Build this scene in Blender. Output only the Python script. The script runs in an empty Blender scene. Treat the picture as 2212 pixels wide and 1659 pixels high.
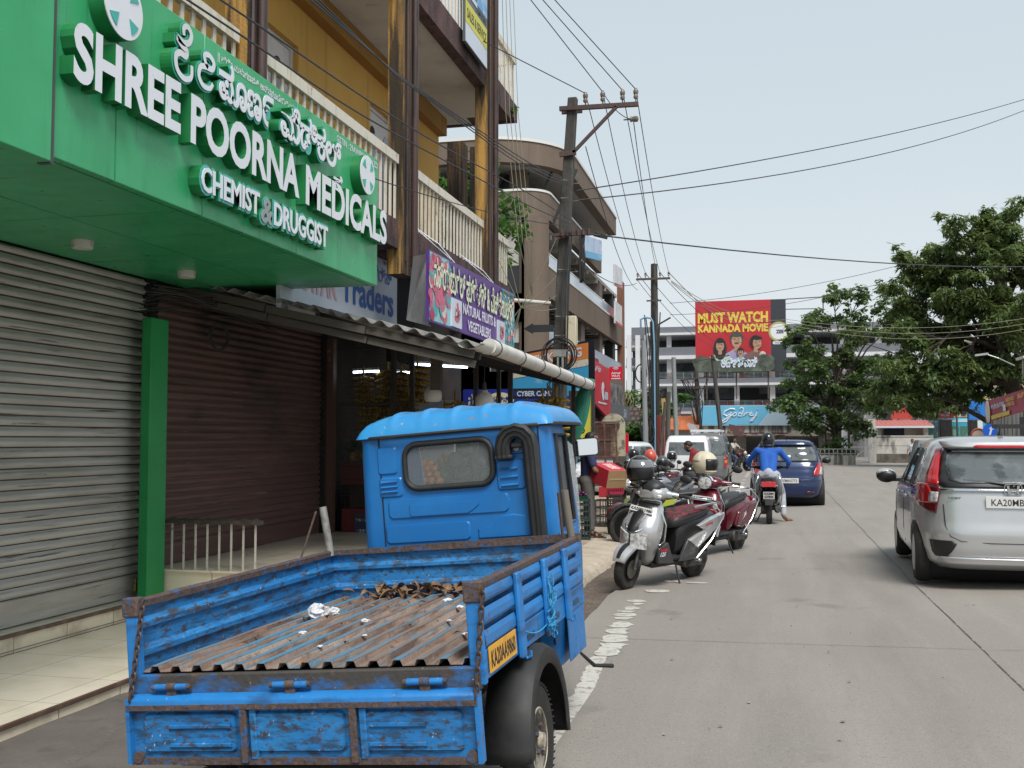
import bpy, bmesh, math, random
from mathutils import Vector, Matrix, Euler, noise
R = math.radians
PI = math.pi
random.seed(11)
SC = bpy.context.scene
COL = SC.collection
cam = bpy.data.cameras.new('camera')
cam.sensor_width = 36.0
cam.lens = 36.0 * 2250 / 2212
cam.clip_start = 0.05
cam.clip_end = 1500
cam_o = bpy.data.objects.new('camera', cam)
COL.objects.link(cam_o)
cam_o.location = (0, 0, 1.58)
cam_o.rotation_euler = (R(90 + 3.066), 0, R(13.573))
SC.camera = cam_o
SUN_EL, SUN_AZ = 55.0, 150.0          # azimuth clockwise from +Y
W = bpy.data.worlds.new('World')
SC.world = W
W.use_nodes = True
wn, wl = W.node_tree.nodes, W.node_tree.links
bg = wn['Background']
sky = wn.new('ShaderNodeTexSky')
sky.sky_type = 'NISHITA'
sky.sun_disc = False
sky.sun_elevation = R(SUN_EL)
sky.sun_rotation = R(SUN_AZ)
sky.air_density = 1.0
sky.dust_density = 3.0
sky.ozone_density = 1.0
mixw = wn.new('ShaderNodeMixRGB')
mixw.inputs[0].default_value = 0.88          # overcast: the cloud sheet hides most of the blue
tc = wn.new('ShaderNodeTexCoord')
sep = wn.new('ShaderNodeSeparateXYZ')
rmp = wn.new('ShaderNodeValToRGB')
e = rmp.color_ramp.elements
e[0].position, e[0].color = 0.0, (8.8, 9.2, 9.4, 1)
e[1].position, e[1].color = 0.75, (5.5, 6.6, 7.5, 1)
e2 = rmp.color_ramp.elements.new(0.25)
e2.color = (7.1, 8.0, 8.5, 1)
nz = wn.new('ShaderNodeTexNoise')
nz.inputs['Scale'].default_value = 1.6
nz.inputs['Detail'].default_value = 4
mulw = wn.new('ShaderNodeMixRGB')
mulw.blend_type = 'SOFT_LIGHT'
mulw.inputs[0].default_value = 0.0
wl.new(tc.outputs['Generated'], sep.inputs[0])
wl.new(tc.outputs['Generated'], nz.inputs['Vector'])
wl.new(sep.outputs['Z'], rmp.inputs[0])
wl.new(rmp.outputs[0], mulw.inputs[1]); wl.new(nz.outputs['Color'], mulw.inputs[2])
wl.new(mulw.outputs[0], mixw.inputs[2])
wl.new(sky.outputs[0], mixw.inputs[1])
wl.new(mixw.outputs[0], bg.inputs[0])
bg.inputs[1].default_value = 0.085
sun = bpy.data.lights.new('sun', 'SUN')
sun.energy = 3.3
sun.angle = R(26)
sun.color = (1.0, 0.965, 0.92)
sun_o = bpy.data.objects.new('sun', sun)
COL.objects.link(sun_o)
d = Vector((math.sin(R(SUN_AZ)) * math.cos(R(SUN_EL)), math.cos(R(SUN_AZ)) * math.cos(R(SUN_EL)), math.sin(R(SUN_EL))))
sun_o.rotation_euler = d.to_track_quat('Z', 'Y').to_euler()
SC.view_settings.view_transform = 'Standard'
SC.view_settings.look = 'None'
SC.view_settings.exposure = 0.24
SC.view_settings.gamma = 1.0
SC.cycles.max_bounces = 6
SC.cycles.transparent_max_bounces = 12
SC.cycles.use_denoising = True
MATS = {}
def mat(name, col, rough=.6, metal=0., layers=(), bump=None, spec=.5, coat=0., emit=None, alpha=None, trans=0., rvar=0., coords='Object'):
 """layers: (colour, scale (number or xyz), lo, hi, strength[, detail]) mixed over the base by noise"""
 if name in MATS: return MATS[name]
 m = bpy.data.materials.new(name); m.use_nodes = True
 n, l = m.node_tree.nodes, m.node_tree.links
 b = n['Principled BSDF']
 c4 = lambda c: (c[0], c[1], c[2], 1)
 b.inputs['Base Color'].default_value = c4(col)
 b.inputs['Roughness'].default_value = rough
 b.inputs['Metallic'].default_value = metal
 b.inputs['Specular IOR Level'].default_value = spec
 b.inputs['Coat Weight'].default_value = coat
 b.inputs['Coat Roughness'].default_value = .08
 if trans: b.inputs['Transmission Weight'].default_value = trans
 if alpha is not None: b.inputs['Alpha'].default_value = alpha
 if emit:
  b.inputs['Emission Color'].default_value = c4(emit[0]); b.inputs['Emission Strength'].default_value = emit[1]
 tcn = None
 def vec(sc, off=0.):
  nonlocal tcn
  if tcn is None: tcn = n.new('ShaderNodeTexCoord')
  mp = n.new('ShaderNodeMapping')
  mp.inputs['Scale'].default_value = (sc, sc, sc) if isinstance(sc, (int, float)) else sc
  mp.inputs['Location'].default_value = (off, off * 1.7, off * .6)
  l.new(tcn.outputs[coords], mp.inputs[0]); return mp.outputs[0]
 prev = None
 for i, L in enumerate(layers):
  lc, sc, lo, hi, st = L[:5]; det = L[5] if len(L) > 5 else 5
  t = n.new('ShaderNodeTexNoise'); t.inputs['Scale'].default_value = 1; t.inputs['Detail'].default_value = det
  t.inputs['Roughness'].default_value = .62
  l.new(vec(sc, i * 3.1 + len(name)), t.inputs['Vector'])
  mr = n.new('ShaderNodeMapRange'); mr.inputs['From Min'].default_value = lo; mr.inputs['From Max'].default_value = hi
  mr.inputs['To Max'].default_value = st
  l.new(t.outputs['Fac'], mr.inputs['Value'])
  mx = n.new('ShaderNodeMixRGB'); mx.inputs[2].default_value = c4(lc)
  if prev is None: mx.inputs[1].default_value = c4(col)
  else: l.new(prev, mx.inputs[1])
  l.new(mr.outputs[0], mx.inputs[0]); prev = mx.outputs[0]
 if prev is not None: l.new(prev, b.inputs['Base Color'])
 if rvar:
  t = n.new('ShaderNodeTexNoise'); t.inputs['Scale'].default_value = 1; t.inputs['Detail'].default_value = 6
  l.new(vec(6, 9), t.inputs['Vector'])
  mr = n.new('ShaderNodeMapRange'); mr.inputs['To Min'].default_value = max(.03, rough - rvar); mr.inputs['To Max'].default_value = min(1, rough + rvar)
  mr.inputs['From Min'].default_value = .3; mr.inputs['From Max'].default_value = .7
  l.new(t.outputs['Fac'], mr.inputs['Value']); l.new(mr.outputs[0], b.inputs['Roughness'])
 if bump:
  t = n.new('ShaderNodeTexNoise'); t.inputs['Scale'].default_value = 1; t.inputs['Detail'].default_value = 6
  l.new(vec(bump[0], 5), t.inputs['Vector'])
  bp = n.new('ShaderNodeBump'); bp.inputs['Strength'].default_value = bump[1]; bp.inputs['Distance'].default_value = bump[2] if len(bump) > 2 else .02
  l.new(t.outputs['Fac'], bp.inputs['Height']); l.new(bp.outputs[0], b.inputs['Normal'])
 MATS[name] = m
 return m
def brick_mat(name, c1, c2, mortar, scale, bw, bh, ms=.01, offs=0., rough=.35, stain=None, axes='XY', bump=.3):
 m = bpy.data.materials.new(name); m.use_nodes = True
 n, l = m.node_tree.nodes, m.node_tree.links
 b = n['Principled BSDF']; b.inputs['Roughness'].default_value = rough
 t = n.new('ShaderNodeTexCoord'); s = n.new('ShaderNodeSeparateXYZ'); c = n.new('ShaderNodeCombineXYZ')
 l.new(t.outputs['Object'], s.inputs[0])
 l.new(s.outputs[axes[0]], c.inputs[0]); l.new(s.outputs[axes[1]], c.inputs[1])
 br = n.new('ShaderNodeTexBrick'); l.new(c.outputs[0], br.inputs['Vector'])
 for k, v in (('Color1', c1), ('Color2', c2), ('Mortar', mortar)): br.inputs[k].default_value = (*v, 1)
 br.inputs['Scale'].default_value = scale; br.inputs['Brick Width'].default_value = bw; br.inputs['Row Height'].default_value = bh
 br.inputs['Mortar Size'].default_value = ms; br.offset = offs
 out = br.outputs['Color']
 if stain:
  nt = n.new('ShaderNodeTexNoise'); nt.inputs['Scale'].default_value = stain[1]; nt.inputs['Detail'].default_value = 6
  l.new(t.outputs['Object'], nt.inputs['Vector'])
  mr = n.new('ShaderNodeMapRange'); mr.inputs['From Min'].default_value = stain[2]; mr.inputs['From Max'].default_value = stain[3]; mr.inputs['To Max'].default_value = stain[4]
  l.new(nt.outputs['Fac'], mr.inputs['Value'])
  mx = n.new('ShaderNodeMixRGB'); mx.inputs[2].default_value = (*stain[0], 1)
  l.new(out, mx.inputs[1]); l.new(mr.outputs[0], mx.inputs[0]); out = mx.outputs[0]
 l.new(out, b.inputs['Base Color'])
 if bump:
  bp = n.new('ShaderNodeBump'); bp.inputs['Strength'].default_value = bump; bp.inputs['Distance'].default_value = .01; bp.invert = True
  l.new(br.outputs['Fac'], bp.inputs['Height']); l.new(bp.outputs[0], b.inputs['Normal'])
 MATS[name] = m
 return m
def frame(o, x, y, z=None):
 x = Vector(x).normalized(); y = Vector(y).normalized(); z = x.cross(y) if z is None else Vector(z)
 M = Matrix((x, y, z)).transposed().to_4x4(); M.translation = Vector(o); return M
def FX(x, y, z): return frame((x, y, z), (0, 1, 0), (0, 0, 1))        # a sign facing +x, read along +y
def FY(x, y, z): return frame((x, y, z), (1, 0, 0), (0, 0, 1))        # a sign facing the camera (-y)
def FXm(x, y, z): return frame((x, y, z), (0, -1, 0), (0, 0, 1))      # facing -x
class MB:
 def __init__(s): s.v = []; s.f = []; s.mi = []; s.M = Matrix(); s.cur = 0
 def add(s, vs, fs):
  k = len(s.v)
  s.v += [s.M @ Vector(p) for p in vs]
  s.f += [tuple(k + i for i in f) for f in fs]; s.mi += [s.cur] * len(fs)
  return s
 def box(s, x0, x1, y0, y1, z0, z1):
  return s.add([(x0,y0,z0),(x1,y0,z0),(x1,y1,z0),(x0,y1,z0),(x0,y0,z1),(x1,y0,z1),(x1,y1,z1),(x0,y1,z1)],
                     [(0,3,2,1),(4,5,6,7),(0,1,5,4),(1,2,6,5),(2,3,7,6),(3,0,4,7)])
 def rbox(s, c, size, rot=(0,0,0)):
  m = s.M; s.M = m @ Matrix.Translation(Vector(c)) @ Euler(rot).to_matrix().to_4x4()
  a, b, d = size[0]/2, size[1]/2, size[2]/2
  s.box(-a, a, -b, b, -d, d); s.M = m; return s
 def bar(s, p0, p1, w, h, up=(0,0,1)):
  p0, p1 = Vector(p0), Vector(p1); d = p1 - p0; L = d.length; d.normalize()
  u = Vector(up); sx = d.cross(u)
  if sx.length < 1e-4: sx = d.cross(Vector((1,0,0)))
  sx.normalize(); uz = sx.cross(d)
  m = s.M; M = Matrix((sx, d, uz)).transposed().to_4x4(); M.translation = p0
  s.M = m @ M; s.box(-w/2, w/2, 0, L, -h/2, h/2); s.M = m; return s
 def quad(s, a, b, c, d): return s.add([a, b, c, d], [(0,1,2,3)])
 def poly(s, pts): return s.add(pts, [tuple(range(len(pts)))])
 def prism(s, pts, M, h0, h1):
  """2-D outline (counter-clockwise) in the frame M, from height h0 to h1 along its normal"""
  n = len(pts); m = s.M; s.M = m @ M
  s.add([(p[0], p[1], h0) for p in pts] + [(p[0], p[1], h1) for p in pts],
              [tuple(range(n-1, -1, -1)), tuple(range(n, 2*n))] + [(i, (i+1) % n, n+(i+1) % n, n+i) for i in range(n)])
  s.M = m; return s
 def cyl(s, p0, p1, r0, r1=None, n=12, caps=True):
  r1 = r0 if r1 is None else r1
  p0, p1 = Vector(p0), Vector(p1); d = (p1 - p0).normalized()
  a = d.cross(Vector((0,0,1)));  a = d.cross(Vector((1,0,0))) if a.length < 1e-3 else a
  a.normalize(); b = d.cross(a); vs = []
  for p, r in ((p0, r0), (p1, r1)):
   vs += [p + (a*math.cos(2*PI*i/n) + b*math.sin(2*PI*i/n))*r for i in range(n)]
  fs = [(i, (i+1) % n, n+(i+1) % n, n+i) for i in range(n)]
  if caps: fs += [tuple(range(n-1, -1, -1)), tuple(range(n, 2*n))]
  return s.add(vs, fs)
 def tube(s, pts, r, n=8, caps=True, closed=False):
  pts = [Vector(p) for p in pts]; k = len(pts)
  rs = r if isinstance(r, (list, tuple)) else [r]*k
  vs = []; a = None
  for i, p in enumerate(pts):
   if closed: d = pts[(i+1) % k] - pts[i-1]
   else: d = pts[min(i+1, k-1)] - pts[max(i-1, 0)]
   d = d.normalized() if d.length > 1e-9 else Vector((0,0,1))
   if a is None:
    a = d.cross(Vector((0,0,1)));  a = d.cross(Vector((1,0,0))) if a.length < 1e-3 else a
   a = a - d*a.dot(d); a.normalize(); b = d.cross(a)
   vs += [p + (a*math.cos(2*PI*j/n) + b*math.sin(2*PI*j/n))*rs[i] for j in range(n)]
  fs = [(i*n+j, i*n+(j+1) % n, (i+1)*n+(j+1) % n, (i+1)*n+j) for i in range(k-1) for j in range(n)]
  if closed: fs += [((k-1)*n+j, (k-1)*n+(j+1) % n, (j+1) % n, j) for j in range(n)]
  elif caps: fs += [tuple(range(n-1, -1, -1)), tuple((k-1)*n+j for j in range(n))]
  return s.add(vs, fs)
 def loft(s, rings, caps=True, closed=True):
  n = len(rings[0]); vs = [p for r in rings for p in r]; k = len(rings)
  m = n if closed else n-1
  fs = [(i*n+j, i*n+(j+1) % n, (i+1)*n+(j+1) % n, (i+1)*n+j) for i in range(k-1) for j in range(m)]
  if caps: fs += [tuple(range(n-1, -1, -1)), tuple((k-1)*n+j for j in range(n))]
  return s.add(vs, fs)
 def lathe(s, prof, M, n=24):
  """profile of (radius, height) turned round the z axis of M"""
  m = s.M; s.M = m @ M; vs = []
  for r, z in prof: vs += [(r*math.cos(2*PI*i/n), r*math.sin(2*PI*i/n), z) for i in range(n)]
  k = len(prof)
  s.add(vs, [(i*n+j, i*n+(j+1) % n, (i+1)*n+(j+1) % n, (i+1)*n+j) for i in range(k-1) for j in range(n)] +
              ([tuple(range(n-1, -1, -1))] if prof[0][0] > 1e-4 else []) + ([tuple((k-1)*n+j for j in range(n))] if prof[-1][0] > 1e-4 else []))
  s.M = m; return s
 def ball(s, c, r, nu=16, nv=10, M=None):
  r = (r, r, r) if isinstance(r, (int, float)) else r; m = s.M
  s.M = m @ Matrix.Translation(Vector(c)) @ (M.to_4x4() if M is not None else Matrix())
  vs = [(0, 0, -r[2])]
  for i in range(1, nv):
   a = -PI/2 + PI*i/nv
   vs += [(r[0]*math.cos(a)*math.cos(2*PI*j/nu), r[1]*math.cos(a)*math.sin(2*PI*j/nu), r[2]*math.sin(a)) for j in range(nu)]
  vs.append((0, 0, r[2])); L = len(vs)-1
  fs = [(0, 1+(j+1) % nu, 1+j) for j in range(nu)]
  for i in range(nv-2): fs += [(1+i*nu+j, 1+i*nu+(j+1) % nu, 1+(i+1)*nu+(j+1) % nu, 1+(i+1)*nu+j) for j in range(nu)]
  fs += [(1+(nv-2)*nu+j, 1+(nv-2)*nu+(j+1) % nu, L) for j in range(nu)]
  s.add(vs, fs); s.M = m; return s
 def grid(s, fn, nu, nv, flip=False):
  vs = [fn(i/nu, j/nv) for j in range(nv+1) for i in range(nu+1)]
  fs = [(j*(nu+1)+i, j*(nu+1)+i+1, (j+1)*(nu+1)+i+1, (j+1)*(nu+1)+i) for j in range(nv) for i in range(nu)]
  if flip: fs = [f[::-1] for f in fs]
  return s.add(vs, fs)
 def build(s, name, m, parent=None, smooth=None, bevel=0, seg=2, sub=0, solid=0, soff=0., merge=0):
  me = bpy.data.meshes.new(name)
  me.from_pydata([tuple(p) for p in s.v], [], s.f)
  for mm in (m if isinstance(m, (list, tuple)) else [m]): me.materials.append(mm)
  if isinstance(m, (list, tuple)): me.polygons.foreach_set('material_index', s.mi)
  if merge:
   bm = bmesh.new(); bm.from_mesh(me); bmesh.ops.remove_doubles(bm, verts=bm.verts, dist=merge); bm.to_mesh(me); bm.free()
  me.update()
  if smooth is not None:
   me.shade_smooth()
   if smooth < 180: me.set_sharp_from_angle(angle=R(smooth))
  o = bpy.data.objects.new(name, me); COL.objects.link(o)
  if parent is not None: o.parent = parent
  if solid:
   md = o.modifiers.new('solid', 'SOLIDIFY'); md.thickness = solid; md.offset = soff
  if bevel:
   md = o.modifiers.new('bevel', 'BEVEL'); md.width = bevel; md.segments = seg; md.limit_method = 'ANGLE'; md.angle_limit = R(35)
   md.harden_normals = False
   if smooth is None: me.shade_smooth(); me.set_sharp_from_angle(angle=R(50))
  if sub:
   md = o.modifiers.new('sub', 'SUBSURF'); md.levels = sub; md.render_levels = sub
  return o
def tag(o, label, cat, group=None, kind=None):
 o['label'] = label; o['category'] = cat
 if group: o['group'] = group
 if kind: o['kind'] = kind
 return o
def thing(name, loc, label, cat, group=None, rz=0, M=None):
 o = bpy.data.objects.new(name, None); COL.objects.link(o); o.empty_display_size = .1
 if M is not None: o.matrix_world = M
 else: o.location = loc; o.rotation_euler = (0, 0, rz)
 return tag(o, label, cat, group)
def struct(o): o['kind'] = 'structure'; return o
def dup(root, loc, rz, label, group=None):
 r = root.copy(); COL.objects.link(r); r.location = loc; r.rotation_euler = (0, 0, rz); r['label'] = label
 if group: r['group'] = group
 for ch in list(root.children):
  c = ch.copy(); COL.objects.link(c); c.parent = r
  for g in list(ch.children):
   k = g.copy(); COL.objects.link(k); k.parent = c
 return r
TXT = {}
def _glyph_mesh(body, size, off, ext, res, shear=0.):
 c = bpy.data.curves.new('glyph', 'FONT'); c.body = body; c.size = size; c.offset = off; c.extrude = ext
 c.resolution_u = res; c.shear = shear
 o = bpy.data.objects.new('glyph', c); COL.objects.link(o)
 dg = bpy.context.evaluated_depsgraph_get()
 me = bpy.data.meshes.new_from_object(o.evaluated_get(dg))
 vs = [v.co.copy() for v in me.vertices]; fs = [tuple(p.vertices) for p in me.polygons]
 bpy.data.objects.remove(o); bpy.data.curves.remove(c); bpy.data.meshes.remove(me)
 return vs, fs
def _adv(ch):
 if ch not in TXT:
  a, _ = _glyph_mesh('|' + ch + '|', 1, 0, 0, 2); b, _ = _glyph_mesh('||', 1, 0, 0, 2)
  TXT[ch] = max(p.x for p in a) - max(p.x for p in b)
 return TXT[ch]
def text(mb, body, M, width=None, height=None, size=1., off=0., ext=0., align='L', res=3, split=False, shear=0., track=0.):
 """flat lettering in frame M (x along, y up, z out), fitted to width and cap height when given; origin at baseline left"""
 vs, fs = [], []
 if split:
  x = 0.
  for ch in body:
   dx = dy = 0.; sc = 1.
   if ch == '\u0001': x += .12; continue
   if not ch.isspace():
    v, f = _glyph_mesh(ch, 1, off, 0, res, shear)
    k = len(vs); vs += [Vector((p.x + x, p.y, 0)) for p in v]; fs += [tuple(k + i for i in q) for q in f]
   x += _adv(ch) + track
 else:
  vs, fs = _glyph_mesh(body, 1, off, 0, res, shear)
 if not vs: return
 x0 = min(p.x for p in vs); x1 = max(p.x for p in vs); y0 = min(p.y for p in vs); y1 = max(p.y for p in vs)
 sy = (height / (y1 - y0)) if height else size
 sx = (width / (x1 - x0)) if width else sy
 ox = {'L': 0, 'C': -(x1 - x0) / 2, 'R': -(x1 - x0)}[align]
 yb = y0 if height else 0
 pts = [((p.x - x0 + ox) * sx, (p.y - yb) * sy) for p in vs]
 m = mb.M; mb.M = m @ M
 if not ext: mb.add([(p[0], p[1], 0) for p in pts], fs)
 else:
  n = len(pts); mb.add([(p[0], p[1], ext) for p in pts], fs)
  from collections import Counter
  cnt = Counter(tuple(sorted(e)) for f in fs for e in zip(f, f[1:] + f[:1]))
  side = [(a, b) for f in fs for a, b in zip(f, f[1:] + f[:1]) if cnt[tuple(sorted((a, b)))] == 1]
  cur = mb.cur; mb.cur = 1 if getattr(mb, 'side', False) else cur
  mb.add([(p[0], p[1], 0) for p in pts] + [(p[0], p[1], ext) for p in pts], [(a, b, n + b, n + a) for a, b in side])
  mb.cur = cur
 mb.M = m
 return (x1 - x0) * sx
# ================================================================== SETTING: ground, road, pavement
m_conc = mat('road_concrete', (.262,.238,.21), .86, layers=[((.205,.184,.16), .35, .35, .75, .6), ((.33,.30,.265), (3.5,.35,1), .45, .8, .5), ((.17,.152,.135), (1.1,.16,1), .56, .72, .45), ((.20,.18,.16), 9, .58, .78, .35), ((.14,.125,.11), .9, .66, .72, .5), ((.25,.22,.19), (.12,2.5,1), .55, .7, .4), ((.40,.38,.35), 90, .58, .74, .6, 2), ((.09,.083,.077), 70, .58, .74, .6, 2)], bump=(120, .35, .01))
m_dirt = mat('shoulder_soil', (.13,.10,.078), .95, layers=[((.20,.165,.13), 6, .45, .7, .8), ((.07,.055,.045), 22, .52, .7, .8), ((.30,.26,.21), 55, .63, .75, .5)], bump=(28, .9, .05))
m_oldconc = mat('old_dark_concrete', (.115,.10,.088), .9, layers=[((.165,.148,.13), 1.6, .4, .7, .7), ((.05,.045,.04), 4, .55, .75, .7), ((.33,.31,.28), 34, .66, .72, .5), ((.10,.115,.06), 2.2, .62, .75, .5)], bump=(60, .6, .02))
m_ground = mat('far_ground', (.16,.145,.125), .95, layers=[((.10,.11,.06), .2, .45, .65, .7)], bump=(4, .4, .05))
b = MB(); b.quad((-600,-60,-.16), (600,-60,-.16), (600,1200,-.16), (-600,1200,-.16))
struct(b.build('ground', m_ground))
def zroad(x): return .03*max(0, min(4.4, x+1.2))
b = MB()
N = 170
def redge(y): return -1.56 + .06*noise.noise((y*1.1, 3, 0)) + .035*noise.noise((y*4, 7, 1))
ys = [-3 + 66*i/N for i in range(N+1)]
rows = [[(redge(y)+.0, y, -.09), (redge(y)+.015, y, 0)] + [(x, y, zroad(x)) for x in (-1.2, 0, 1.5, 3.2, 6, 10, 14)] for y in ys]
for r0, r1 in zip(rows, rows[1:]):
 for i in range(len(r0)-1): b.quad(r0[i], r0[i+1], r1[i+1], r1[i])
b.quad((-40,63,-.004), (90,63,-.004), (90,130,-.004), (-40,130,-.004)); b.quad((-1.5,62.9,-.003),(14,62.9,.12),(14,66,-.003),(-1.5,66,-.003))
b.quad((14,30,-.002), (90,30,-.002), (90,63,-.002), (14,63,-.002))
struct(b.build('road', m_conc))
def hsh(x, y):
 t = min(1, max(0, (-1.5 - x)/.9)); z = -.03 - .075*t
 return z + .018*noise.noise((x*3, y*3, 0)) + .008*noise.noise((x*11, y*11, 4))
b = MB(); b.grid(lambda u, v: (-2.75 + 1.35*u, 7.6 + 44*v, hsh(-2.75+1.35*u, 7.6+44*v)), 20, 300)
struct(b.build('shoulder', m_dirt, smooth=180))
b = MB()
def hoc(x, y):
 z = -.045 - .06*min(1, max(0, (-1.45 - x)/1.0)) + .012*noise.noise((x*1.5, y*1.5, 0))
 c = noise.noise((x*.8+2.2, y*.45+.3, 9)) ;
 if abs(c) < .035: z -= .025*(1-abs(c)/.035)
 return z
b.grid(lambda u, v: (-4.35 + 2.95*u, -3 + 12.2*v, hoc(-4.35+2.95*u, -3+12.2*v)), 90, 260)
struct(b.build('forecourt', m_oldconc, smooth=180))
m_line = mat('worn_white_paint', (.52,.50,.45), .8, layers=[((.24,.22,.19), 16, .54, .62, .95), ((.24,.22,.19), (4,50,1), .58, .66, .9), ((.46,.44,.39), 5, .4, .7, .5)], bump=(150, .3, .01))
def blob(b, x0, x1, y0, y1, z=.004, rag=.055, s=0):
 n = max(4, int((y1-y0)/.045)); L = []; Rr = []
 for i in range(n+1):
  y = y0 + (y1-y0)*i/n; t = 2*i/n-1; k = 1-.5*abs(t)**14
  cx = (x0+x1)/2; h = (x1-x0)/2*k
  L.append((cx-h+rag*noise.noise((y*9+s, 1, 0)), y, z+zroad(cx))); Rr.append((cx+h+rag*noise.noise((y*9+s, 5, 2)), y, z+zroad(cx+h)))
 b.loft([[a, c] for a, c in zip(L, Rr)], caps=False, closed=False)
b = MB()
def lx(y): return -1.02 - .055*(y-5.2) if y < 9.5 else -1.257
random.seed(5)
yy_ = [1.6+.03*i for i in range(202)]; b.loft([[(lx(y)-.085+.03*noise.noise((y*7, 1, 0))+.02*noise.noise((y*19, 1, 5)), y, .004), (lx(y)+.095-.012*(y-1.6)+.03*noise.noise((y*7, 5, 2))+.02*noise.noise((y*19, 5, 5)), y, .004)] for y in yy_], caps=False, closed=False)
y = 7.64
for L_ in (.5,.34,.26,.3,.14,.2,.1,.22,.12,.16):
 w = .17 + random.uniform(-.03, .03); c = lx(y+L_/2)+.02
 if random.random() < .25 and y > 8: c += random.uniform(-.05, .05); w *= .6
 blob(b, c-w/2, c+w/2, y, y+L_, s=y); y += L_ + random.choice((.02,.035,.06,.1))
for (px_, py_, w, L_) in ((-1.1,10.9,.26,.2),(-1.0,11.7,.2,.16),(-.72,11.6,.22,.1),(-1.0,12.4,.16,.25),(-1.2,13.2,.18,.3)): blob(b, px_-w/2, px_+w/2, py_, py_+L_, s=py_)
for k in range(34):
 y = 15 + k*1.25
 if random.random() < .85: blob(b, -.86+.004*(y-15)-.08, -.86+.004*(y-15)+.08, y, y+random.uniform(.5,.8), s=k)
struct(b.build('road_marking', m_line))
m_tar = mat('tar_joint', (.10,.09,.08), .8, layers=[((.30,.265,.23), 9, .50, .60, .9)])
b = MB()
def strip(pts, w, z=.005):
 rows = []
 for i, (x, y) in enumerate(pts):
  a = Vector(pts[min(i+1, len(pts)-1)]) - Vector(pts[max(i-1, 0)]); n_ = Vector((-a.y, a.x)).normalized()
  ww = w*(.6+.6*abs(noise.noise((x*5, y*5, 1)))); rows.append([(x-n_.x*ww, y-n_.y*ww, z+zroad(x)), (x+n_.x*ww, y+n_.y*ww, z+zroad(x))])
 b.loft(rows, caps=False, closed=False)
strip([(1.5+.02*noise.noise((y_*.9, 0, 0))+(.0 if y_ < 12 else .012*(y_-12)), y_) for y_ in [2+.25*i for i in range(230)]], .007)
for yy in (8.35, 13.1, 18.0, 23.0, 29, 36): strip([(-1.5+.15*i, yy-.012*i+.012*noise.noise((i*.4, yy, 0))) for i in range(90)], .004)
random.seed(77)
for k in range(12):
 x, y, a = random.uniform(-.2, 5), random.uniform(6.5, 26), random.uniform(0, 6.3); pts = []
 for i in range(random.randint(8, 26)): pts.append((x, y)); a += random.gauss(0, .45); x += .09*math.cos(a); y += .14*math.sin(a)
 strip(pts, random.uniform(.0015, .003))
struct(b.build('road_joint', m_tar))
b = MB()
for k in range(70):
 x, y, r_ = random.uniform(-1.5, 4.5)*random.random()-.3, random.uniform(3.2, 22), random.uniform(.005, .017); z = zroad(x)+.006; n = random.randint(4, 7); a0 = random.random()*6
 b.add([(x+r_*math.cos(a0+2*PI*i/n)*random.uniform(.5,1.3), y+r_*math.sin(a0+2*PI*i/n)*random.uniform(.5,1.3), z+random.uniform(0,.012)) for i in range(n)], [tuple(range(n))])
tag(b.build('road_grit', mat('grit_and_leaf_bits', (.16,.13,.10), .9, layers=[((.45,.42,.38), 3, .52, .56, .9), ((.20,.11,.05), 5, .55, .6, .8)])), 'scattered grit, leaf bits and paper scraps lying on the road', 'litter', kind='stuff')
m_kerb = mat('broken_kerb_concrete', (.47,.40,.31), .9, layers=[((.30,.235,.17), 3, .45, .7, .7), ((.60,.54,.45), 14, .5, .7, .5), ((.12,.10,.08), 30, .62, .72, .6)], bump=(30, .8, .03))
b = MB()
def kx(y): return -1.98 + .10*noise.noise((y*.7, 2, 0)) + .05*noise.noise((y*3, 8, 0))
rows = []
for i in range(221):
 y = 9.9 + 24*i/220; e_ = kx(y); j = .02*noise.noise((y*6, 1, 3))
 rows.append([(e_+.03, y, -.13), (e_+j, y, -.02+j), (e_-.08, y, .05+j), (e_-.25, y, .075+j*.5), (e_-.55, y, .085)])
b.loft(rows, caps=False, closed=False)
struct(b.build('kerb', m_kerb, smooth=50))
m_slab = mat('pavement_slabs', (.34,.265,.2), .88, layers=[((.45,.37,.29), 1.2, .4, .7, .7), ((.17,.125,.095), 2.5, .55, .75, .8), ((.10,.08,.06), (2,40,2), .63, .7, .6)], bump=(24, .5, .02))
b = MB()
for i in range(16):
 y0 = 9.95 + i*1.5
 for x0, x1 in ((-4.4,-3.46),(-3.44,-2.5)):
  b.box(x0, x1, y0, y0+1.47, -.1, .085+random.uniform(0, .012))
struct(b.build('pavement', m_slab, bevel=.012))
# ================================================================== SHOP PLATFORM (tiled step of the pharmacy)
CREAM, CREAM2 = (.76,.685,.54), (.79,.72,.58)
m_tile = brick_mat('cream_floor_tile', CREAM, CREAM2, (.25,.20,.14), 1, .62, .62, .003, rough=.22, stain=((.45,.36,.25), 2.2, .48, .75, .5), axes='YX', bump=.15)
m_rise = brick_mat('cream_riser_tile', (.80,.71,.55), (.76,.66,.49), (.20,.15,.10), 1, .62, 2.0, .004, rough=.3, stain=((.33,.25,.16), 3.5, .5, .72, .75), axes='YZ', bump=.15)
m_riseX = brick_mat('cream_riser_tile_front', (.80,.71,.55), (.83,.74,.58), (.22,.17,.12), 1, .62, 2.0, .004, rough=.3, stain=((.36,.28,.19), 2.5, .5, .75, .6), axes='XZ', bump=.15)
m_edge = mat('brown_stone_edge', (.10,.055,.04), .4, layers=[((.2,.14,.1), 9, .5, .7, .7)])
pf = thing('shop_platform', (-5, 6, -.1), 'cream tiled step in front of the closed grey shutter', 'step')
def loc(o, p): # build in world coordinates under a root without rotation
 o.location = -Vector(p.location); return o
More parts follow.
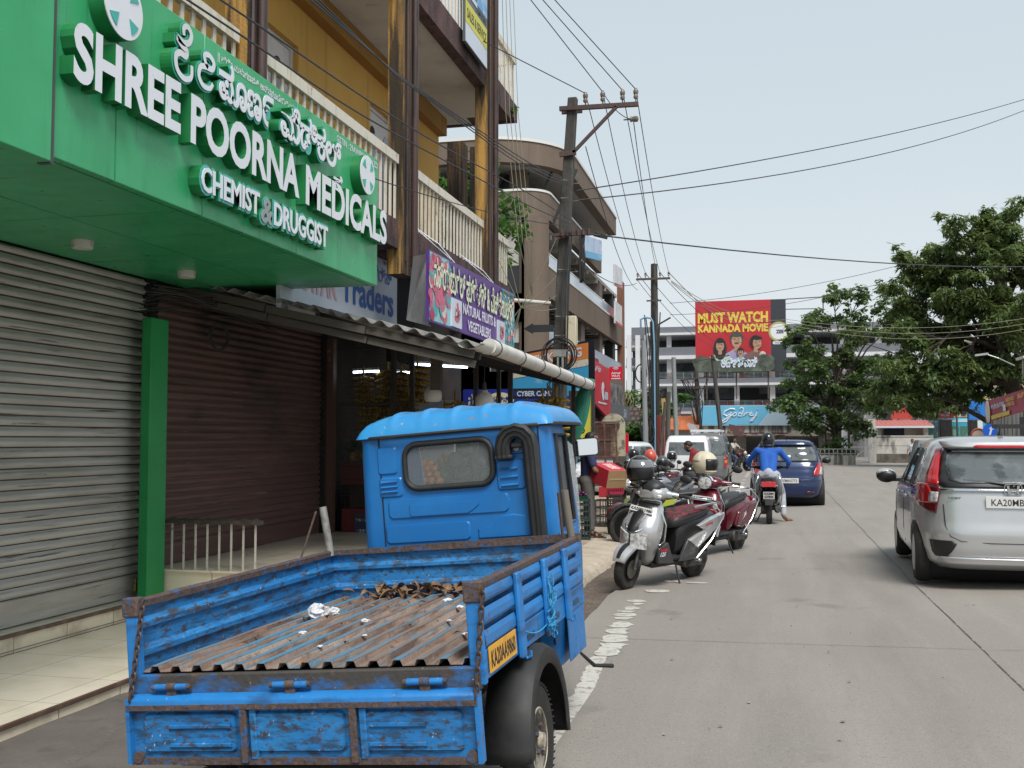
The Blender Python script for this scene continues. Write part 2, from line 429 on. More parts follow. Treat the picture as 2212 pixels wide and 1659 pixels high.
b = MB(); b.box(-5.47, -4.17, -2, 8.74, -.12, -.022); loc(b.build('lower_step', m_rise, pf), pf)
b = MB(); b.box(-5.47, -4.155, -2, 8.74, -.021, -.016); loc(b.build('lower_tread', m_tile, pf), pf)
b = MB(); b.box(-4.172, -4.152, -2, 8.74, -.046, -.0145); loc(b.build('lower_edging', m_edge, pf, bevel=.006), pf)
b = MB(); b.box(-5.9, -5.5, -2, 8.755, -.02, .125); loc(b.build('upper_step', m_rise, pf), pf)
b = MB(); b.box(-5.9, -5.485, -2, 8.755, .126, .132); loc(b.build('upper_tread', m_tile, pf), pf)
b = MB(); b.box(-5.5, -5.478, -2, 8.755, .104, .134); loc(b.build('upper_edging', m_edge, pf, bevel=.005), pf)
pl = thing('tiled_plinth', (-5, 9, 0), 'cream tiled plinth with the white barred railing on its end', 'plinth')
b = MB(); b.box(-5.62, -4.15, 8.76, 12.9, -.12, .36); loc(b.build('plinth_block', m_riseX, pl), pl)
b = MB(); b.box(-5.65, -4.12, 8.73, 12.9, .361, .377); loc(b.build('plinth_top', m_tile, pl), pl)
m_whitebar = mat('chipped_white_bar', (.60,.56,.50), .55, layers=[((.24,.15,.09), 30, .58, .64, .9), ((.42,.36,.28), 9, .5, .7, .5)])
m_darksheet = mat('dark_rusty_sheet', (.05,.042,.036), .6, layers=[((.14,.085,.05), 18, .5, .65, .7)])
rl = thing('barred_railing', (-5, 8.8, .377), 'low white barred railing capped with a bent dark sheet on the tiled plinth', 'railing')
b = MB()
for i in range(8): b.box(-5.40+.122*i-.009, -5.40+.122*i+.009, 8.795, 8.803, .378, .815)
loc(b.build('bar', m_whitebar, rl), rl)
b = MB()
b.loft([[(x, 8.80-.045, .80+.006*math.sin(x*30)), (x, 8.80-.04, .835), (x, 8.80+.04, .845+.01*math.sin(x*52)), (x, 8.80+.05, .80)] for x in [-5.47+.02*i for i in range(50)]])
loc(b.build('top_sheet', m_darksheet, rl), rl)
# ================================================================== YELLOW BUILDING
m_ochre = mat('ochre_wall', (.61,.36,.085), .85, layers=[((.50,.28,.06), .8, .4, .7, .7), ((.56,.335,.09), (4,4,.5), .5, .75, .5), ((.30,.18,.06), (7,7,.3), .58, .72, .6)], bump=(50, .15, .01))
m_ochre2 = mat('ochre_beam', (.33,.175,.035), .85, layers=[((.26,.135,.03), 1.5, .4, .7, .6), ((.12,.07,.03), (5,5,.6), .6, .74, .6)])
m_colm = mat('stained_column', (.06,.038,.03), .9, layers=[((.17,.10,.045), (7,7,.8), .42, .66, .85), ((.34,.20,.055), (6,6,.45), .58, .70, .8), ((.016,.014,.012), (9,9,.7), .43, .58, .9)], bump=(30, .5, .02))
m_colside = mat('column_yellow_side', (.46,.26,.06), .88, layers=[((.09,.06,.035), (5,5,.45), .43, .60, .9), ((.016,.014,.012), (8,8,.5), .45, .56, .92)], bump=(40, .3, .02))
m_slabd = mat('black_stained_slab', (.085,.05,.048), .92, layers=[((.16,.075,.075), 3, .45, .7, .7), ((.02,.018,.016), (5,5,1.5), .45, .65, .8), ((.20,.19,.16), 24, .64, .72, .5)], bump=(30, .5, .02))
m_soffit = mat('slab_underside', (.62,.60,.56), .9, layers=[((.42,.38,.34), 1.2, .5, .75, .7), ((.16,.13,.11), 3, .64, .74, .6)])
m_rail = mat('weathered_white_rail', (.66,.62,.53), .65, layers=[((.42,.36,.24), (14,14,3), .5, .7, .7), ((.14,.13,.05), (8,8,4), .62, .70, .8), ((.25,.16,.09), 40, .66, .72, .6)])
m_frame = mat('white_window_frame', (.62,.61,.60), .5, layers=[((.42,.40,.38), 4, .5, .7, .5)])
m_glass = mat('window_glass', (.055,.062,.07), .06, spec=.9, layers=[((.12,.135,.15), 1.5, .45, .7, .7)])
m_pipe = mat('brown_drain_pipe', (.06,.033,.029), .5, layers=[((.13,.075,.065), (8,8,1), .5, .7, .6), ((.015,.013,.012), (9,9,.8), .5, .6, .8)])
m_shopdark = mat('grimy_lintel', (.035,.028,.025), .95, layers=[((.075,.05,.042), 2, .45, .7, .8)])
yb = thing('yellow_building', (-6.5, 9, 0), 'two storey ochre building with white balcony railings and dark stained columns', 'building')
Yp = lambda mb, nm, m, **k: loc(mb.build(nm, m, yb, **k), yb)
b = MB()
OP = [(10.2, 11.6, 6.40), (14.0, 15.25, 6.50)]
b.box(-5.85, -5.5, 1, OP[0][0], 4.2, 7.2); b.box(-5.85, -5.5, OP[0][1], OP[1][0], 4.2, 7.2); b.box(-5.85, -5.5, OP[1][1], 17.28, 4.2, 7.2)
for o_ in OP: b.box(-5.85, -5.5, o_[0], o_[1], o_[2], 7.2)
b.box(-5.85, -5.5, 1, 17.28, 7.5, 10.4)
Yp(b, 'wall', m_ochre)
b = MB(); b.box(-5.86, -5.51, 17.281, 17.30, 4.2, 7.2); b.box(-9.0, -5.87, 17.0, 17.29, 4.2, 7.2); Yp(b, 'return_wall', m_colm)
b = MB(); b.box(-5.499, -5.34, 1, 17.25, 6.9, 7.2); Yp(b, 'ceiling_beam', m_ochre2)
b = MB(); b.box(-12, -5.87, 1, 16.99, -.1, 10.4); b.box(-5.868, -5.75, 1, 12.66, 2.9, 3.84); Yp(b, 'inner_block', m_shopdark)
b = MB(); b.box(-9, -4.2, 1, 17.2, 3.85, 4.19); Yp(b, 'balcony_slab', m_slabd)
b = MB(); b.box(-9, -4.2, 1, 17.25, 7.201, 7.35); b.box(-9, -5.0, 17.25, 17.65, 7.22, 7.33); Yp(b, 'upper_slab', m_soffit)
b = MB(); b.box(-4.36, -4.185, 1, 17.25, 7.12, 7.52); b.box(-5.0, -4.19, 17.251, 17.65, 7.215, 7.5); b.box(-6.5, -4.19, 17.65, 17.75, 7.2, 7.5); Yp(b, 'slab_edge', m_slabd)
for y0, y1, zt in ((7.74, 8.02, 10.5), (11.62, 12.0, 10.5), (15.5, 15.95, 10.5), (3.4, 3.8, 10.5)):
 b = MB(); b.box(-4.34, -4.13, y0, y1, 3.55, zt); b.box(-4.345, -4.335, y0+.01, y1, 3.6, 3.601)
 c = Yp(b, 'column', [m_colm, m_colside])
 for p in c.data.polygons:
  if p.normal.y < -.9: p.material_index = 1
 b = MB(); b.tube([(-4.10, y1-.08, 3.7), (-4.10, y1-.08, 10.4)], .045, 10); b.tube([(-4.115, y0+.06, 3.7), (-4.11, y0+.05, 10.4)], .018, 6)
 Yp(b, 'drain_pipe', m_pipe, smooth=60)
b = MB(); b.box(-5.75, -5.45, 18.6, 18.95, 3.6, 7.2); b.box(-5.42, -5.25, 19.0, 19.2, 3.6, 7.2); Yp(b, 'rear_column', [m_colm])
b = MB(); b.box(-5.24, -5.1, 18.95, 19.2, 3.6, 7.2); Yp(b, 'rear_column', m_colside)
def railing(y0, y1, z0=4.2, z1=4.95, x=-4.22, nm='balcony_railing'):
 b = MB(); b.box(x-.03, x+.04, y0, y1, z1-.09, z1+.02)
 n = max(2, int((y1-y0)/.158))
 for i in range(n+1):
  y = y0 + .03 + (y1-y0-.06)*i/n; b.box(x-.009, x+.009, y-.024, y+.024, z0, z1-.09)
 Yp(b, nm, m_rail)
for a_, c_ in ((1.0, 3.36), (3.85, 7.70), (8.06, 11.58), (12.04, 15.46), (15.99, 17.1)): railing(a_, c_)
for a_, c_ in ((12.04, 15.46), (8.06, 11.58), (15.99, 17.6)): railing(a_, c_, 7.53, 8.3)
b = MB()
for i in range(9): b.box(-4.3-.15*i, -4.27-.15*i, 17.69, 17.72, 7.5, 8.25)
b.box(-5.6, -4.2, 17.67, 17.74, 8.25, 8.33); Yp(b, 'balcony_railing', m_rail)
def arch_leaf(y0, y1, z0, z1, x=-5.60):
 b = MB(); b.box(x-.04, x, y0, y1, z0, z1); f = Yp(b, 'door_leaf', m_frame, bevel=.008)
 cy = (y0+y1)/2; hw = (y1-y0)*.24; pts = []
 for a in range(13): t = PI*a/12; pts.append((cy+hw*math.cos(t), z1-.42+hw*1.5*math.sin(t)))
 pts += [(cy-hw, z0+.75), (cy+hw, z0+.75)]
 b = MB(); b.prism(pts, FX(x, 0, 0), .002, .008); g = b.build('pane', m_glass, f)
 b = MB(); b.prism([(cy-hw, z0+.18), (cy+hw, z0+.18), (cy+hw, z0+.6), (cy-hw, z0+.6)], FX(x, 0, 0), .002, .012); b.build('panel', m_frame, f, bevel=.008)
for y0, y1, zt in OP:
 h = (y1-y0-.1)/2
 arch_leaf(y0+.05, y0+.05+h, 4.2, zt-.05); arch_leaf(y0+.05+h+.004, y1-.05, 4.2, zt-.05)
b = MB()
for y0, y1, zt in OP: b.box(-5.66, -5.575, y0, y0+.05, 4.2, zt); b.box(-5.66, -5.575, y1-.05, y1, 4.2, zt); b.box(-5.66, -5.575, y0+.051, y1-.051, zt-.05, zt-.001)
Yp(b, 'door_frame', m_frame)
b = MB(); b.prism([(7.55,4.2),(8.35,4.2),(8.35,6.4),(7.55,6.4)], FX(-5.5,0,0), .002, .03); w_ = Yp(b, 'window', m_frame)
b = MB(); b.prism([(7.65,5.0),(8.25,5.0),(8.25,6.3),(7.65,6.3)], FX(-5.47,0,0), .002, .01); b.build('pane', m_glass, w_)
b = MB(); b.lathe([(.0,-.075),(.07,-.07),(.095,-.03),(.10,0)], Matrix.Translation((-4.75, 13.7, 7.2)), 18); Yp(b, 'ceiling_lamp', mat('dim_lamp_glass', (.16,.14,.12), .3), smooth=60)
m_shut_g = mat('grey_shutter_paint', (.50,.47,.43), .45, metal=.15, layers=[((.25,.225,.20), (1.5,.5,5), .4, .7, .75), ((.60,.57,.53), (14,1.2,20), .55, .75, .6), ((.06,.045,.04), (8,.9,26), .60, .68, .9), ((.16,.09,.06), (20,4,20), .66, .72, .7)], bump=(40, .25, .01))
m_shut_b = mat('brown_shutter_paint', (.105,.052,.044), .6, layers=[((.06,.032,.028), (1,.4,4), .4, .7, .8), ((.16,.085,.07), (6,.6,20), .5, .75, .6), ((.42,.24,.14), (26,1.5,70), .68, .71, .85), ((.02,.014,.013), (3,.5,.8), .56, .66, .85)], bump=(40, .25, .01))
m_groove = mat('shutter_groove_dirt', (.045,.04,.037), .8, layers=[((.20,.18,.16), (9,1,9), .5, .7, .7)])
m_grime_shade = mat('black_grime', (.012,.011,.010), .9, layers=[((.05,.04,.035), 8, .55, .7, .6)])
def shutter(x, y0, y1, z0, z1, pitch, amp, m, nm):
 b = MB(); prof = []
 n = int((z1-z0-.2)/pitch)
 prof += [(0, z0), (.004, z0+.005), (.004, z0+.195), (0, z0+.2)]
 for i in range(n):
  z = z0+.2+i*pitch
  for t, a in ((.06, -.35), (.14, -.25), (.2, .25), (.32, .75), (.5, 1), (.68, .85), (.82, .45), (.92, -.1)): prof.append((amp*a, z+pitch*t))
 ny = 24; k0 = len(b.f)
 b.grid(lambda u, v: (x + prof[round(v*(len(prof)-1))][0] + .004*noise.noise((u*6, v*9, 2)), y0+(y1-y0)*u, prof[round(v*(len(prof)-1))][1]), ny, len(prof)-1)
 for j in range(4, len(prof)-1):
  if (j-4) % 8 in (0, 1): b.mi[k0+j*ny:k0+(j+1)*ny] = [1]*ny
 return Yp(b, nm, [m, m_groove], smooth=35)
sg = shutter(-5.66, 3.0, 8.76, .14, 3.1, .0835, .020, m_shut_g, 'roller_shutter'); sg['label'] = 'grey roller shutter with grimy right edge'
sb = shutter(-5.60, 8.80, 12.62, .38, 3.1, .078, .015, m_shut_b, 'roller_shutter'); sb['label'] = 'dark brown scratched roller shutter'
b = MB(); b.box(-5.70, -5.60, 8.72, 8.79, .13, 3.1); b.box(-5.66, -5.55, 8.76, 8.83, .38, 2.72); b.box(-5.66, -5.54, 12.56, 12.66, .38, 3.0); Yp(b, 'shutter_guide', m_grime_shade)
b = MB(); prev = None
for i in range(75):
 z = .14 + i*.04; b.box(-5.652, -5.640+.006*noise.noise((z*9, 0, 0)), 8.72-.04-.09*abs(noise.noise((z*5, 3, 0)))-.02*(i % 2), 8.72, z, z+.034)
Yp(b, 'grime_band', m_grime_shade)
b = MB(); b.tube([(-5.64, 6.3, .22), (-5.60, 6.32, .225), (-5.60, 6.55, .235), (-5.64, 6.57, .24)], .014, 8); Yp(b, 'shutter_handle', m_rail)
m_brass = mat('brass_padlock', (.42,.30,.10), .35, metal=.8, layers=[((.12,.08,.04), 30, .5, .65, .7)])
b = MB(); b.rbox((-5.60, 8.55, .235), (.03,.075,.07)); b.tube([(-5.60, 8.53, .27), (-5.60, 8.53, .31), (-5.60, 8.55, .325), (-5.60, 8.57, .31), (-5.60, 8.57, .27)], .007, 6)
tag(b.build('padlock', m_brass, bevel=.008), 'brass padlock at the bottom corner of the grey shutter', 'padlock')
b = MB(); b.box(-5.62, -5.45, 12.63, 12.74, .0, 2.9); Yp(b, 'door_post', mat('brown_post', (.09,.045,.032), .6, layers=[((.3,.19,.08), 5, .64, .7, .7)]))
m_green = mat('green_panel', (.035,.36,.135), .34, layers=[((.075,.48,.22), 1.2, .4, .7, .7), ((.025,.25,.09), (1.2,5,.5), .52, .72, .6), ((.02,.07,.035), (2,22,.7), .64, .74, .6)], spec=.5, rvar=.08)
m_greenb = mat('green_paint_pillar', (.012,.24,.065), .5, layers=[((.02,.31,.09), 2, .4, .7, .6), ((.01,.08,.025), 14, .62, .72, .6)])
b = MB(); b.box(-5.52, -5.42, 8.43, 8.715, .02, 2.70); Yp(b, 'green_pillar', m_greenb, bevel=.01)
m_cable = mat('black_cable', (.02,.02,.021), .55)
b = MB()
for k in range(9):
 p = [(-5.55+.02*k, 8.4, 2.75+.03*k)];
 for i in range(1, 9): p.append((-5.5+.03*k+.06*math.sin(i+k), 8.4+.33*i, 2.85-.05*math.sin(i*.9+k)+.02*k))
 b.tube(p, .006+.004*(k % 3 == 0), 5)
for k in range(3): b.tube([(-5.35+.02*math.cos(t), 9.5+.14*math.cos(t)+k*.02, 2.62+.13*math.sin(t)) for t in [2*PI*i/20 for i in range(20)]], .008, 5, closed=True)
tag(b.build('cable_bundle', m_cable, smooth=60), 'tangle of dark cables strung above the green pillar', 'cables')
# ================================================================== GREEN PHARMACY CANOPY
cn = thing('pharmacy_canopy', (-4.7, 7, 3.1), 'bright green pharmacy sign canopy with large white raised letters', 'shop sign')
Cp = lambda mb, nm, m, **k: loc(mb.build(nm, m, cn, **k), cn)
ZB, ZT = 3.10, 4.36
ysm = [4.77, 5.35, 6.33, 7.80, 9.64]
for a_, c_ in zip(ysm, ysm[1:]):
 b = MB(); b.box(-3.76, -3.70, a_+.003, c_-.003, ZB, ZT); Cp(b, 'fascia_panel', m_green, bevel=.006)
b = MB(); b.box(-3.74, -3.662, 1.5, 4.735, 3.055, 3.95); Cp(b, 'fascia_panel', m_green, bevel=.006)
b = MB(); b.box(-3.74, -3.662, 1.5, 4.735, 3.956, 5.2); Cp(b, 'fascia_panel', m_green, bevel=.006)
b = MB(); b.box(-3.75, -3.672, 4.738, 4.768, 3.05, 5.2); Cp(b, 'joint_strip', mat('grey_seal', (.07,.075,.075), .6))
m_seal = MATS['grey_seal']
b = MB()
for yy in ysm[1:-1]: b.box(-3.75, -3.712, yy-.003, yy+.003, ZB, ZT)
Cp(b, 'joint_strip', m_seal)
b = MB(); b.box(-5.75, -3.76, 9.58, 9.635, ZB, ZT); Cp(b, 'end_panel', m_green)
xs_ = [-5.64, -4.62, -3.765]; ysf = [1.5, 4.6, 6.15, 7.75, 9.575]
for xa, xb in zip(xs_, xs_[1:]):
 for ya, yc in zip(ysf, ysf[1:]):
  b = MB(); b.box(xa+.006, xb-.006, ya+.006, yc-.006, 3.1, 3.14); Cp(b, 'soffit_panel', m_green)
b = MB(); b.box(-5.7, -3.77, 1.5, 9.57, 3.145, 3.3); Cp(b, 'canopy_core', m_grime_shade)
m_lampw = mat('dusty_lamp_white', (.55,.53,.48), .4, layers=[((.3,.27,.22), 20, .55, .68, .7)])
lamp = None
for yy in (6.91, 8.39):
 l_ = thing('soffit_lamp', (-5.05, yy, 3.1), 'round white ceiling lamp under the green canopy, ' + ('the one over the grey shutter' if yy < 7.5 else 'the one nearer the brown shutter'), 'lamp', 'round lamps under the green canopy')
 b = MB(); b.lathe([(.0,-.062),(.072,-.06),(.078,-.05),(.078,0)], Matrix(), 24); b.build('lamp_cover', m_lampw, l_, smooth=40)
 b = MB(); b.lathe([(.084,-.012),(.084,0)], Matrix(), 24); b.build('lamp_base', m_lampw, l_, smooth=40)
m_letw = mat('white_letter_face', (.74,.76,.80), .42, layers=[((.55,.50,.44), (3,3,1), .58, .75, .5), ((.22,.15,.10), (18,18,4), .68, .74, .7)])
m_lets = mat('green_letter_side', (.012,.17,.05), .42, layers=[((.03,.26,.085), 2, .45, .7, .6), ((.10,.06,.03), 14, .64, .72, .5)])
m_teal = mat('teal_outline', (.05,.42,.36), .4, layers=[((.10,.10,.07), 14, .64, .74, .6)])
XF = -3.70
def raised(body, y0, y1, z0, z1, dep=.09, off=.028, nm='raised_letter', each=True, **k):
 """each word cut as boxed letters: green returns, white faces"""
 mb = MB(); mb.side = True
 text(mb, body, FX(XF, y0, z0), width=y1-y0, height=z1-z0, off=off, ext=dep, res=4, **k)
 return Cp(mb, nm, [m_letw, m_lets])
raised('SHREE', 4.83, 5.90, 3.53, 3.87, off=.034)
raised('POORNA', 6.02, 7.66, 3.515, 3.85, off=.034)
raised('MEDICALS', 7.78, 9.66, 3.50, 3.835, off=.034)
def boxed(body, y0, y1, z0, z1, grow=.03, split=False, off=.02, dep=.085, face=None, shear=0., res=3):
 mb = MB(); mb.side = True
 g = grow
 text(mb, body, FX(XF, y0-.02, z0-.02), width=y1-y0+.04, height=z1-z0+.04, off=off+g, ext=dep, split=split, shear=shear, res=res)
 Cp(mb, 'letter_box', [m_teal, m_lets])
 mb = MB(); text(mb, body, FX(XF+dep+.004, y0, z0), width=y1-y0, height=z1-z0, off=off, split=split, shear=shear, ext=.006, res=res)
 Cp(mb, 'letter_face', face or m_letw)
boxed('CHEMIST', 6.16, 6.98, 3.235, 3.405)
boxed('DRUGGIST', 7.22, 8.22, 3.215, 3.395)
boxed('&', 7.01, 7.19, 3.20, 3.39, face=mat('dull_grey_letter', (.30,.31,.31), .5), shear=.15)
def brush(y0, z0, w, h, pts, r):
 for rr, hh, m, nm in ((r+.016, .085, m_teal, 'letter_box'), (r, .095, m_letw, 'letter_stroke')):
  P_ = [(y0+p[0]*w, z0+p[1]*h) for p in pts]; out = []
  for i in range(len(P_)-1):
   q = [Vector((*P_[max(0, min(len(P_)-1, i+k))], 0)) for k in (-1, 0, 1, 2)]
   for j in range(5): t = j/5; out.append(.5*((2*q[1])+(q[2]-q[0])*t+(2*q[0]-5*q[1]+4*q[2]-q[3])*t*t+(3*q[1]-q[0]-3*q[2]+q[3])*t**3))
  out.append(Vector((*P_[-1], 0))); mb = MB(); L_, R_ = [], []
  for i, p in enumerate(out):
   d = out[min(i+1, len(out)-1)]-out[max(0, i-1)]; n_ = Vector((-d.y, d.x, 0)).normalized()*rr*(.75+.25*math.sin(PI*i/(len(out)-1))); L_.append(p+n_); R_.append(p-n_)
  mb.loft([[(XF, a.x, a.y), (XF+hh, a.x, a.y), (XF+hh, c.x, c.y), (XF, c.x, c.y)] for a, c in zip(L_, R_)])
  o = Cp(mb, nm, [m, m_lets])
  for f in o.data.polygons:
   if f.normal.x < .9: f.material_index = 1
brush(5.78, 3.90, .27, .36, [(.50,.80),(.48,.93),(.66,1.0),(.82,.90),(.74,.74),(.50,.66),(.22,.68),(.40,.60),(.62,.55),(.58,.44),(.34,.44),(.16,.34),(.22,.12),(.52,.02),(.84,.12),(.86,.34)], .022)
brush(6.08, 3.93, .22, .24, [(.62,.62),(.48,.72),(.40,.92),(.70,1.0),(.96,.86),(.86,.66),(.50,.62),(.18,.52),(.10,.24),(.36,.04),(.74,.08),(.92,.26)], .020)
boxed('ಪೂಣ೯', 6.37, 7.18, 3.93, 4.21, split=True, off=.024, grow=.03)
boxed('ಮೆಡಿಕಲ್', 7.31, 8.50, 3.94, 4.23, split=True, off=.022, grow=.03)
mb = MB(); mb.side = True; text(mb, 'ಸ', FX(XF, 8.34, 3.78), width=.2, height=.13, off=.05, ext=.09); Cp(mb, 'letter_face', [m_letw, m_lets])
mb = MB()
text(mb, '|| ಶ್ರೀ ಮಹಾಗಣಪತಿ ಅನ್ನಪೂಣೇ೯ಶ್ವರಿ ||', FX(XF+.004, 6.50, 4.235), width=1.28, height=.075, off=.02, split=True, res=2)
text(mb, 'GSTIN : 29AWIPS0366D1ZD', FX(XF+.004, 8.60, 4.262), width=1.02, height=.06, off=.012, res=2)
Cp(mb, 'small_lettering', m_letw)
def roundel(y, z, r):
 mb = MB(); mb.lathe([(r, 0), (r, .10)], frame((XF, y, z), (0,1,0), (0,0,1)), 40); g = Cp(mb, 'roundel', m_lets, smooth=40)
 mb = MB(); mb.lathe([(0, 0), (r*.985, 0), (r*.985, .006)], frame((XF+.1015, y, z), (0,1,0), (0,0,1)), 40); mb.build('roundel_face', m_letw, g)
 mb = MB(); w = .27*r; R1 = r*.83
 for sx in (1, -1):
  for sz in (1, -1):
   pts = [(w*1.0, w*1.0)] + [(R1*math.cos(t), R1*math.sin(t)) for t in [R(28 + 34*i/6) for i in range(7)]]
   pts = [(p[0]*sx, p[1]*sz) for p in pts]
   if sx*sz < 0: pts = pts[::-1]
   mb.prism(pts, FX(XF+.108, y, z), 0, .004)
 mb.build('roundel_inlay', m_teal, g)
roundel(5.25, 4.10, .19); roundel(9.10, 4.07, .185)
# ================================================================== BLUE THREE-WHEELED CARGO TRUCK
BLUE = (.006,.14,.42)
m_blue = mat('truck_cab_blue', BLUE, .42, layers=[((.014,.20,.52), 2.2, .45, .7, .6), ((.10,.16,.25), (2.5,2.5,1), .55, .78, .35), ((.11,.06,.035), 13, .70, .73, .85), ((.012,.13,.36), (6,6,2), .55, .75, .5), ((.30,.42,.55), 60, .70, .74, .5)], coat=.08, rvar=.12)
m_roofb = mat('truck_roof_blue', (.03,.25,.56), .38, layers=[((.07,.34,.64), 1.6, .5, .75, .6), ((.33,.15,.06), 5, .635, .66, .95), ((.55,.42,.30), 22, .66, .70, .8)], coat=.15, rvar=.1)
m_bed = mat('worn_bed_blue', (.014,.16,.42), .5, layers=[((.025,.22,.52), 3, .45, .65, .7), ((.022,.045,.08), (11,5,40), .47, .62, .8), ((.05,.04,.037), (24,14,40), .54, .63, .9), ((.16,.085,.045), 34, .62, .68, .85), ((.50,.50,.46), (45,45,36), .665, .70, .8)], bump=(30, .35, .01), rvar=.15)
m_bedout = mat('outer_bed_blue', (.016,.17,.46), .45, layers=[((.02,.21,.58), 3, .45, .7, .6), ((.015,.06,.16), (5,2,14), .52, .66, .7), ((.10,.06,.04), 14, .62, .68, .85), ((.5,.5,.47), 60, .70, .73, .8)], bump=(30, .2, .01), rvar=.12)
m_rust = mat('rusty_edge', (.085,.057,.05), .8, layers=[((.15,.095,.07), 30, .5, .68, .7), ((.04,.03,.027), 44, .5, .68, .8), ((.014,.10,.28), (24,24,24), .56, .62, .85)], bump=(60, .6, .01))
m_floor = mat('rusty_bed_floor', (.24,.172,.138), .78, layers=[((.42,.35,.30), (14,1.0,6), .45, .66, .85), ((.09,.055,.043), (22,2.5,14), .46, .62, .9), ((.40,.19,.09), (26,3,20), .56, .68, .75), ((.06,.22,.33), (20,1.6,16), .58, .65, .85), ((.04,.03,.027), 7, .60, .72, .8)], bump=(45, .5, .01))
m_ridge = mat('ridge_with_blue_paint', (.20,.15,.12), .7, layers=[((.05,.23,.38), (16,1.1,10), .44, .56, .9), ((.13,.075,.05), (22,3,22), .56, .66, .9)], bump=(45, .5, .01))
m_blk = mat('black_plastic', (.018,.018,.019), .6, layers=[((.05,.047,.043), 6, .5, .75, .6)], rvar=.1)
m_sill = mat('grimy_sill', (.055,.048,.043), .75, layers=[((.014,.13,.36), (4,4,9), .50, .60, .9), ((.13,.08,.05), 14, .56, .66, .8), ((.45,.42,.38), 30, .68, .71, .8)], bump=(40, .4, .01))
m_rub = mat('tyre_rubber', (.018,.017,.016), .85, layers=[((.075,.062,.05), 7, .5, .75, .7)], bump=(80, .3, .01))
m_rim = mat('dirty_cream_rim', (.42,.38,.31), .55, layers=[((.18,.12,.08), 12, .5, .66, .85), ((.10,.07,.05), 30, .6, .7, .7)])
m_chain = mat('rusty_chain', (.085,.06,.05), .6, metal=.5, layers=[((.19,.10,.06), 60, .5, .65, .7)])
m_under = mat('underbody', (.012,.012,.013), .9)
m_mirror = mat('mirror_glass', (.82,.84,.86), .03, metal=1.)
m_clear = mat('clear_pane', (.85,.9,.9), .04, alpha=.07, spec=.35)
m_curt = mat('plastic_flap', (.75,.80,.82), .12, alpha=.28, spec=.8)
m_steel = mat('galvanised_post', (.30,.30,.28), .6, metal=.3, layers=[((.16,.13,.10), 12, .52, .68, .8)])
M_T = Matrix.Translation((-1.727, 3.718, .707)) @ Matrix.Rotation(-.030, 4, 'Z') @ Matrix.Rotation(.007, 4, 'X') @ Matrix.Rotation(-.081, 4, 'Y')
FZ = .70
tk = thing('cargo_truck', None, 'worn blue three-wheeled cargo truck with an empty rusty bed parked at the kerb', 'truck', M=M_T @ Matrix.Translation((0, 0, -FZ)))
class TB(MB):
 def __init__(s): super().__init__(); s.M = Matrix.Translation((0, 0, FZ))
T = lambda mb, nm, m, par=None, **k: mb.build(nm, m, par or tk, **k)
HW, LL, HT = .73, 1.847, .297
b = TB(); prof = []
pitch = 1.40/15
for i in range(15):
 x = -.70 + i*pitch
 prof += [(x, 0, 0), (x+pitch*.50, 0, 0), (x+pitch*.60, .022, 1), (x+pitch*.90, .022, 1)]
prof.append((.70, 0, 0))
prof = prof[:]
rows = []
NY = 40
for j in range(NY+1):
 y = -.005 + 1.835*j/NY; rows.append([(p[0], y, .004+p[1]*(1+.1*noise.noise((p[0]*5, y*2, 0)))+.004*noise.noise((p[0]*4, y*3, 1))) for p in prof])
for r0, r1 in zip(rows, rows[1:]):
 for i in range(len(prof)-1):
  b.cur = 1 if prof[i][2] and prof[i+1][2] else 0
  b.quad(r0[i], r0[i+1], r1[i+1], r1[i])
T(b, 'bed_floor', [m_floor, m_ridge], solid=.003, soff=1)
b = TB(); b.box(-.72, .72, .0, 1.84, -.07, -.008); T(b, 'bed_base', m_under)
PR = [(0,-.06),(0,.055),(.016,.068),(.016,.085),(0,.105),(0,.165),(.016,.178),(.016,.195),(0,.215),(0,.262)]
def panel(sx, y0, y1):
 b = TB(); n = 30
 b.grid(lambda u, v: (sx*(HW-.02) - sx*PR[round(v*9)][0] + .003*noise.noise((u*6, v*3, sx)), y0+(y1-y0)*u, PR[round(v*9)][1]), n, 9, flip=sx < 0)
 return b
for sx, lab in ((-1, None), (1, None)):
 T(panel(sx, .01, 1.835), 'side_panel', m_bed, solid=.004, soff=-1)
 b = TB(); n = 24
 rng = [(sx*(HW-.022), .0+1.84*i/n, .278+.004*noise.noise((i*.6, sx, 0))) for i in range(n+1)]
 b.loft([[(p[0]-.013, p[1], p[2]-.012), (p[0]+.017, p[1], p[2]-.02), (p[0]+.019, p[1], p[2]+.006), (p[0]+.012, p[1], p[2]+.014), (p[0]-.010, p[1], p[2]+.014), (p[0]-.015, p[1], p[2]+.006)] for p in rng])
 r_ = T(b, 'top_rail', [m_rust, m_bedout])
 b = TB(); b.box(sx*HW-.045 if sx > 0 else -HW-.012, sx*HW+.012 if sx > 0 else -HW+.045, -.022, .012, -.07, .285); T(b, 'corner_post', m_bedout, bevel=.006)
 b = TB(); b.box(sx*HW-.05 if sx > 0 else -HW-.022, sx*HW+.022 if sx > 0 else -HW+.05, -.028, .02, .225, .302); T(b, 'post_cap', m_rust, bevel=.006)
b = TB(); b.grid(lambda u, v: (-.71+1.42*u, 1.825 - PR[round(v*9)][0], PR[round(v*9)][1]+.0), 24, 9, flip=True); T(b, 'front_panel', m_bed, solid=.004, soff=1)
b = TB()
b.loft([[(x, 1.80, .262), (x, 1.85, .262), (x, 1.852, .295+.008*math.sin(x*2.2)), (x, 1.80, .298+.008*math.sin(x*2.2))] for x in [-.74+.074*i for i in range(21)]]); T(b, 'top_rail', m_rust)
b = TB()
bays = [(.03, .455), (.525, .925), (.995, 1.345), (1.415, 1.81)]
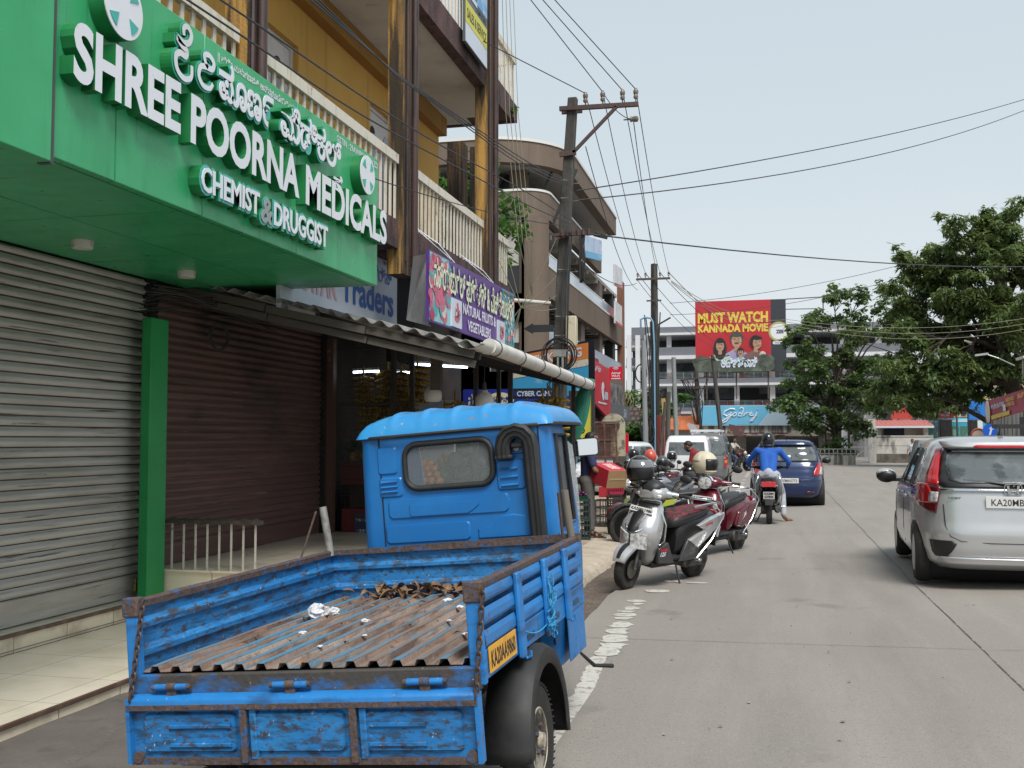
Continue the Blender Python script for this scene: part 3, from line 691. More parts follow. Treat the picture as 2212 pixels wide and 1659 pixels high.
for a_, c_ in bays:
 for z0, z1 in ((.05, .115), (.135, .195), (.215, .262)):
  b.loft([[(.7315, y, z0), (.7375, y, z0+.012), (.7375, y, z1-.022), (.7315, y, z1)] for y in (a_, a_+.02, c_-.02, c_)], closed=False, caps=False)
T(b, 'pressed_bay', m_bedout)
b = TB(); b.box(.7120, .7345, .01, 1.83, -.06, .045); T(b, 'lower_strip', m_bedout, bevel=.004)
b = TB()
for y in (.22, .62, 1.10, 1.55):
 b.box(.7342, .7375, y, y+.12, -.035, -.008)
T(b, 'strip_slot', mat('slot_shadow', (.02,.06,.12), .6), bevel=.003)
for y in (.49, .96, 1.38):
 b = TB(); b.prism([(-.032,-.075),(.032,-.075),(.032,.27),(-.032,.27)], frame((.734, y, 0), (0,1,0), (0,0,1)), 0, .024); T(b, 'stake', m_bedout, bevel=.008)
 b = TB(); b.tube([(.735, y+.05, -.07), (.75, y+.05, -.09), (.765, y+.055, -.08), (.765, y+.055, -.06)], .007, 6); T(b, 'rope_hook', m_bedout)
m_ply = mat('yellow_plate', (.72,.36,.03), .5, layers=[((.45,.22,.03), 12, .55, .72, .6)]); m_plk = mat('plate_black', (.015,.014,.013), .6)
b = TB(); b.rbox((.7405, .232, .005), (.004, .37, .095)); pk = T(b, 'number_plate', m_ply)
b = TB(); text(b, 'KA20AA9860', frame((.7432, .065, -.03), (0,1,0), (0,0,1)), width=.335, height=.066, off=.03, res=2); T(b, 'plate_lettering', m_plk, pk)
b = TB(); b.box(-.725, .725, -.03, .004, -.085, -.002); T(b, 'rear_sill', m_sill, bevel=.006)
for x in (-.53, -.02, .52):
 b = TB(); b.cyl((x-.07, -.05, -.045), (x-.02, -.05, -.045), .013); b.cyl((x+.02, -.05, -.045), (x+.07, -.05, -.045), .013); h_ = T(b, 'hinge', m_bedout, smooth=40)
 b = TB(); b.cyl((x-.085, -.05, -.045), (x+.085, -.05, -.045), .0105); b.cyl((x-.019, -.05, -.045), (x+.019, -.05, -.045), .016); b.box(x-.02, x+.02, -.056, -.03, -.09, -.04); T(b, 'hinge_pin', m_rust, h_, smooth=40)
GZ0, GZ1 = -.332, -.078
b = TB()
b.box(-.715, .715, -.045, -.036, GZ0, GZ1)
gt = T(b, 'tailgate', m_bed)
b = TB()
b.loft([[(x, -.030, -.072), (x, -.06, -.078), (x, -.075, -.092), (x, -.078, -.122), (x, -.066, -.126), (x, -.046, -.124)] for x in (-.72, -.3, .3, .72)], closed=True)
T(b, 'rolled_edge', m_bedout, gt, bevel=.004)
b = TB(); b.box(-.72, .72, -.079, -.076, -.128, -.108); b.box(-.716, .716, -.062, -.046, GZ0-.006, GZ0+.018); T(b, 'rust_strip', m_rust, gt)
for x0, x1 in ((-.66, -.255), (-.18, .195), (.275, .655)):
 b = TB(); z0, z1 = -.295, -.142; r = .02; pts = []
 for cx, cz, a0 in ((x1-r, z0+r, -90), (x1-r, z1-r, 0), (x0+r, z1-r, 90), (x0+r, z0+r, 180)):
  for k in range(4): t = R(a0+30*k); pts.append((cx+r*math.cos(t), cz+r*math.sin(t)))
 ins = [(x0+(x1-x0)/2+(p[0]-(x0+x1)/2)*.965, (z0+z1)/2+(p[1]-(z0+z1)/2)*.90) for p in pts]
 b.loft([[(p[0], -.0452, p[1]) for p in pts], [(p[0], -.058, p[1]) for p in ins]]); b.f[-2:] = b.f[-2:]
 pn = T(b, 'pressed_panel', m_bed, gt)
 if x0 > -.2 and x0 < 0: continue
 b = TB(); s_ = -1 if x0 < 0 else 1
 for zc in (-.185, -.255):
  xa, xb = (x0+.12, x1-.02) if x0 < 0 else (x0+.02, x1-.14)
  b.box(xa, xb, -.0605, -.0585, zc-.0, zc+.006); b.loft([[(xa, -.0585, zc-.024), (xa, -.068, zc-.014), (xa, -.068, zc-.004), (xa, -.0585, zc)], [(xb, -.0585, zc-.024), (xb, -.068, zc-.014), (xb, -.068, zc-.004), (xb, -.0585, zc)]])
 T(b, 'pressed_groove', m_bed, gt)
for x in (-.215, .235):
 b = TB(); b.prism([(-.014,-.328),(.014,-.328),(.014,-.128),(-.014,-.128)], frame((x, -.062, 0), (1,0,0), (0,0,1)), 0, .016); T(b, 'gate_post', m_rust, gt, bevel=.003)
 b = TB(); b.box(x+.02, x+.05, -.066, -.045, -.32, -.13); T(b, 'gate_rib', m_bed, gt, bevel=.006)
b = TB()
for sx in (-1, 1): b.box(sx*.717-.008, sx*.717+.008, -.075, -.03, GZ0, -.085)
T(b, 'gate_side', m_bedout, gt)
b = TB()
for sx in (-1, 1): b.cyl((sx*.685, -.066, -.31), (sx*.685, -.0475, -.31), .022, n=14)
T(b, 'gate_stud', m_rust, gt)
def chain(p0, p1, sag, n, nm='chain'):
 b = TB(); p0, p1 = Vector(p0), Vector(p1)
 for i in range(n):
  t = (i+.5)/n; c = p0.lerp(p1, t) + Vector((0, -sag*math.sin(PI*t), 0)); d = (p1-p0).normalized()
  s = Vector((1, 0, 0)) if i % 2 else Vector((0, 1, 0)); hl = (p1-p0).length/n*.72; hw = .009
  pts = []
  for k in range(12):
   a = 2*PI*k/12; pts.append(c + d*(hl*math.cos(a)) + s*(hw*math.sin(a)))
  b.tube(pts, .0042, 5, closed=True)
 T(b, nm, m_chain, smooth=60)
chain((-.645, -.035, .29), (-.70, -.075, -.09), .0, 15); chain((.765, -.04, .29), (.715, -.07, -.11), .0, 15)
CX0 = .02
def roundrect(hw, r, n=6):
 return None
b = TB(); rings = []
def cab_ring(z, hw, y0, y1, rr=.07, rf=.46):
 pts = []
 for cx, cy, r, a0 in ((CX0+hw-rr, y0+rr, rr, -90), (CX0+hw-rf, y1-rf, rf, 0), (CX0-hw+rf, y1-rf, rf, 90), (CX0-hw+rr, y0+rr, rr, 180)):
  for k in range(9): t = R(a0+11.25*k); pts.append((cx+r*math.cos(t), cy+r*math.sin(t), z))
 return pts
for z, hw, y1 in ((-.42,.53,2.80),(-.2,.56,2.92),(.15,.575,2.95),(.40,.575,2.90),(.60,.57,2.84),(.80,.565,2.78),(.90,.56,2.75)): rings.append(cab_ring(z, hw, 1.93, y1))
b.loft(rings, caps=False)
cab = T(b, 'cab_shell', m_blue, smooth=50)
b = TB()
def roof(u, v):
 x = -1 + 2*u; y = -1 + 2*v
 hx, y0, y1 = .578, 1.915, 2.80
 f = (1-abs(x)**4.5)**(1/2.6) * (1-abs(y)**5)**(1/2.6)
 z = .905 + .145*f
 if f > .3: z += .012*max(0, math.cos(x*PI*6.4))**3*min(1, (f-.3)*2)
 return (CX0+.01+x*hx, (y0+y1)/2 + y*(y1-y0)/2, z)
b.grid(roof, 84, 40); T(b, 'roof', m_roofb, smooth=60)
b = TB(); ring = [(CX0+.01+.60*math.copysign(abs(math.cos(t))**.35, math.cos(t)), 2.35+.46*math.copysign(abs(math.sin(t))**.35, math.sin(t)), .905) for t in [2*PI*i/60 for i in range(60)]]
b.tube(ring, .011, 6, closed=True); T(b, 'drip_rail', m_blk, smooth=60)
def rr_pts(x0, x1, z0, z1, r, n=7):
 pts = []
 for cx, cz, a0 in ((x1-r, z0+r, -90), (x1-r, z1-r, 0), (x0+r, z1-r, 90), (x0+r, z0+r, 180)):
  for k in range(n): t = R(a0+90*k/(n-1)); pts.append((cx+r*math.cos(t), cz+r*math.sin(t)))
 return pts
b = TB(); wp = rr_pts(-.262, .258, .600, .852, .075)
b.tube([(p[0], 1.922, p[1]) for p in wp], .017, 8, closed=True); T(b, 'window_rubber', m_blk, smooth=60)
def cut(o, cutters):
 for c in cutters:
  md = o.modifiers.new('cut', 'BOOLEAN'); md.object = c; md.operation = 'DIFFERENCE'; md.solver = 'EXACT'
 bpy.context.view_layer.update()
 dg = bpy.context.evaluated_depsgraph_get()
 me = bpy.data.meshes.new_from_object(o.evaluated_get(dg)); old = o.data
 o.modifiers.clear(); o.data = me
 for c in cutters: cm = c.data; bpy.data.objects.remove(c); bpy.data.meshes.remove(cm)
md = cab.modifiers.new('s', 'SOLIDIFY'); md.thickness = .012; md.offset = -1
b = TB(); b.prism(wp, frame((0, 1.99, 0), (1,0,0), (0,0,1)), -.15, .15); k1 = T(b, 'k', m_blk)
b = TB(); b.prism([(2.08,.34),(2.44,.34),(2.40,.84),(2.08,.84)], frame((0,0,0), (0,1,0), (0,0,1)), -.9, .9); k2 = T(b, 'k', m_blk)
b = TB(); b.prism([(-.44,.42),(.48,.42),(.46,.86),(-.42,.86)], frame((0, 2.85, 0), (1,0,0), (0,0,1)), -.45, .45); k3 = T(b, 'k', m_blk)
cut(cab, [k1, k2, k3]); cab.data.shade_smooth(); cab.data.set_sharp_from_angle(angle=R(40))
b = TB(); b.prism(wp, frame((0, 1.93, 0), (1,0,0), (0,0,1)), -.002, .002); T(b, 'rear_window', m_clear)
b = TB(); b.quad((-.30, 2.86, .43), (.34, 2.86, .43), (.32, 2.74, .85), (-.28, 2.74, .85)); T(b, 'windscreen', m_clear, solid=.004)
b = TB(); b.tube([(-.05,2.84,.50),(.15,2.81,.58),(.25,2.79,.66)], .008, 6); b.cyl((.02, 2.87, .4), (.02, 2.75, .88), .014); T(b, 'wiper', m_blk)
b = TB(); b.box(-.4, .42, 2.2, 2.3, .2, .55); b.box(-.42, .44, 2.2, 2.6, .1, .22); T(b, 'seat', m_blk, bevel=.03)
def pressing(pts, h=.008, nm='pressing', m=m_blue, inset=.93):
 b = TB(); cx = sum(p[0] for p in pts)/len(pts); cz = sum(p[1] for p in pts)/len(pts)
 ins = []
 for p in pts:
  d = Vector((p[0]-cx, p[1]-cz)); L = max(d.length, 1e-6); k = max(0, 1-.010/L); ins.append((cx+d.x*k, cz+d.y*k))
 b.loft([[(p[0], 1.9295, p[1]) for p in pts], [(p[0], 1.9295-h, p[1]) for p in ins]]); return T(b, nm, m, smooth=30)
pressing(rr_pts(-.43, -.31, .69, .85, .02)); pressing(rr_pts(-.43, -.285, .56, .675, .02)); pressing(rr_pts(.275, .44, .555, .725, .02)); pressing(rr_pts(.285, .45, .75, .86, .02))
pressing(rr_pts(-.385, .335, .44, .545, .025)); pressing([(-.26,.46),(-.25,.445),(.10,.445),(.13,.46),(.17,.49),(.17,.515),(-.26,.51)], .013)
pressing(rr_pts(-.41, .10, .30, .40, .02)); pressing([(.14,.30),(.47,.30),(.47,.40),(.36,.425),(.28,.42),(.22,.36),(.14,.35)])
b = TB()
for xs, zs in ((-.415, (.595,.622,.65)), (.30, (.585,.63,.675))):
 for z in zs: b.loft([[(xs, 1.922, z-.006), (xs, 1.908, z-.004), (xs, 1.922, z+.006)], [(xs+.10, 1.922, z-.004), (xs+.10, 1.908, z-.002), (xs+.10, 1.922, z+.008)]])
T(b, 'louvre', m_bedout, smooth=30)
b = TB()
for x in (-.415, .53): b.box(x-.003, x+.003, 1.925, 1.932, -.3, .9)
T(b, 'seam', m_under)
b = TB(); path = [(.335,1.885,.735),(.335,1.885,.80),(.345,1.885,.835),(.375,1.885,.868),(.415,1.885,.88),(.455,1.885,.868),(.485,1.885,.835),(.492,1.885,.79),(.495,1.885,.6),(.498,1.885,.45),(.50,1.885,.29)]
rings = []
for i, p in enumerate(path):
 d = Vector(path[min(i+1, len(path)-1)]) - Vector(path[max(0, i-1)]); d.normalize(); n_ = Vector((d.z, 0, -d.x)); w = .042
 ring = []
 for a, h in ((-1,.03),(-1,-.02),(-.62,-.036),(-.55,-.026),(-.1,-.026),(0,-.038),(.1,-.026),(.55,-.026),(.62,-.036),(1,-.02),(1,.03)): q = Vector(p) + n_*(a*w) + Vector((0, h, 0)); ring.append(q)
 rings.append(ring)
b.loft(rings); T(b, 'air_snorkel', m_blk, smooth=35)
b = TB(); b.box(.288, .39, 1.855, 1.915, .725, .75); b.rbox((.425, 1.90, .80), (.09, .05, .03)); T(b, 'snorkel_mouth', m_blk, bevel=.008)
b = TB(); b.cyl((.405, 1.93, .785), (.405, 1.905, .785), .017, n=12); T(b, 'snorkel_bolt', m_rim)
b = TB(); b.tube([(.602,2.08,.33),(.585,2.44,.33),(.575,2.40,.845),(.592,2.08,.845)], .012, 6, closed=True); T(b, 'window_frame', m_blk)
b = TB(); b.tube([(-.562,2.08,.33),(-.545,2.44,.33),(-.535,2.40,.845),(-.552,2.08,.845)], .012, 6, closed=True); T(b, 'window_frame', m_blk)
b = TB(); b.quad((.595,2.10,.36), (.592,2.28,.36), (.585,2.26,.83), (.588,2.10,.83)); T(b, 'quarter_glass', m_clear, solid=.003)
b = TB(); b.grid(lambda u, v: (.572+.012*u+.008*math.sin(v*4), 2.44+.14*u, .26+.56*v-.04*u*v), 4, 10); T(b, 'plastic_flap', m_curt, solid=.002)
b = TB(); b.box(.594, .602, 1.97, 2.40, -.40, .30); T(b, 'door', m_bedout, bevel=.004)
b = TB(); b.tube([(.46,2.60,.70),(.52,2.63,.75),(.56,2.63,.76)], .008, 6); ma = T(b, 'mirror_arm', m_blk)
MX0, MX1, MZ0, MZ1 = .575, .73, .706, .815
mc = ((MX0+MX1)/2, 2.62, (MZ0+MZ1)/2); mw, mhh = (MX1-MX0)/2, (MZ1-MZ0)/2; MF_ = frame(mc, (1,.10,0), (0,.04,1))
b = TB(); b.prism(rr_pts(-mw, mw, -mhh, mhh, .02), MF_, -.03, 0); mh = T(b, 'mirror_housing', m_blk)
b = TB(); b.prism(rr_pts(-mw+.006, mw-.006, -mhh+.006, mhh-.006, .016), MF_, .001, .003); T(b, 'mirror_glass', m_mirror, mh)
for sx, lean in ((-1, -.03), (1, -.02)):
 b = TB(); b.cyl((sx*.70, 1.80, .26), (sx*.70+lean, 1.80, .54), .021, n=12); T(b, 'corner_stake', m_steel if sx < 0 else mat('weathered_wood_stake', (.15,.13,.11), .85, layers=[((.07,.06,.05), (20,20,2), .5, .65, .8)]), smooth=40)
b = TB(); b.tube([(-.74, 1.5, .27), (-.735, 1.72, .52)], .006, 6); b.tube([(.665, 1.74, .29), (.66, 1.74, .53)], .008, 6); T(b, 'iron_rod', m_chain)
b = TB(); b.box(-.45, .45, -.0, 2.3, -.30, -.09); b.box(-.62, .62, .62, .78, -.52, -.42); b.cyl((-.3, .25, -.34), (.3, .25, -.34), .1, n=14); b.box(.3, .55, .18, .3, -.5, -.25); b.tube([(-.35,.1,-.3),(-.3,.08,-.42),(-.1,.08,-.44)], .025, 8); T(b, 'chassis', m_under)
def wheel(cx, cy, cz, sx, r=.245, w=.125):
 M_ = frame((cx, cy, cz), (0, 1, 0), (0, 0, 1)) if sx > 0 else frame((cx, cy, cz), (0, -1, 0), (0, 0, 1))
 b = TB(); h = w/2
 b.lathe([(.135,-h*.8),(.17,-h),(r*.88,-h*.95),(r*.97,-h*.7),(r,-h*.5),(r,-h*.06),(r*.985,-.002),(r*.985,.002),(r,h*.06),(r,h*.5),(r*.97,h*.7),(r*.88,h*.95),(.17,h),(.135,h*.8)], M_, 40)
 wl_ = T(b, 'wheel', m_rub, smooth=30)
 b = TB(); b.lathe([(.137,h*.8),(.13,h*.86),(.122,h*.62),(.10,h*.35),(.085,h*.45),(.06,h*.75),(.035,h*.8),(.03,h*1.15),(0,h*1.18)], M_, 32)
 T(b, 'rim', m_rim, wl_, smooth=40)
 b = TB()
 for k in range(5):
  a = 2*PI*k/5; p = M_ @ Vector((.062*math.cos(a), .062*math.sin(a), h*.7)); q = M_ @ Vector((.062*math.cos(a), .062*math.sin(a), h*.98)); b.cyl(p, q, .011, n=6)
 T(b, 'wheel_nut', m_rust, wl_)
 b = TB()
 for k in range(48):
  a = 2*PI*k/48
  for s_ in (-1, 1):
   p = Vector((math.cos(a)*(r+.001), math.sin(a)*(r+.001), s_*h*.62)); q = Vector((math.cos(a+.05)*(r*.93), math.sin(a+.05)*(r*.93), s_*h*.97)); b.bar(M_ @ p, M_ @ q, .011, .006)
 T(b, 'tread_block', m_rub, wl_)
wheel(.68, .70, -.465, 1); wheel(-.68, .70, -.465, -1); wheel(.02, 2.75, -.465, 1)
for sx in (-1, 1):
 b = TB(); xo, xi = .785, .60; outer = []
 for a in range(-4, 185, 9):
  t = R(a); outer.append((.70 + .36*math.cos(t)*(1.0), -.44 + .375*math.sin(t)))
 arc = [(1.055, -.52)] + outer + [(.335, -.46)]
 rings = [[(sx*xi, p[0], p[1]) , (sx*(xo-.03), p[0], p[1]), (sx*xo, .70+(p[0]-.70)*.96, -.44+(p[1]+.44)*.955), (sx*xo, .70+(p[0]-.70)*.80, -.44+(p[1]+.44)*.78)] for p in arc]
 b.loft(rings if sx > 0 else [r_[::-1] for r_ in rings], caps=False, closed=False); T(b, 'mudguard', m_blk, solid=.006, smooth=40)
b = TB(); b.tube([(.63,2.1,-.38),(.68,2.2,-.47),(.76,2.32,-.50)], [.008,.012,.014], 6); T(b, 'rubber_strip', m_blk)
m_paper = mat('crumpled_paper', (.62,.62,.64), .8, layers=[((.12,.13,.22), (30,30,30), .56, .62, .8)])
m_leaf = mat('dry_leaf', (.17,.095,.05), .85, layers=[((.30,.19,.09), 20, .5, .65, .8), ((.07,.04,.03), 30, .55, .7, .7)])
MW = lambda p: M_T @ Vector(p)
def crumple(b, c, r, seed, fl=1.):
 k0 = len(b.v); b.ball(c, r, 14, 9)
 for i in range(k0, len(b.v)):
  d = b.v[i] - Vector(c); n_ = noise.noise_vector(b.v[i]*(2.2/r) + Vector((seed, 0, 0))); d = d*(1+.45*n_.x) + n_*(r*.35); d.z *= fl; b.v[i] = Vector(c) + d
b = MB(); crumple(b, MW((-.46, 1.10, .055)), .05, 1, .75); crumple(b, MW((-.39, 1.14, .045)), .03, 3, .7)
tag(b.build('crumpled_paper', m_paper), 'crumpled printed paper ball on the rusty truck bed by its left side', 'litter')
random.seed(3)
b = MB()
def leaf(b, p, L, w, rz, curl):
 M_ = Matrix.Translation(p) @ Euler((random.uniform(-.5,.5), random.uniform(-.5,.5), rz)).to_matrix().to_4x4()
 rows = []
 for i in range(7):
  t = i/6; h = w*math.sin(PI*min(1, t*.96+.02))**.8; z = curl*math.sin(PI*t)
  rows.append([M_ @ Vector((L*(t-.5), -h, z+abs(h)*.5)), M_ @ Vector((L*(t-.5), 0, z)), M_ @ Vector((L*(t-.5), h, z+abs(h)*.5))])
 b.loft(rows, caps=False, closed=False)
for i in range(48):
 x = random.triangular(-.66, .30, -.25); y = 1.80 - abs(random.gauss(0, .06)) - .04*(x > 0); leaf(b, MW((x, y, .03+random.random()*.04)), random.uniform(.05,.13), random.uniform(.012,.03), random.uniform(0, 6.3), random.uniform(-.01,.03))
for i in range(40):
 leaf(b, MW((random.uniform(-.6,.6), random.uniform(.3,1.7), .032)), random.uniform(.015,.04), random.uniform(.004,.012), random.uniform(0, 6.3), .004)
for i in range(12):
 x = random.uniform(-.5,.2); pts = [MW((x+.06*k*math.cos(i), 1.76-.05*abs(math.sin(i*k)), .045+.02*math.sin(k+i))) for k in range(5)]; b.tube(pts, .004, 5)
tag(b.build('dry_leaves', m_leaf), 'dry leaves and twigs swept against the front of the truck bed', 'leaves', kind='stuff')
b = MB()
for x, y, r_ in ((-.30,.62,.018),(-.12,.9,.02),(.05,.5,.012),(.25,1.2,.02),(.10,1.45,.026),(.33,.8,.013),(-.05,.28,.012),(.52,.45,.014),(.2,1.62,.03)): crumple(b, MW((x, y, .034)), r_, x*9, .35)
tag(b.build('paper_scraps', m_paper), 'small white paper scraps scattered over the rusty truck bed', 'litter', kind='stuff')
b = MB(); random.seed(8)
for k in range(7):
 pts = []
 for i in range(26):
  t = i/25; a = t*2*PI*2.2 + k; pts.append(MW((.765+.012*math.sin(a*1.7), .97+.06*math.sin(a)*(.5+.5*t)+.02*math.cos(k*3+i), .17-.22*t+.03*math.cos(a*1.3+k))))
 b.tube(pts, .0028, 4)
b.tube([MW((.745, .49+.022*i, .035-.03*math.sin(PI*i/22)-.05*i/22)) for i in range(23)], .0035, 4); b.tube([MW((.765, .97, .0-.008*i)) for i in range(12)], .0028, 4)
tag(b.build('blue_twine', mat('blue_twine', (.03,.27,.50), .7)), 'tangle of thin blue twine tied to a stake on the truck side', 'twine')
_th, _yw = R(3.066), R(13.573)
def _ray(u, v):
 a = (u-1106)/2250; q = (829.5-v)/2250
 up = q*math.cos(_th)+math.sin(_th); f = math.cos(_th)-q*math.sin(_th)
 return Vector((a*math.cos(_yw)-f*math.sin(_yw), a*math.sin(_yw)+f*math.cos(_yw), up))
def at(u, v, Y): d_ = _ray(u, v); return Vector((0, 0, 1.58)) + d_*(Y/d_.y)
def atx(u, v, X): d_ = _ray(u, v); return Vector((0, 0, 1.58)) + d_*(X/d_.x)
# ================================================================== HANGING SIGNS ON THE YELLOW BUILDING
m_signw = mat('sign_white', (.60,.66,.74), .4, layers=[((.50,.57,.66), 1.5, .45, .7, .6), ((.3,.3,.3), (12,12,2), .66, .75, .4)])
m_signb = mat('sign_blue_letters', (.03,.12,.42), .4); m_signp = mat('sign_pink_letters', (.62,.40,.42), .45); m_signk = mat('sign_dark_letters', (.03,.03,.04), .5)
m_fram = mat('dark_steel_frame', (.03,.028,.027), .6, layers=[((.10,.06,.04), 14, .6, .7, .8)])
ts = thing('traders_sign', (-4.6, 11, 2.9), 'pale blue traders sign with blue lettering half hidden behind the green canopy', 'shop sign')
TX = -4.6; ty = lambda u, v: atx(u, v, TX).y
b = MB(); b.box(TX-.05, TX, 9.36, ty(858, 600), 2.86, 3.84); loc(b.build('board', m_signw, ts, bevel=.004), ts)
b = MB(); text(b, 'Traders', FX(TX+.006, ty(736, 650), 3.14), width=ty(849, 650)-ty(736, 650), height=.36, off=.025); loc(b.build('lettering', m_signb, ts), ts)
b = MB(); text(b, 'VINAYAK', FX(TX+.006, 9.4, 3.12), width=ty(728, 630)-9.4, height=.40, off=.03); loc(b.build('lettering', m_signp, ts), ts)
b = MB(); text(b, 'ಟ್ರೇಡರ್ಸ್', FX(TX+.006, ty(770, 600), 3.53), width=ty(846, 600)-ty(770, 600), height=.20, off=.02, split=True); loc(b.build('lettering', m_signb, ts), ts)
b = MB(); text(b, 'PH : 2520955', FX(TX+.006, ty(828, 550), 3.765), width=ty(855, 555)-ty(828, 550), height=.055, off=.012); loc(b.build('lettering', m_signk, ts), ts)
b = MB(); b.box(-4.75, -4.66, 12.72, 13.6, 2.6, 3.84); loc(b.build('recess_shade', m_grime_shade, ts), ts)  # black box: the shade of the recess put in as colour, no dirt here
m_galv = mat('dull_sheet_steel', (.33,.33,.34), .42, metal=.5, layers=[((.10,.085,.08), (3,3,1), .48, .72, .8)])
b = MB(); P0, P1, P2, P3 = atx(880, 692, -3.98), atx(928, 705, -3.72), atx(928, 548, -3.72), atx(895, 555, -3.98)
b.quad(P0, P1, P2, P3); tag(b.build('steel_board', m_galv, solid=.04), 'stained bare steel panel leaning left of the purple fruit sign', 'panel')
m_purple = mat('purple_vinyl', (.105,.035,.235), .35, layers=[((.13,.05,.28), 1.5, .4, .7, .6)])
m_cream = mat('cream_letter', (.78,.80,.60), .45); m_outl = mat('dark_letter_edge', (.03,.035,.03), .5); m_lilac = mat('pale_lilac_letter', (.74,.70,.82), .45)
ps = thing('fruit_shop_sign', (-3.62, 13, 2.9), 'purple vegetable and fruit shop sign hung under the white balcony railing', 'shop sign')
XS = -3.60
zt = lambda y: 3.72 + .012*(y-11)
b = MB(); b.add([(XS-.035, 10.97, 2.90), (XS-.035, 15.06, 2.90), (XS-.035, 15.06, 3.76), (XS-.035, 10.97, 3.70), (XS, 10.97, 2.90), (XS, 15.06, 2.90), (XS, 15.06, 3.76), (XS, 10.97, 3.70)], [(0,3,2,1),(4,5,6,7),(0,1,5,4),(1,2,6,5),(2,3,7,6),(3,0,4,7)])
loc(b.build('board', m_purple, ps), ps)
m_fruit = []
for nm, c_ in (('printed_pink', (.62,.13,.22)), ('printed_teal', (.08,.38,.42)), ('printed_cream', (.72,.62,.48)), ('printed_crimson', (.42,.03,.09)), ('printed_aqua', (.28,.55,.60))): m_fruit.append(mat(nm, c_, .4, layers=[((c_[0]*.5, c_[1]*.5, c_[2]*.5), 9, .5, .7, .7)]))
random.seed(21)
b = MB()
def disc(b, y, z, r1, r2, k, h=.003, n=14):
 b.cur = k; b.prism([(r1*math.cos(2*PI*i/n), r2*math.sin(2*PI*i/n)) for i in range(n)], FX(XS, y, z), h, h+.0015+.0004*random.random())
b.cur = 4; b.prism([(11.0,2.92),(11.9,2.92),(11.72,3.2),(11.85,3.45),(11.7,3.695),(11.0,3.685)], FX(XS,0,0), .001, .0025)
b.cur = 1; b.prism([(14.35,2.92),(15.04,2.92),(15.04,3.74),(14.25,3.73),(14.45,3.4)], FX(XS,0,0), .001, .0025)
for i in range(70):
 y = random.uniform(11.02, 11.75); z = random.uniform(2.95, 3.66); r_ = random.uniform(.03,.11); disc(b, y, max(2.9+r_, min(3.68-r_, z)), r_, r_*random.uniform(.8,1.3) if z < 3.5 else r_, random.choice((0,0,3,1,2,0)), .003+.0006*i/4)
for i in range(90):
 y = random.uniform(14.4, 15.0); z = random.uniform(2.95, 3.7); r_ = random.uniform(.02,.055); disc(b, y, max(2.9+r_, min(3.72-r_, z)), r_, r_, random.choice((0,1,4,2,3)), .003+.0005*i/4)
loc(b.build('printed_fruit', m_fruit, ps), ps)
b = MB(); text(b, 'ನಾ್ಯಚುರಲ್ ಫು್ರಟ್ಸ್ & ವೆಜಿಟೇಬಲ್ಸ್', FX(XS+.014, 11.08, 3.235), width=3.90, height=.455, off=.05, split=True); loc(b.build('lettering_edge', m_outl, ps), ps)
b = MB(); text(b, 'ನಾ್ಯಚುರಲ್ ಫು್ರಟ್ಸ್ & ವೆಜಿಟೇಬಲ್ಸ್', FX(XS+.017, 11.11, 3.255), width=3.84, height=.415, off=.024, split=True); loc(b.build('lettering', m_cream, ps), ps)
b = MB(); text(b, 'NATURAL FRUITS &', FX(XS+.016, 12.28, 3.135), width=1.62, height=.135, off=.03); text(b, 'VEGETABLERS', FX(XS+.016, 12.50, 2.945), width=1.12, height=.135, off=.03); loc(b.build('lettering', m_lilac, ps), ps)
b = MB(); text(b, 'M: 9880085490', FX(XS+.016, 14.2, 3.655), width=.75, height=.06, off=.012); loc(b.build('lettering', m_signk, ps), ps)
for y0, y1, z0, z1 in ((11.78, 12.2, 2.93, 3.27), (13.98, 14.38, 2.93, 3.25)):
 b = MB(); b.prism([(y0,z0),(y1,z0),(y1,z1),(y0,z1)], FX(XS,0,0), .004, .024); ph = loc(b.build('picture_card', m_signw, ps), ps)
 b = MB(); yc, zc = (y0+y1)/2, z0+.1
 b.cur = 0; b.prism([(.11*math.cos(R(a)), .07*math.sin(R(a))) for a in range(180, 361, 20)], FX(XS, yc, zc+.03), .026, .028)
 for i in range(16): b.cur = (0,3,1,2,0)[i % 5]; r_ = .028; b.prism([(r_*math.cos(2*PI*k/9), r_*math.sin(2*PI*k/9)) for k in range(9)], FX(XS, yc+random.uniform(-.08,.08), zc+.05+abs(random.gauss(0,.05))), .028+.001*i, .029+.001*i)
 o_ = b.build('picture_fruit', m_fruit, ph)
b = MB()
for y in (11.95, 14.0): b.tube([(-4.15, y, 4.2), (-3.8, y+.01, 3.95), (XS-.01, y+.03, 3.72)], .006, 5); b.tube([(-4.15, y+.04, 4.2), (XS-.01, y+.05, 3.72)], .005, 5)
loc(b.build('tie_cord', m_signw, ps), ps)
b = MB(); b.tube([(-4.3, 16.3, 3.88), (-3.45, 17.0, 3.86)], .035, 10); tag(b.build('drain_pipe', mat('white_pvc', (.62,.60,.55), .45, layers=[((.42,.37,.30), 5, .5, .72, .6)]), smooth=50), 'short white drain pipe sticking out past the purple sign', 'pipe')
m_pvc = MATS['white_pvc']
us = thing('computer_shop_sign', (-4.12, 14.9, 7.6), 'grey and yellow computer sales sign tied to the upper balcony', 'shop sign')
b = MB(); A_, B_, C_, D_ = atx(989, 75, -4.08), atx(1047, 137, -4.08), atx(1042, 0, -4.08), atx(985, -60, -4.08)
y0s, y1s, z0s, z1s = 14.05, 15.25, 7.28, 8.75
b.box(-4.12, -4.08, y0s, y1s, z0s, z1s); loc(b.build('board', mat('sign_slate', (.10,.115,.125), .4), us), us)
b = MB(); b.box(-4.079, -4.076, y0s+.01, y1s-.01, z0s+.30, z0s+.62); loc(b.build('band', mat('sign_yellow', (.62,.58,.05), .45), us), us)
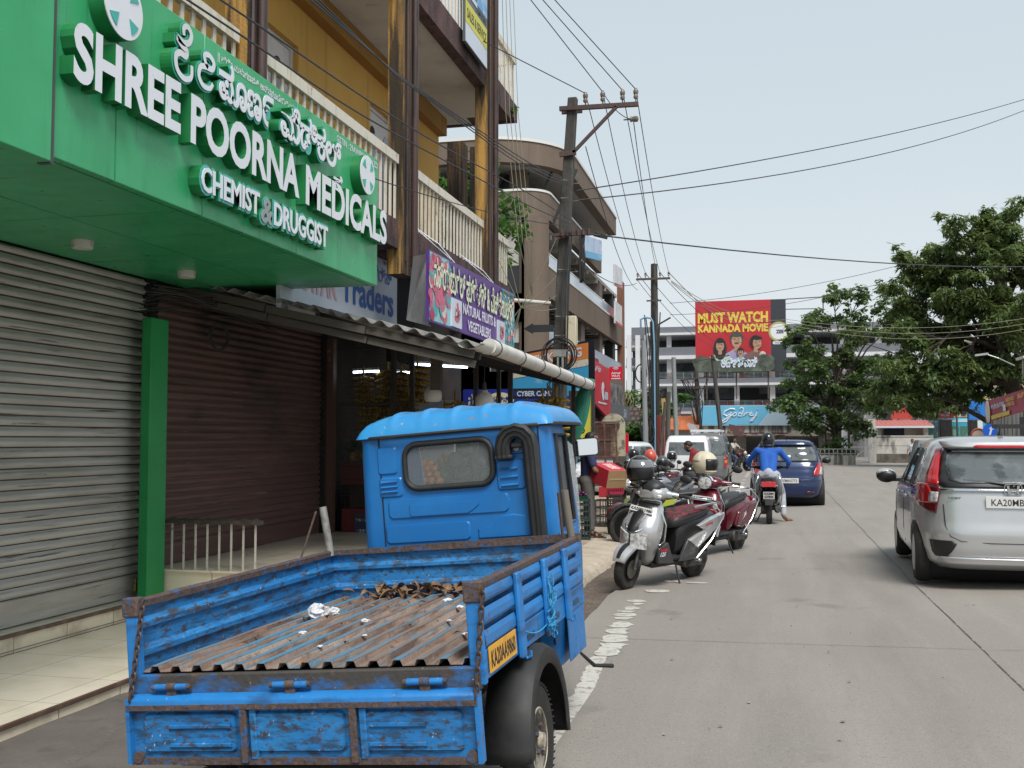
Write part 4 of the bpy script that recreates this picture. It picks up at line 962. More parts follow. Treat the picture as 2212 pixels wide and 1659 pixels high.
b = MB(); b.box(-4.079, -4.0755, y0s+.01, y1s-.01, z0s+.01, z0s+.29); loc(b.build('band', m_signw, us), us)
b = MB(); b.box(-4.079, -4.0755, y0s+.62, y1s-.01, z0s+.78, z0s+1.46); loc(b.build('band', mat('sign_sky', (.12,.35,.62), .4, layers=[((.6,.7,.8), 5, .5, .65, .8)]), us), us)
b = MB(); text(b, 'SALES & SERVICE', FX(-4.074, y0s+.08, z0s+.38), width=1.05, height=.15, off=.02); text(b, 'COMPUTERS', FX(-4.0745, y0s+.55, z0s+.66), width=.6, height=.09, off=.02); loc(b.build('lettering', m_signk, us), us)
b = MB(); text(b, 'V', FX(-4.073, y0s+.1, z0s+1.0), width=.4, height=.4, off=.03); text(b, '2', FX(-4.073, y0s+.32, z0s+.72), width=.3, height=.36, off=.03); loc(b.build('lettering', m_signw, us), us)
# ================================================================== AWNING OVER THE FRUIT SHOP
aw = thing('corrugated_awning', (-4, 12, 2.4), 'old corrugated sheet awning with a white gutter pipe over the fruit shop', 'awning')
m_asb = mat('weathered_cement_sheet', (.22,.21,.20), .92, layers=[((.10,.09,.085), 2.5, .45, .7, .8), ((.40,.40,.40), (1,14,14), .6, .72, .7), ((.05,.05,.045), 16, .58, .7, .7)], bump=(30, .5, .01))
m_plank = mat('grey_weathered_plank', (.095,.08,.068), .9, layers=[((.08,.065,.055), (3,3,26), .45, .68, .8), ((.17,.15,.13), (2,2,40), .6, .7, .6)], bump=(30, .6, .01))
def rz_(x): return 2.46 + (-2.55-x)*(.235)
b = MB()
def cor(u, v):
 x = -5.72 + 3.2*u; y = 9.28 + 6.1*v
 return (x, y, rz_(x) + .024*math.sin(x*2*PI/.17) + .012*noise.noise((x*2, y*.7, 3)) + .012*math.floor(y/2.05)*.0)
b.grid(cor, 220, 14); loc(b.build('roof_sheet', m_asb, aw, smooth=60, solid=.008), aw)
for k, (dz, y, t) in enumerate(((-.10, 9.33, .075), (-.19, 9.37, .07))):
 b = MB();
 for i, (xa, xb) in enumerate(((-5.7,-4.75),(-4.74,-3.7),(-3.69,-2.62))):
  b.bar((xa, y+.01*i, rz_(xa)+dz+random.uniform(-.01,.01)), (xb, y+.01*i, rz_(xb)+dz), .03, t, up=(0,0,1))
 loc(b.build('barge_board', m_plank, aw), aw)
b = MB()
for y in (9.5, 11.2, 12.9, 14.6, 15.3): b.bar((-5.7, y, rz_(-5.7)-.10), (-2.6, y, rz_(-2.6)-.10), .05, .07)
for x in (-5.2, -4.2, -3.3, -2.66): b.bar((x, 9.35, rz_(x)-.055), (x, 15.35, rz_(x)-.055), .05, .05)
loc(b.build('rafter', m_fram, aw), aw)
for (x, y) in ((-4.65,12.72),(-4.49,13.0),(-3.62,13.0),(-3.16,13.0),(-2.75,15.3),(-5.3,15.3),(-3.9,15.3)):
 b = MB(); b.box(x-.028, x+.028, y-.028, y+.028, -.08, rz_(x)-.13); loc(b.build('post', m_fram, aw), aw)
b = MB(); n = 40
g0, g1 = Vector((-2.53, 9.38, 2.47)), Vector((-2.53, 15.5, 2.40))
prof = [(.075*math.cos(R(a)), .075*math.sin(R(a))) for a in range(0, 360, 24)]
b.loft([[(g0.x+p[0], y, g0.z+(g1.z-g0.z)*t+p[1]) for p in prof] for t, y in [(i/8, 9.55+5.95*i/8) for i in range(9)]])
half = [(.085*math.cos(R(a)), .085*math.sin(R(a))) for a in range(170, 371, 20)]
b.loft([[(g0.x-.02-.10*(1-t)+p[0]*(1+.3*(1-t)), y, 2.475+p[1]*(.55+.45*t)) for p in half] for t, y in ((0, 9.28), (.5, 9.42), (1, 9.6))], closed=False, caps=False)
gp = loc(b.build('gutter_pipe', m_pvc, aw, smooth=50), aw)
b = MB()
for y in (9.75, 10.8, 11.8, 12.75, 13.7, 14.6, 15.35): b.tube([(g0.x+.080*math.cos(t), y, 2.47-.0115*(y-9.4)+.080*math.sin(t)) for t in [2*PI*i/16 for i in range(16)]], .006, 5, closed=True)
loc(b.build('strap', m_rust, aw), aw)
m_gcl = mat('green_tarpaulin', (.015,.16,.105), .6, layers=[((.03,.24,.16), (6,6,1), .45, .7, .7), ((.008,.07,.05), (12,12,1), .5, .7, .7)], bump=(20, .4, .01))
b = MB(); rings = []
for i in range(15):
 t = i/14; c_ = Vector((-2.60, 15.46, 2.36)).lerp(Vector((-2.92, 15.4, 1.15)), t); r_ = .05+.085*math.sin(PI*min(1, t*1.15+.08))
 rings.append([(c_.x + r_*(1+.18*math.sin(5*a+t*3))*math.cos(a), c_.y + r_*.7*math.sin(a), c_.z) for a in [2*PI*k/24 for k in range(24)]])
b.loft(rings); b.tube([(-3.06,15.45,1.98),(-2.95,15.42,1.82),(-2.82,15.4,1.72)], [.03,.05,.06], 10)
tag(b.build('tarpaulin', m_gcl, smooth=60), 'rolled green tarpaulin hanging from the end of the white gutter pipe', 'tarpaulin')
# ================================================================== FRUIT SHOP UNDER THE AWNING
m_wire = mat('grille_wire', (.05,.045,.04), .6, metal=.3)
fs = thing('wire_screen', (-5, 12.75, .3), 'rusty wire mesh screen beside the brown shutter', 'screen')
b = MB()
for i in range(19): x = -5.37+.047*i; b.box(x-.0022, x+.0022, 12.748, 12.752, .33, 2.78)
for i in range(52): z = .34+.047*i; b.box(-5.38, -4.5, 12.746, 12.754, z-.0022, z+.0022)
loc(b.build('mesh', m_wire, fs), fs)
b = MB(); b.box(-5.4, -4.5, 12.74, 12.76, 2.02, 2.06); b.box(-5.4, -4.5, 12.74, 12.76, 2.76, 2.80); b.box(-5.4, -4.5, 12.74, 12.76, 1.28, 1.31); loc(b.build('screen_frame', m_fram, fs), fs)
m_redp = mat('dark_red_paint', (.20,.018,.02), .55, layers=[((.10,.012,.012), 4, .5, .7, .6)])
st = thing('fruit_counter', (-4, 13.6, 0), 'dark red fruit counter with stepped shelves inside the fruit shop', 'counter')
b = MB(); b.box(-5.38, -3.0, 12.80, 13.05, 0, .68); loc(b.build('counter_front', m_redp, st), st)
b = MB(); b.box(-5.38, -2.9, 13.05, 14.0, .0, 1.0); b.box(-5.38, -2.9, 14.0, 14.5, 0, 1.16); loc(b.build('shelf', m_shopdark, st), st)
po = thing('poster', (-5.12, 12.795, .3), 'blue and white printed poster on the dark red counter', 'poster')
b = MB(); b.box(-5.20, -4.86, 12.786, 12.796, .22, .62); loc(b.build('sheet', mat('poster_navy', (.05,.06,.14), .5), po), po)
b = MB(); b.box(-5.19, -5.0, 12.783, 12.7855, .52, .555); b.box(-5.16, -4.9, 12.783, 12.7855, .25, .42); b.cyl((-5.03,12.7855,.585), (-5.03,12.783,.585), .02); loc(b.build('print', mat('poster_print', (.55,.57,.62), .5, layers=[((.05,.06,.14), 30, .45, .55, .9)]), po), po)
m_ban = mat('banana_skin', (.36,.23,.035), .55, layers=[((.26,.21,.045), 5, .45, .7, .6), ((.10,.055,.02), 18, .6, .7, .8)])
def banana_bunch(seed, n=84):
 random.seed(seed); b = MB()
 for i in range(n):
  a = 2*PI*i/14+random.random()*.4; tier = i//14; h = .44-.075*tier; L = .15
  pts = []; rr = []
  for k in range(6):
   t = k/5; r0 = .03+.115*math.sin(t*1.5); pts.append((r0*math.cos(a), r0*math.sin(a), h-.02-.12*t+.09*t*t)); rr.append(.021*math.sin(PI*(.12+.8*t))**.6)
  b.tube(pts, rr, 5)
 b.tube([(0,0,.55),(.01,0,.4),(0,0,.0)], .013, 6)
 return b
bb = [banana_bunch(s_).build('banana_bunch', m_ban, smooth=60) for s_ in (1, 2)]
random.seed(31); spots = []
for x in (-5.2,-5.0,-4.8,-4.6):
 for z in (2.05,1.72,1.42): spots.append((x+random.uniform(-.05,.05), 13.35+random.uniform(-.2,.2), z+random.uniform(-.06,.06)))
for i in range(9): spots.append((-4.35+.2*i, 13.9+random.uniform(-.1,.1), 1.62+random.uniform(-.03,.03)))
for i, (x, y, z) in enumerate(spots):
 o = bb[i % 2] if i < 2 else bb[i % 2].copy()
 if i >= 2: COL.objects.link(o)
 o.location = (x, y, z); o.rotation_euler = (0, 0, random.uniform(0, 6)); s_ = random.uniform(.9, 1.25); o.scale = (s_, s_, s_)
 tag(o, 'yellow banana bunch hanging in the dark fruit shop ' + ('behind the wire mesh' if i < 12 else 'in the row above the truck roof'), 'bananas', 'banana bunches behind the wire mesh' if i < 12 else 'banana bunches in the row above the truck roof')
def heap(kind, label, m, r, cx, cy, cz, nx, ny, lv, group, sc=(1,1,1), cat='fruit'):
 b = MB(); b.ball((0,0,0), (r*sc[0], r*sc[1], r*sc[2]), 12, 8); o0 = b.build(kind, m, smooth=180); first = True
 for k in range(lv):
  for i in range(nx-k):
   for j in range(max(1, ny-k)):
    o = o0 if first else o0.copy()
    if not first: COL.objects.link(o)
    first = False; o.location = (cx+(i-(nx-k)/2)*r*1.95*sc[0]+random.uniform(-.1,.1)*r, cy+(j-max(1, ny-k)/2)*r*1.95, cz+r*sc[2]+k*r*1.5); o.rotation_euler = (random.random(), random.random(), random.random()); tag(o, label, cat, group)
m_or = mat('orange_skin', (.62,.22,.02), .5, bump=(90, .3, .003)); m_wm = mat('watermelon_skin', (.012,.045,.02), .4, layers=[((.05,.11,.04), (30,6,6), .5, .6, .8)]); m_app = mat('pink_apple_skin', (.36,.09,.07), .4, layers=[((.5,.36,.14), 14, .5, .7, .7)]); m_yel = mat('yellow_fruit_skin', (.55,.36,.06), .5); m_grn = mat('green_melon_skin', (.12,.20,.035), .5)
heap('orange', 'orange stacked in the fruit shop heap seen through the truck window', m_or, .05, -4.30, 13.25, 1.0, 5, 3, 4, 'oranges in the heap behind the truck window')
heap('apple', 'pinkish apple in the fruit shop heap left of the oranges', m_app, .05, -4.72, 13.3, 1.0, 4, 3, 4, 'apples in the heap left of the oranges')
heap('watermelon', 'dark green watermelon piled on the right of the fruit counter', m_wm, .115, -3.72, 13.5, 1.0, 3, 2, 3, 'watermelons piled on the fruit counter', (1.25,1,1))
heap('mango', 'yellow mango in the fruit shop heap behind the oranges', m_yel, .05, -4.2, 14.2, 1.16, 6, 3, 3, 'mangoes behind the oranges')
heap('melon', 'pale green melon at the right end of the fruit counter', m_grn, .1, -3.2, 13.4, 1.0, 2, 2, 2, 'green melons at the right end of the counter')
m_pl = mat('pineapple_leaf', (.05,.09,.055), .6); m_pb = mat('pineapple_body', (.25,.14,.05), .7, bump=(60, .8, .01))
def pineapple(x, y, z, s):
 random.seed(int(x*100)); p = thing('pineapple', (x, y, z), 'pineapple with spiky grey green crown on the ledge behind the mesh', 'pineapple', 'pineapples behind the mesh')
 b = MB(); b.ball((0,0,.07), (.06,.06,.085), 12, 8); b.build('body', m_pb, p, smooth=180)
 b = MB()
 for i in range(26):
  a = random.uniform(0, 6.28); L = random.uniform(.1,.22)*s; e = random.uniform(.4,1.4); d = Vector((math.cos(a)*math.cos(e), math.sin(a)*math.cos(e), math.sin(e))); sd = Vector((-math.sin(a), math.cos(a), 0))*.012
  b.add([Vector((0,0,.14))+sd, Vector((0,0,.14))-sd, Vector((0,0,.14))+d*L*.6-sd*.8, Vector((0,0,.14))+d*L-Vector((0,0,.03)), Vector((0,0,.14))+d*L*.6+sd*.8], [(0,1,2,3,4)])
 b.build('crown', m_pl, p)
for x in (-5.3,-5.15,-5.0,-4.86): pineapple(x, 12.95, 1.28, 1.2)
b = MB(); b.box(-5.4, -4.5, 12.8, 13.2, 1.24, 1.28); b.box(-5.4,-4.5,12.8,13.1,1.0,1.22); tag(b.build('crate_shelf', mat('red_brown_crate', (.12,.03,.025), .7, layers=[((.05,.02,.02), (2,2,30), .45, .6, .8)])), 'red brown shelf box under the pineapples behind the mesh', 'shelf')
m_tube = mat('lit_tube', (1,1,1), .3, emit=((.85,.93,1.0), 6.0))
for k, (p, q, w_) in enumerate((((-5.44,13.3,2.50),(-5.05,13.25,2.505),'lowest left'),((-4.95,14.0,2.66),(-4.05,14.1,2.60),'largest'),((-5.0,13.6,2.50),(-4.7,13.6,2.51),'shortest'))):
 t_ = thing('tube_light', p, 'lit white tube light under the awning, ' + w_ + ' of the three', 'lamp', 'lit tube lights under the awning')
 b = MB(); b.cyl(p, q, .014, n=8); loc(b.build('tube', m_tube, t_), t_)
 b = MB(); b.bar(Vector(p)+Vector((0,0,.035)), Vector(q)+Vector((0,0,.035)), .04, .03); loc(b.build('fitting', m_signw, t_), t_)
for k, (u, v, dd) in enumerate(((935, 850, 'left'), (1046, 862, 'right'))):
 p = at(u, v, 11.5); l_ = thing('lamp_bulb', p, 'big white unlit bulb hanging under the awning, the ' + dd + ' one', 'lamp', 'white bulbs under the awning')
 b = MB(); b.lathe([(.0,-.10),(.07,-.095),(.10,-.075),(.105,-.03),(.10,.02),(.075,.06),(.045,.085),(.04,.10)], Matrix(), 20); b.build('bulb', m_lampw, l_, smooth=50)
 b = MB(); b.lathe([(.03,.10),(.025,.16),(.022,.19)], Matrix(), 12); b.tube([(0,0,.19),(.004,0,.3),(0,0,.42)], .006, 5); b.build('socket', m_fram, l_, smooth=50)
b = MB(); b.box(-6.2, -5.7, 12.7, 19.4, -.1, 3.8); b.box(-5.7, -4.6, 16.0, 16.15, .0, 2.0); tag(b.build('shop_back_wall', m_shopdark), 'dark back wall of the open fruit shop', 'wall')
b = MB(); b.box(-5.55, -4.7, 15.6, 15.7, .1, 2.2); tag(b.build('white_sheet', m_signw), 'pale sheet hung at the back of the fruit shop behind the bananas', 'sheet')
b = MB(); b.box(-3.72, -3.60, 11.4, 11.5, 2.15, 2.62); tag(b.build('wooden_post', m_plank), 'flaking wooden stub post under the awning beside the left bulb', 'post')
# ================================================================== SIGNS OF THE NEXT SHOPS
m_nblue = mat('sign_royal_blue', (.02,.035,.30), .4); m_ncream = mat('sign_cream', (.70,.66,.40), .45); m_black = mat('black_board', (.012,.013,.02), .5); m_teal2 = mat('sign_dull_teal', (.08,.24,.30), .45, layers=[((.12,.32,.38), 3, .45, .7, .6)])
def fboard(nm, label, Y, u0, u1, v0, v1, m, dep=.06, cat='sign', frame_m=None):
 p, q = at(u0, v1, Y), at(u1, v0, Y); t_ = thing(nm, (p.x, Y, p.z), label, cat)
 b = MB(); b.box(0, q.x-p.x, 0, dep, 0, q.z-p.z); b.build('board', m, t_)
 if frame_m:
  b = MB(); w, h = q.x-p.x, q.z-p.z; b.box(-.05, 0, -.03, dep, -.05, h+.05); b.box(w, w+.05, -.03, dep, -.05, h+.05); b.box(.001, w-.001, -.03, dep, h, h+.05); b.box(.001, w-.001, -.03, dep, -.05, 0); b.build('frame', frame_m, t_)
 return t_, q.x-p.x, q.z-p.z
def ftext(t_, s, x, z, w, h, m, off=.02, d=.006, split=False, nm='lettering', **k):
 b = MB(); text(b, s, FY(x, -d, z), width=w, height=h, off=off, split=split, res=2, **k); return b.build(nm, m, t_)
t_, w, h = fboard('milk_shop_sign', 'royal blue shop sign with white lettering and a cream oval seen under the awning', 19, 1000, 1112, 840, 893, m_nblue)
ftext(t_, 'ನಂದಿನಿ', .1, .12, w*.42, h*.55, m_signw, .04, split=True)
b = MB(); b.prism([(.27*math.cos(2*PI*i/28), .14*math.sin(2*PI*i/28)) for i in range(28)], FY(w*.72, 0, h*.55), .002, .01); b.build('oval', m_ncream, t_)
ftext(t_, 'ನಂದಿನಿ', w*.72-.17, h*.45, .34, h*.25, m_nblue, .03, .014, split=True)
t_, w, h = fboard('cyber_shop_sign', 'narrow dark blue internet shop sign with white capitals behind the awning posts', 18.6, 1098, 1216, 838, 862, m_black); ftext(t_, 'CYBER CAMPUS', w*.16, h*.25, w*.78, h*.5, m_signw, .03)
b = MB(); b.box(.04, w-.04, -.004, 0, .04, h-.04); b.build('panel', mat('sign_navy', (.015,.03,.12), .4), t_)
t_, w, h = fboard('phone_shop_sign', 'faded teal sign with black telephone numbers behind the pole', 19.6, 1092, 1246, 866, 1000, m_teal2); ftext(t_, 'Ph: 0820', w*.24, h*.80, w*.3, h*.09, m_signk, .03); ftext(t_, '604', w*.78, h*.87, w*.16, h*.08, m_signk, .03); ftext(t_, '485', w*.78, h*.74, w*.16, h*.08, m_signk, .03); ftext(t_, 'Mob', w*.45, h*.66, w*.14, h*.08, m_signk, .03)
ftext(t_, 'Care', w*.62, h*.33, w*.34, h*.16, m_redp, .03); ftext(t_, 'PRIS', w*.66, h*.12, w*.3, h*.14, m_signk, .03)
b = MB(); b.box(0, w, -.01, -.002, h-.12, h+.10); b.build('top_strip', m_nblue, t_)
t_, w, h = fboard('copy_shop_banner', 'tall yellow copy shop banner with stacked black capitals', 17.6, 1236, 1278, 850, 965, mat('banner_yellow', (.55,.50,.06), .5, layers=[((.42,.42,.08), 3, .5, .7, .6)]), .03, frame_m=m_fram)
for i, ch in enumerate('XEROX'): ftext(t_, ch, w*.34, h*(.80-.185*i), w*.32, h*.115, m_plk, .03, shear=.1)
m_sky = mat('printed_sky_blue', (.05,.33,.58), .4, layers=[((.42,.58,.68), (1.2,1,3), .56, .66, .9)]); m_orange = mat('printed_orange', (.62,.20,.05), .45, layers=[((.45,.05,.03), 1.5, .55, .66, .8)])
p0, p1, p2, p3 = at(1100, 962, 20.6), at(1272, 932, 20.0), at(1269, 743, 20.0), at(1100, 770, 20.6)
ag = thing('travel_agency_board', p0, 'big travel agency board, orange band over printed blue sky, behind the leaning pole', 'sign')
ex = (p1-p0); ex.z = 0; Lx = ex.length; ex.normalize(); MA = frame((0,0,0), ex, (0,0,1))
sl = .115
def aq(x0, x1, z0, z1, h, m, nm):
 b = MB(); b.prism([(x0, z0+sl*x0),(x1, z0+sl*x1),(x1, z1+sl*x1),(x0, z1+sl*x0)], MA, h, h+.01); return b.build(nm, m, ag)
Hh = p3.z-p0.z
aq(-.06, Lx+.06, -.06, Hh+.05, -.15, m_black, 'frame'); aq(0, Lx, .14, Hh-.48, .01, m_sky, 'picture'); aq(0, Lx, Hh-.33, Hh-.02, .012, m_orange, 'band'); aq(0, Lx, Hh-.47, Hh-.335, .013, mat('printed_pale', (.62,.58,.46), .45, layers=[((.3,.3,.4), 9, .55, .62, .8)]), 'band'); aq(0, Lx, .0, .14, .013, m_nblue, 'band')
MAs = MA @ Matrix(((1,0,0,0),(sl,1,0,0),(0,0,1,0),(0,0,0,1)))
b = MB(); text(b, 'AIR TICKETING', MAs @ Matrix.Translation((.12, Hh-.27, .026)), width=Lx*.86, height=.19, off=.035); text(b, 'Retail & Groups', MAs @ Matrix.Translation((Lx*.5, .03, .026)), width=Lx*.42, height=.08, off=.02); b.build('lettering', m_signw, ag)
# ================================================================== CONCRETE POLE WITH CROSSARM
m_pole = mat('mossy_concrete_pole', (.062,.06,.056), .9, layers=[((.12,.117,.11), (6,6,1.5), .48, .7, .7), ((.03,.032,.026), (8,8,2), .5, .68, .8), ((.30,.29,.26), 40, .68, .74, .7)], bump=(40, .6, .01))
m_iron = mat('rusted_iron', (.075,.048,.044), .75, layers=[((.14,.075,.06), 14, .5, .7, .7)])
m_ins = mat('glazed_insulator', (.17,.145,.125), .25)
up = thing('utility_pole', (-3.36, 17, 0), 'nearest leaning concrete power pole with one-sided iron crossarm', 'utility pole')
b = MB(); b.loft([[(cx+dx*s_, dy*s_, z) for dx, dy in ((-.5,-.5),(.5,-.5),(.5,.5),(-.5,.5))] for z, cx, s_ in ((-.1,-.0,.25),(1.5,.04,.235),(3.5,.10,.21),(5.5,.19,.18),(7.32,.31,.155))]); b.build('shaft', m_pole, up, bevel=.02)
b = MB(); b.bar((.10,-.10,7.12), (1.42,-.10,7.10), .07, .07); b.bar((.10,.1,7.12), (.45,.1,7.12), .05, .06); b.bar((1.06,-.11,7.08), (.33,-.11,6.36), .05, .05); b.bar((.10,-.11,6.34), (.38,-.11,6.36), .05, .08); b.build('crossarm', m_iron, up)
INS = []
for x in (.54, .83, 1.16, 1.38):
 b = MB(); b.lathe([(.012,7.14),(.012,7.2),(.035,7.2),(.042,7.23),(.03,7.26),(.04,7.28),(.045,7.32),(.03,7.35),(.02,7.37)], Matrix.Translation((x, -.10, 0)), 12); b.build('insulator', m_ins, up, smooth=40); INS.append(Vector((-3.36+x, 16.9, 7.35)))
b = MB(); b.bar((-.02,-.15,4.98), (.62,-.15,4.98), .06, .05); b.bar((.02,-.15,4.9), (.45,-.15,5.03), .04, .04)
for i in range(6): b.cyl((.15+.09*i,-.2,4.95), (.15+.09*i,-.2,5.05), .022, n=8)
b.build('cable_bracket', m_iron, up)
b = MB()
for z, r_ in ((5.9,.15),(5.6,.15),(4.4,.16),(3.62,.17),(3.3,.17)): b.tube([(.06+.035*z+(r_-.02)*c_, (r_-.02)*s_, z) for c_, s_ in ((-1,-1),(1,-1),(1,1),(-1,1))], .008, 5, closed=True)
b.build('binding_wire', m_steel, up)
b = MB(); b.box(.20, .38, -.18, -.06, 3.12, 3.62); bx_ = b.build('meter_box', mat('cream_enamel', (.55,.50,.36), .5, layers=[((.3,.22,.14), 9, .58, .7, .7)]), up, bevel=.012)
b = MB(); b.box(.383, .392, -.16, -.08, 3.16, 3.58); b.build('box_door', MATS['cream_enamel'], bx_)
ar = thing('arrow_sign', (-3.6, 16.8, 3.4), 'black arrow shaped board pointing left on the nearest pole', 'sign')
b = MB(); b.prism([(.25,-.06),(.25,.06),(-.10,.06),(-.10,.09),(-.26,0),(-.10,-.09),(-.10,-.06)], FY(0,0,.02), -.015, .015); b.build('board', mat('faded_black_board', (.025,.027,.032), .55), ar)
b = MB(); random.seed(4)
for k in range(9):
 r_ = .23+random.uniform(-.03,.05); c_ = Vector((-3.24+random.uniform(-.02,.02), 16.78-.012*k, 2.97+random.uniform(-.03,.02))); b.tube([c_+Vector((r_*math.cos(t), .02*math.sin(3*t+k), r_*math.sin(t)*1.02)) for t in [2*PI*i/30 for i in range(30)]], .009, 5, closed=True)
tag(b.build('cable_coil', m_cable, smooth=60), 'large coil of black cable tied to the nearest pole', 'cable coil')
b = MB()
for k in range(6):
 x0 = -2.86+.007*k; b.tube([(x0,16.82,4.95),(x0+.03*math.sin(k),16.80,4.5),(x0-.01,16.8,4.25-.02*k),(x0-.05,16.82,4.16),(x0-.06,16.82,4.5),(x0-.05,16.82,4.95)], .008, 5)
tag(b.build('cable_loop', m_cable, smooth=60), 'long hanging loop of spare black cable on the nearest pole', 'cable')
b = MB()
for k in range(13):
 x0 = -3.36+.17+random.uniform(-.04,.12); b.tube(([(x0+random.uniform(-.05,.15), 16.8, 5.0), (x0+random.uniform(-.03,.06), 16.78, 4.1)] if k < 4 else []) + [(x0-.03, 16.77, 2.8), (-3.3+random.uniform(-.16,.1), 16.77, 2.5), (-3.32+random.uniform(-.2,.2), 16.76, 1.9), (-3.33+random.uniform(-.1,.1), 16.78, .6)], .007+.005*(k % 2), 5)
tag(b.build('pole_cables', m_cable, smooth=60), 'black cables running down the side of the nearest pole', 'cables')
b = MB(); b.rbox((-3.24,16.76,3.0), (.22,.03,.12)); b.rbox((-3.24,16.76,3.04), (.34,.02,.03)); b.rbox((-3.27,16.76,2.75), (.03,.03,.4)); b.rbox((-3.19,16.76,2.75), (.03,.03,.4)); tag(b.build('cable_clamp', m_steel), 'grey metal cable clamp in the middle of the black coil', 'clamp')
b = MB(); b.rbox((-2.82,16.7,2.52), (.34,.1,.14), (0,.2,0)); tag(b.build('green_cover', MATS['green_tarpaulin'], bevel=.03), 'green plastic cover on the cables just above the gutter end', 'cover')
# ================================================================== BROWN BUILDING WITH ROUNDED CORNER
BX, KB = -7.4, 1.6
m_brown = mat('taupe_render', (.155,.115,.088), .9, layers=[((.12,.088,.066), .7, .42, .7, .7), ((.20,.155,.125), (2,2,.25), .5, .75, .5), ((.09,.065,.05), (3,3,.3), .6, .75, .5)], bump=(12, .3, .02))
m_brsoff = mat('pale_soffit', (.40,.375,.35), .9, layers=[((.30,.28,.26), 1, .5, .7, .6)])
m_brin = mat('inner_taupe_wall', (.20,.165,.14), .9, layers=[((.14,.11,.09), .8, .45, .7, .6)])
m_bdark = mat('dark_opening', (.022,.022,.025), .5)
m_gltop = mat('frosted_glass_rail', (.42,.50,.60), .12, spec=.8, layers=[((.34,.41,.50), 1.2, .45, .7, .7)])
m_trim = mat('white_trim', (.66,.65,.62), .6)
m_rustcol = mat('rust_brown_column', (.19,.085,.05), .85, layers=[((.13,.06,.04), 3, .5, .7, .6)])
m_maroon = mat('maroon_panel', (.17,.02,.035), .45)
bbd = thing('brown_building', (-9, 45, 0), 'taupe brown commercial building with a rounded corner and glass balcony rails', 'building')
B_ = lambda mb, nm, m, par=None, **k: loc(mb.build(nm, m, bbd, **k), bbd)
def bz(v, y): return at(1200, v, y).z
YA, YB = 35.6, 56.2
def curve_plan(x0, y0, y1, r, off=0.):
 """plan of a wall that comes in from the left facing the camera, turns the rounded corner and runs along the road"""
 pts = [(x0-9+0, y0-off)]
 cx, cy = x0-r, y0+r
 for k in range(11): t = R(-90+9*k); pts.append((cx+(r+off)*math.cos(t), cy+(r+off)*math.sin(t)))
 pts.append((x0+off, y1)); return pts
def band(off, z0, z1, nm, m, y1=YB, x0=BX, y0=YA, thick=.25, r=.55, wrap=False):
 pts = curve_plan(x0, y0, y1, r, off); ins = curve_plan(x0, y0, y1, r, off-thick); b = MB()
 if not wrap: pts, ins = pts[-4:], ins[-4:]
 b.loft([[(p[0], p[1], z0), (p[0], p[1], z1), (q[0], q[1], z1), (q[0], q[1], z0)] for p, q in zip(pts, ins)]); return B_(b, nm, m, smooth=35)
b = MB(); b.box(BX-9, BX-2.2, YA+1.6, YB, 0, 11.3); B_(b, 'inner_wall', m_brin)
for z in (6.85, 9.3):
 b = MB(); b.box(BX-8.8, BX-.3, YA+.35, YB, z, z+.16); B_(b, 'floor_slab', m_brsoff)
b = MB(); b.box(BX-8.8, BX-.3, YA+.35, YB, 4.25, 4.42); B_(b, 'floor_slab', m_brsoff)
band(0, 6.67, 7.75, 'parapet', m_brown); band(.02, 7.76, 7.84, 'rail_base', m_trim, thick=.2); band(-.06, 7.84, 8.26, 'glass_rail', m_gltop, thick=.03); band(-.05, 8.27, 8.32, 'hand_rail', m_trim, thick=.06)
band(0, 4.42, 5.1, 'parapet', m_brown); band(-.06, 5.11, 5.70, 'glass_rail', m_gltop, thick=.03)
band(.03, 9.45, 10.4, 'parapet', m_brown, y1=YA+13, wrap=True, r=.9); band(.06, 10.4, 10.48, 'white_coping', m_trim, y1=YA+13, wrap=True, r=.9)
for off, z0, z1, nm, m in ((.65, 11.35, 12.15, 'roof_fascia', m_brown), (.69, 12.15, 12.25, 'white_coping', m_trim)): band(off, z0, z1, nm, m, y1=YB-7, thick=.4, r=2.4, wrap=True)
b = MB(); b.prism([(p[0], p[1]) for p in curve_plan(BX, YA, YB-7, 2.4, .27)] + [(BX-9, YB-7)], Matrix(), 11.40, 11.6); B_(b, 'roof_soffit', m_brsoff)
b = MB(); b.cyl((BX-.55, YA+.55, 0), (BX-.55, YA+.55, 9.44), .57, n=40, caps=False); B_(b, 'corner_column', m_brown, smooth=40)
b = MB()
b.box(BX-9, BX-2.05, YA+.02, YA+.4, 0, 9.44); b.box(BX-.85, BX-.55, YA+.02, YA+.4, 0, 9.44)
for z0, z1 in ((0,4.0),(5.75,6.75),(9.05,9.44)): b.box(BX-2.049, BX-.851, YA+.02, YA+.4, z0, z1); B_(b, 'side_wall', m_brown)
for z0 in (4.0, 6.75):
 b = MB(); b.box(BX-2.05, BX-.85, YA+.2, YA+.25, z0, z0+2.3); w_ = B_(b, 'window', m_brsoff)
 b = MB(); b.box(BX-2.0, BX-.9, YA+.17, YA+.19, z0+.05, z0+.95); loc(b.build('lower_pane', m_bdark, w_), bbd); w_.children[0].location = (0, 0, 0)
 b = MB(); b.box(BX-1.45, BX-1.40, YA+.15, YA+.19, z0, z0+2.3); b.box(BX-2.05, BX-.85, YA+.15, YA+.169, z0+.96, z0+1.02); b.box(BX-1.95, BX-1.55, YA+.16, YA+.19, z0+1.05, z0+2.25); o_ = b.build('window_bar', m_bdark, w_)
b = MB(); b.box(BX-8, BX-1.6, YA+1.5, YB-8, 9.4, 11.38); B_(b, 'dark_glazing', m_bdark)
b = MB()
for y in (YA+.9, YA+4, YA+8): b.box(BX-1.5, BX-.9, y, y+.5, 9.4, 11.4)
B_(b, 'upper_pier', m_brown)
b = MB()
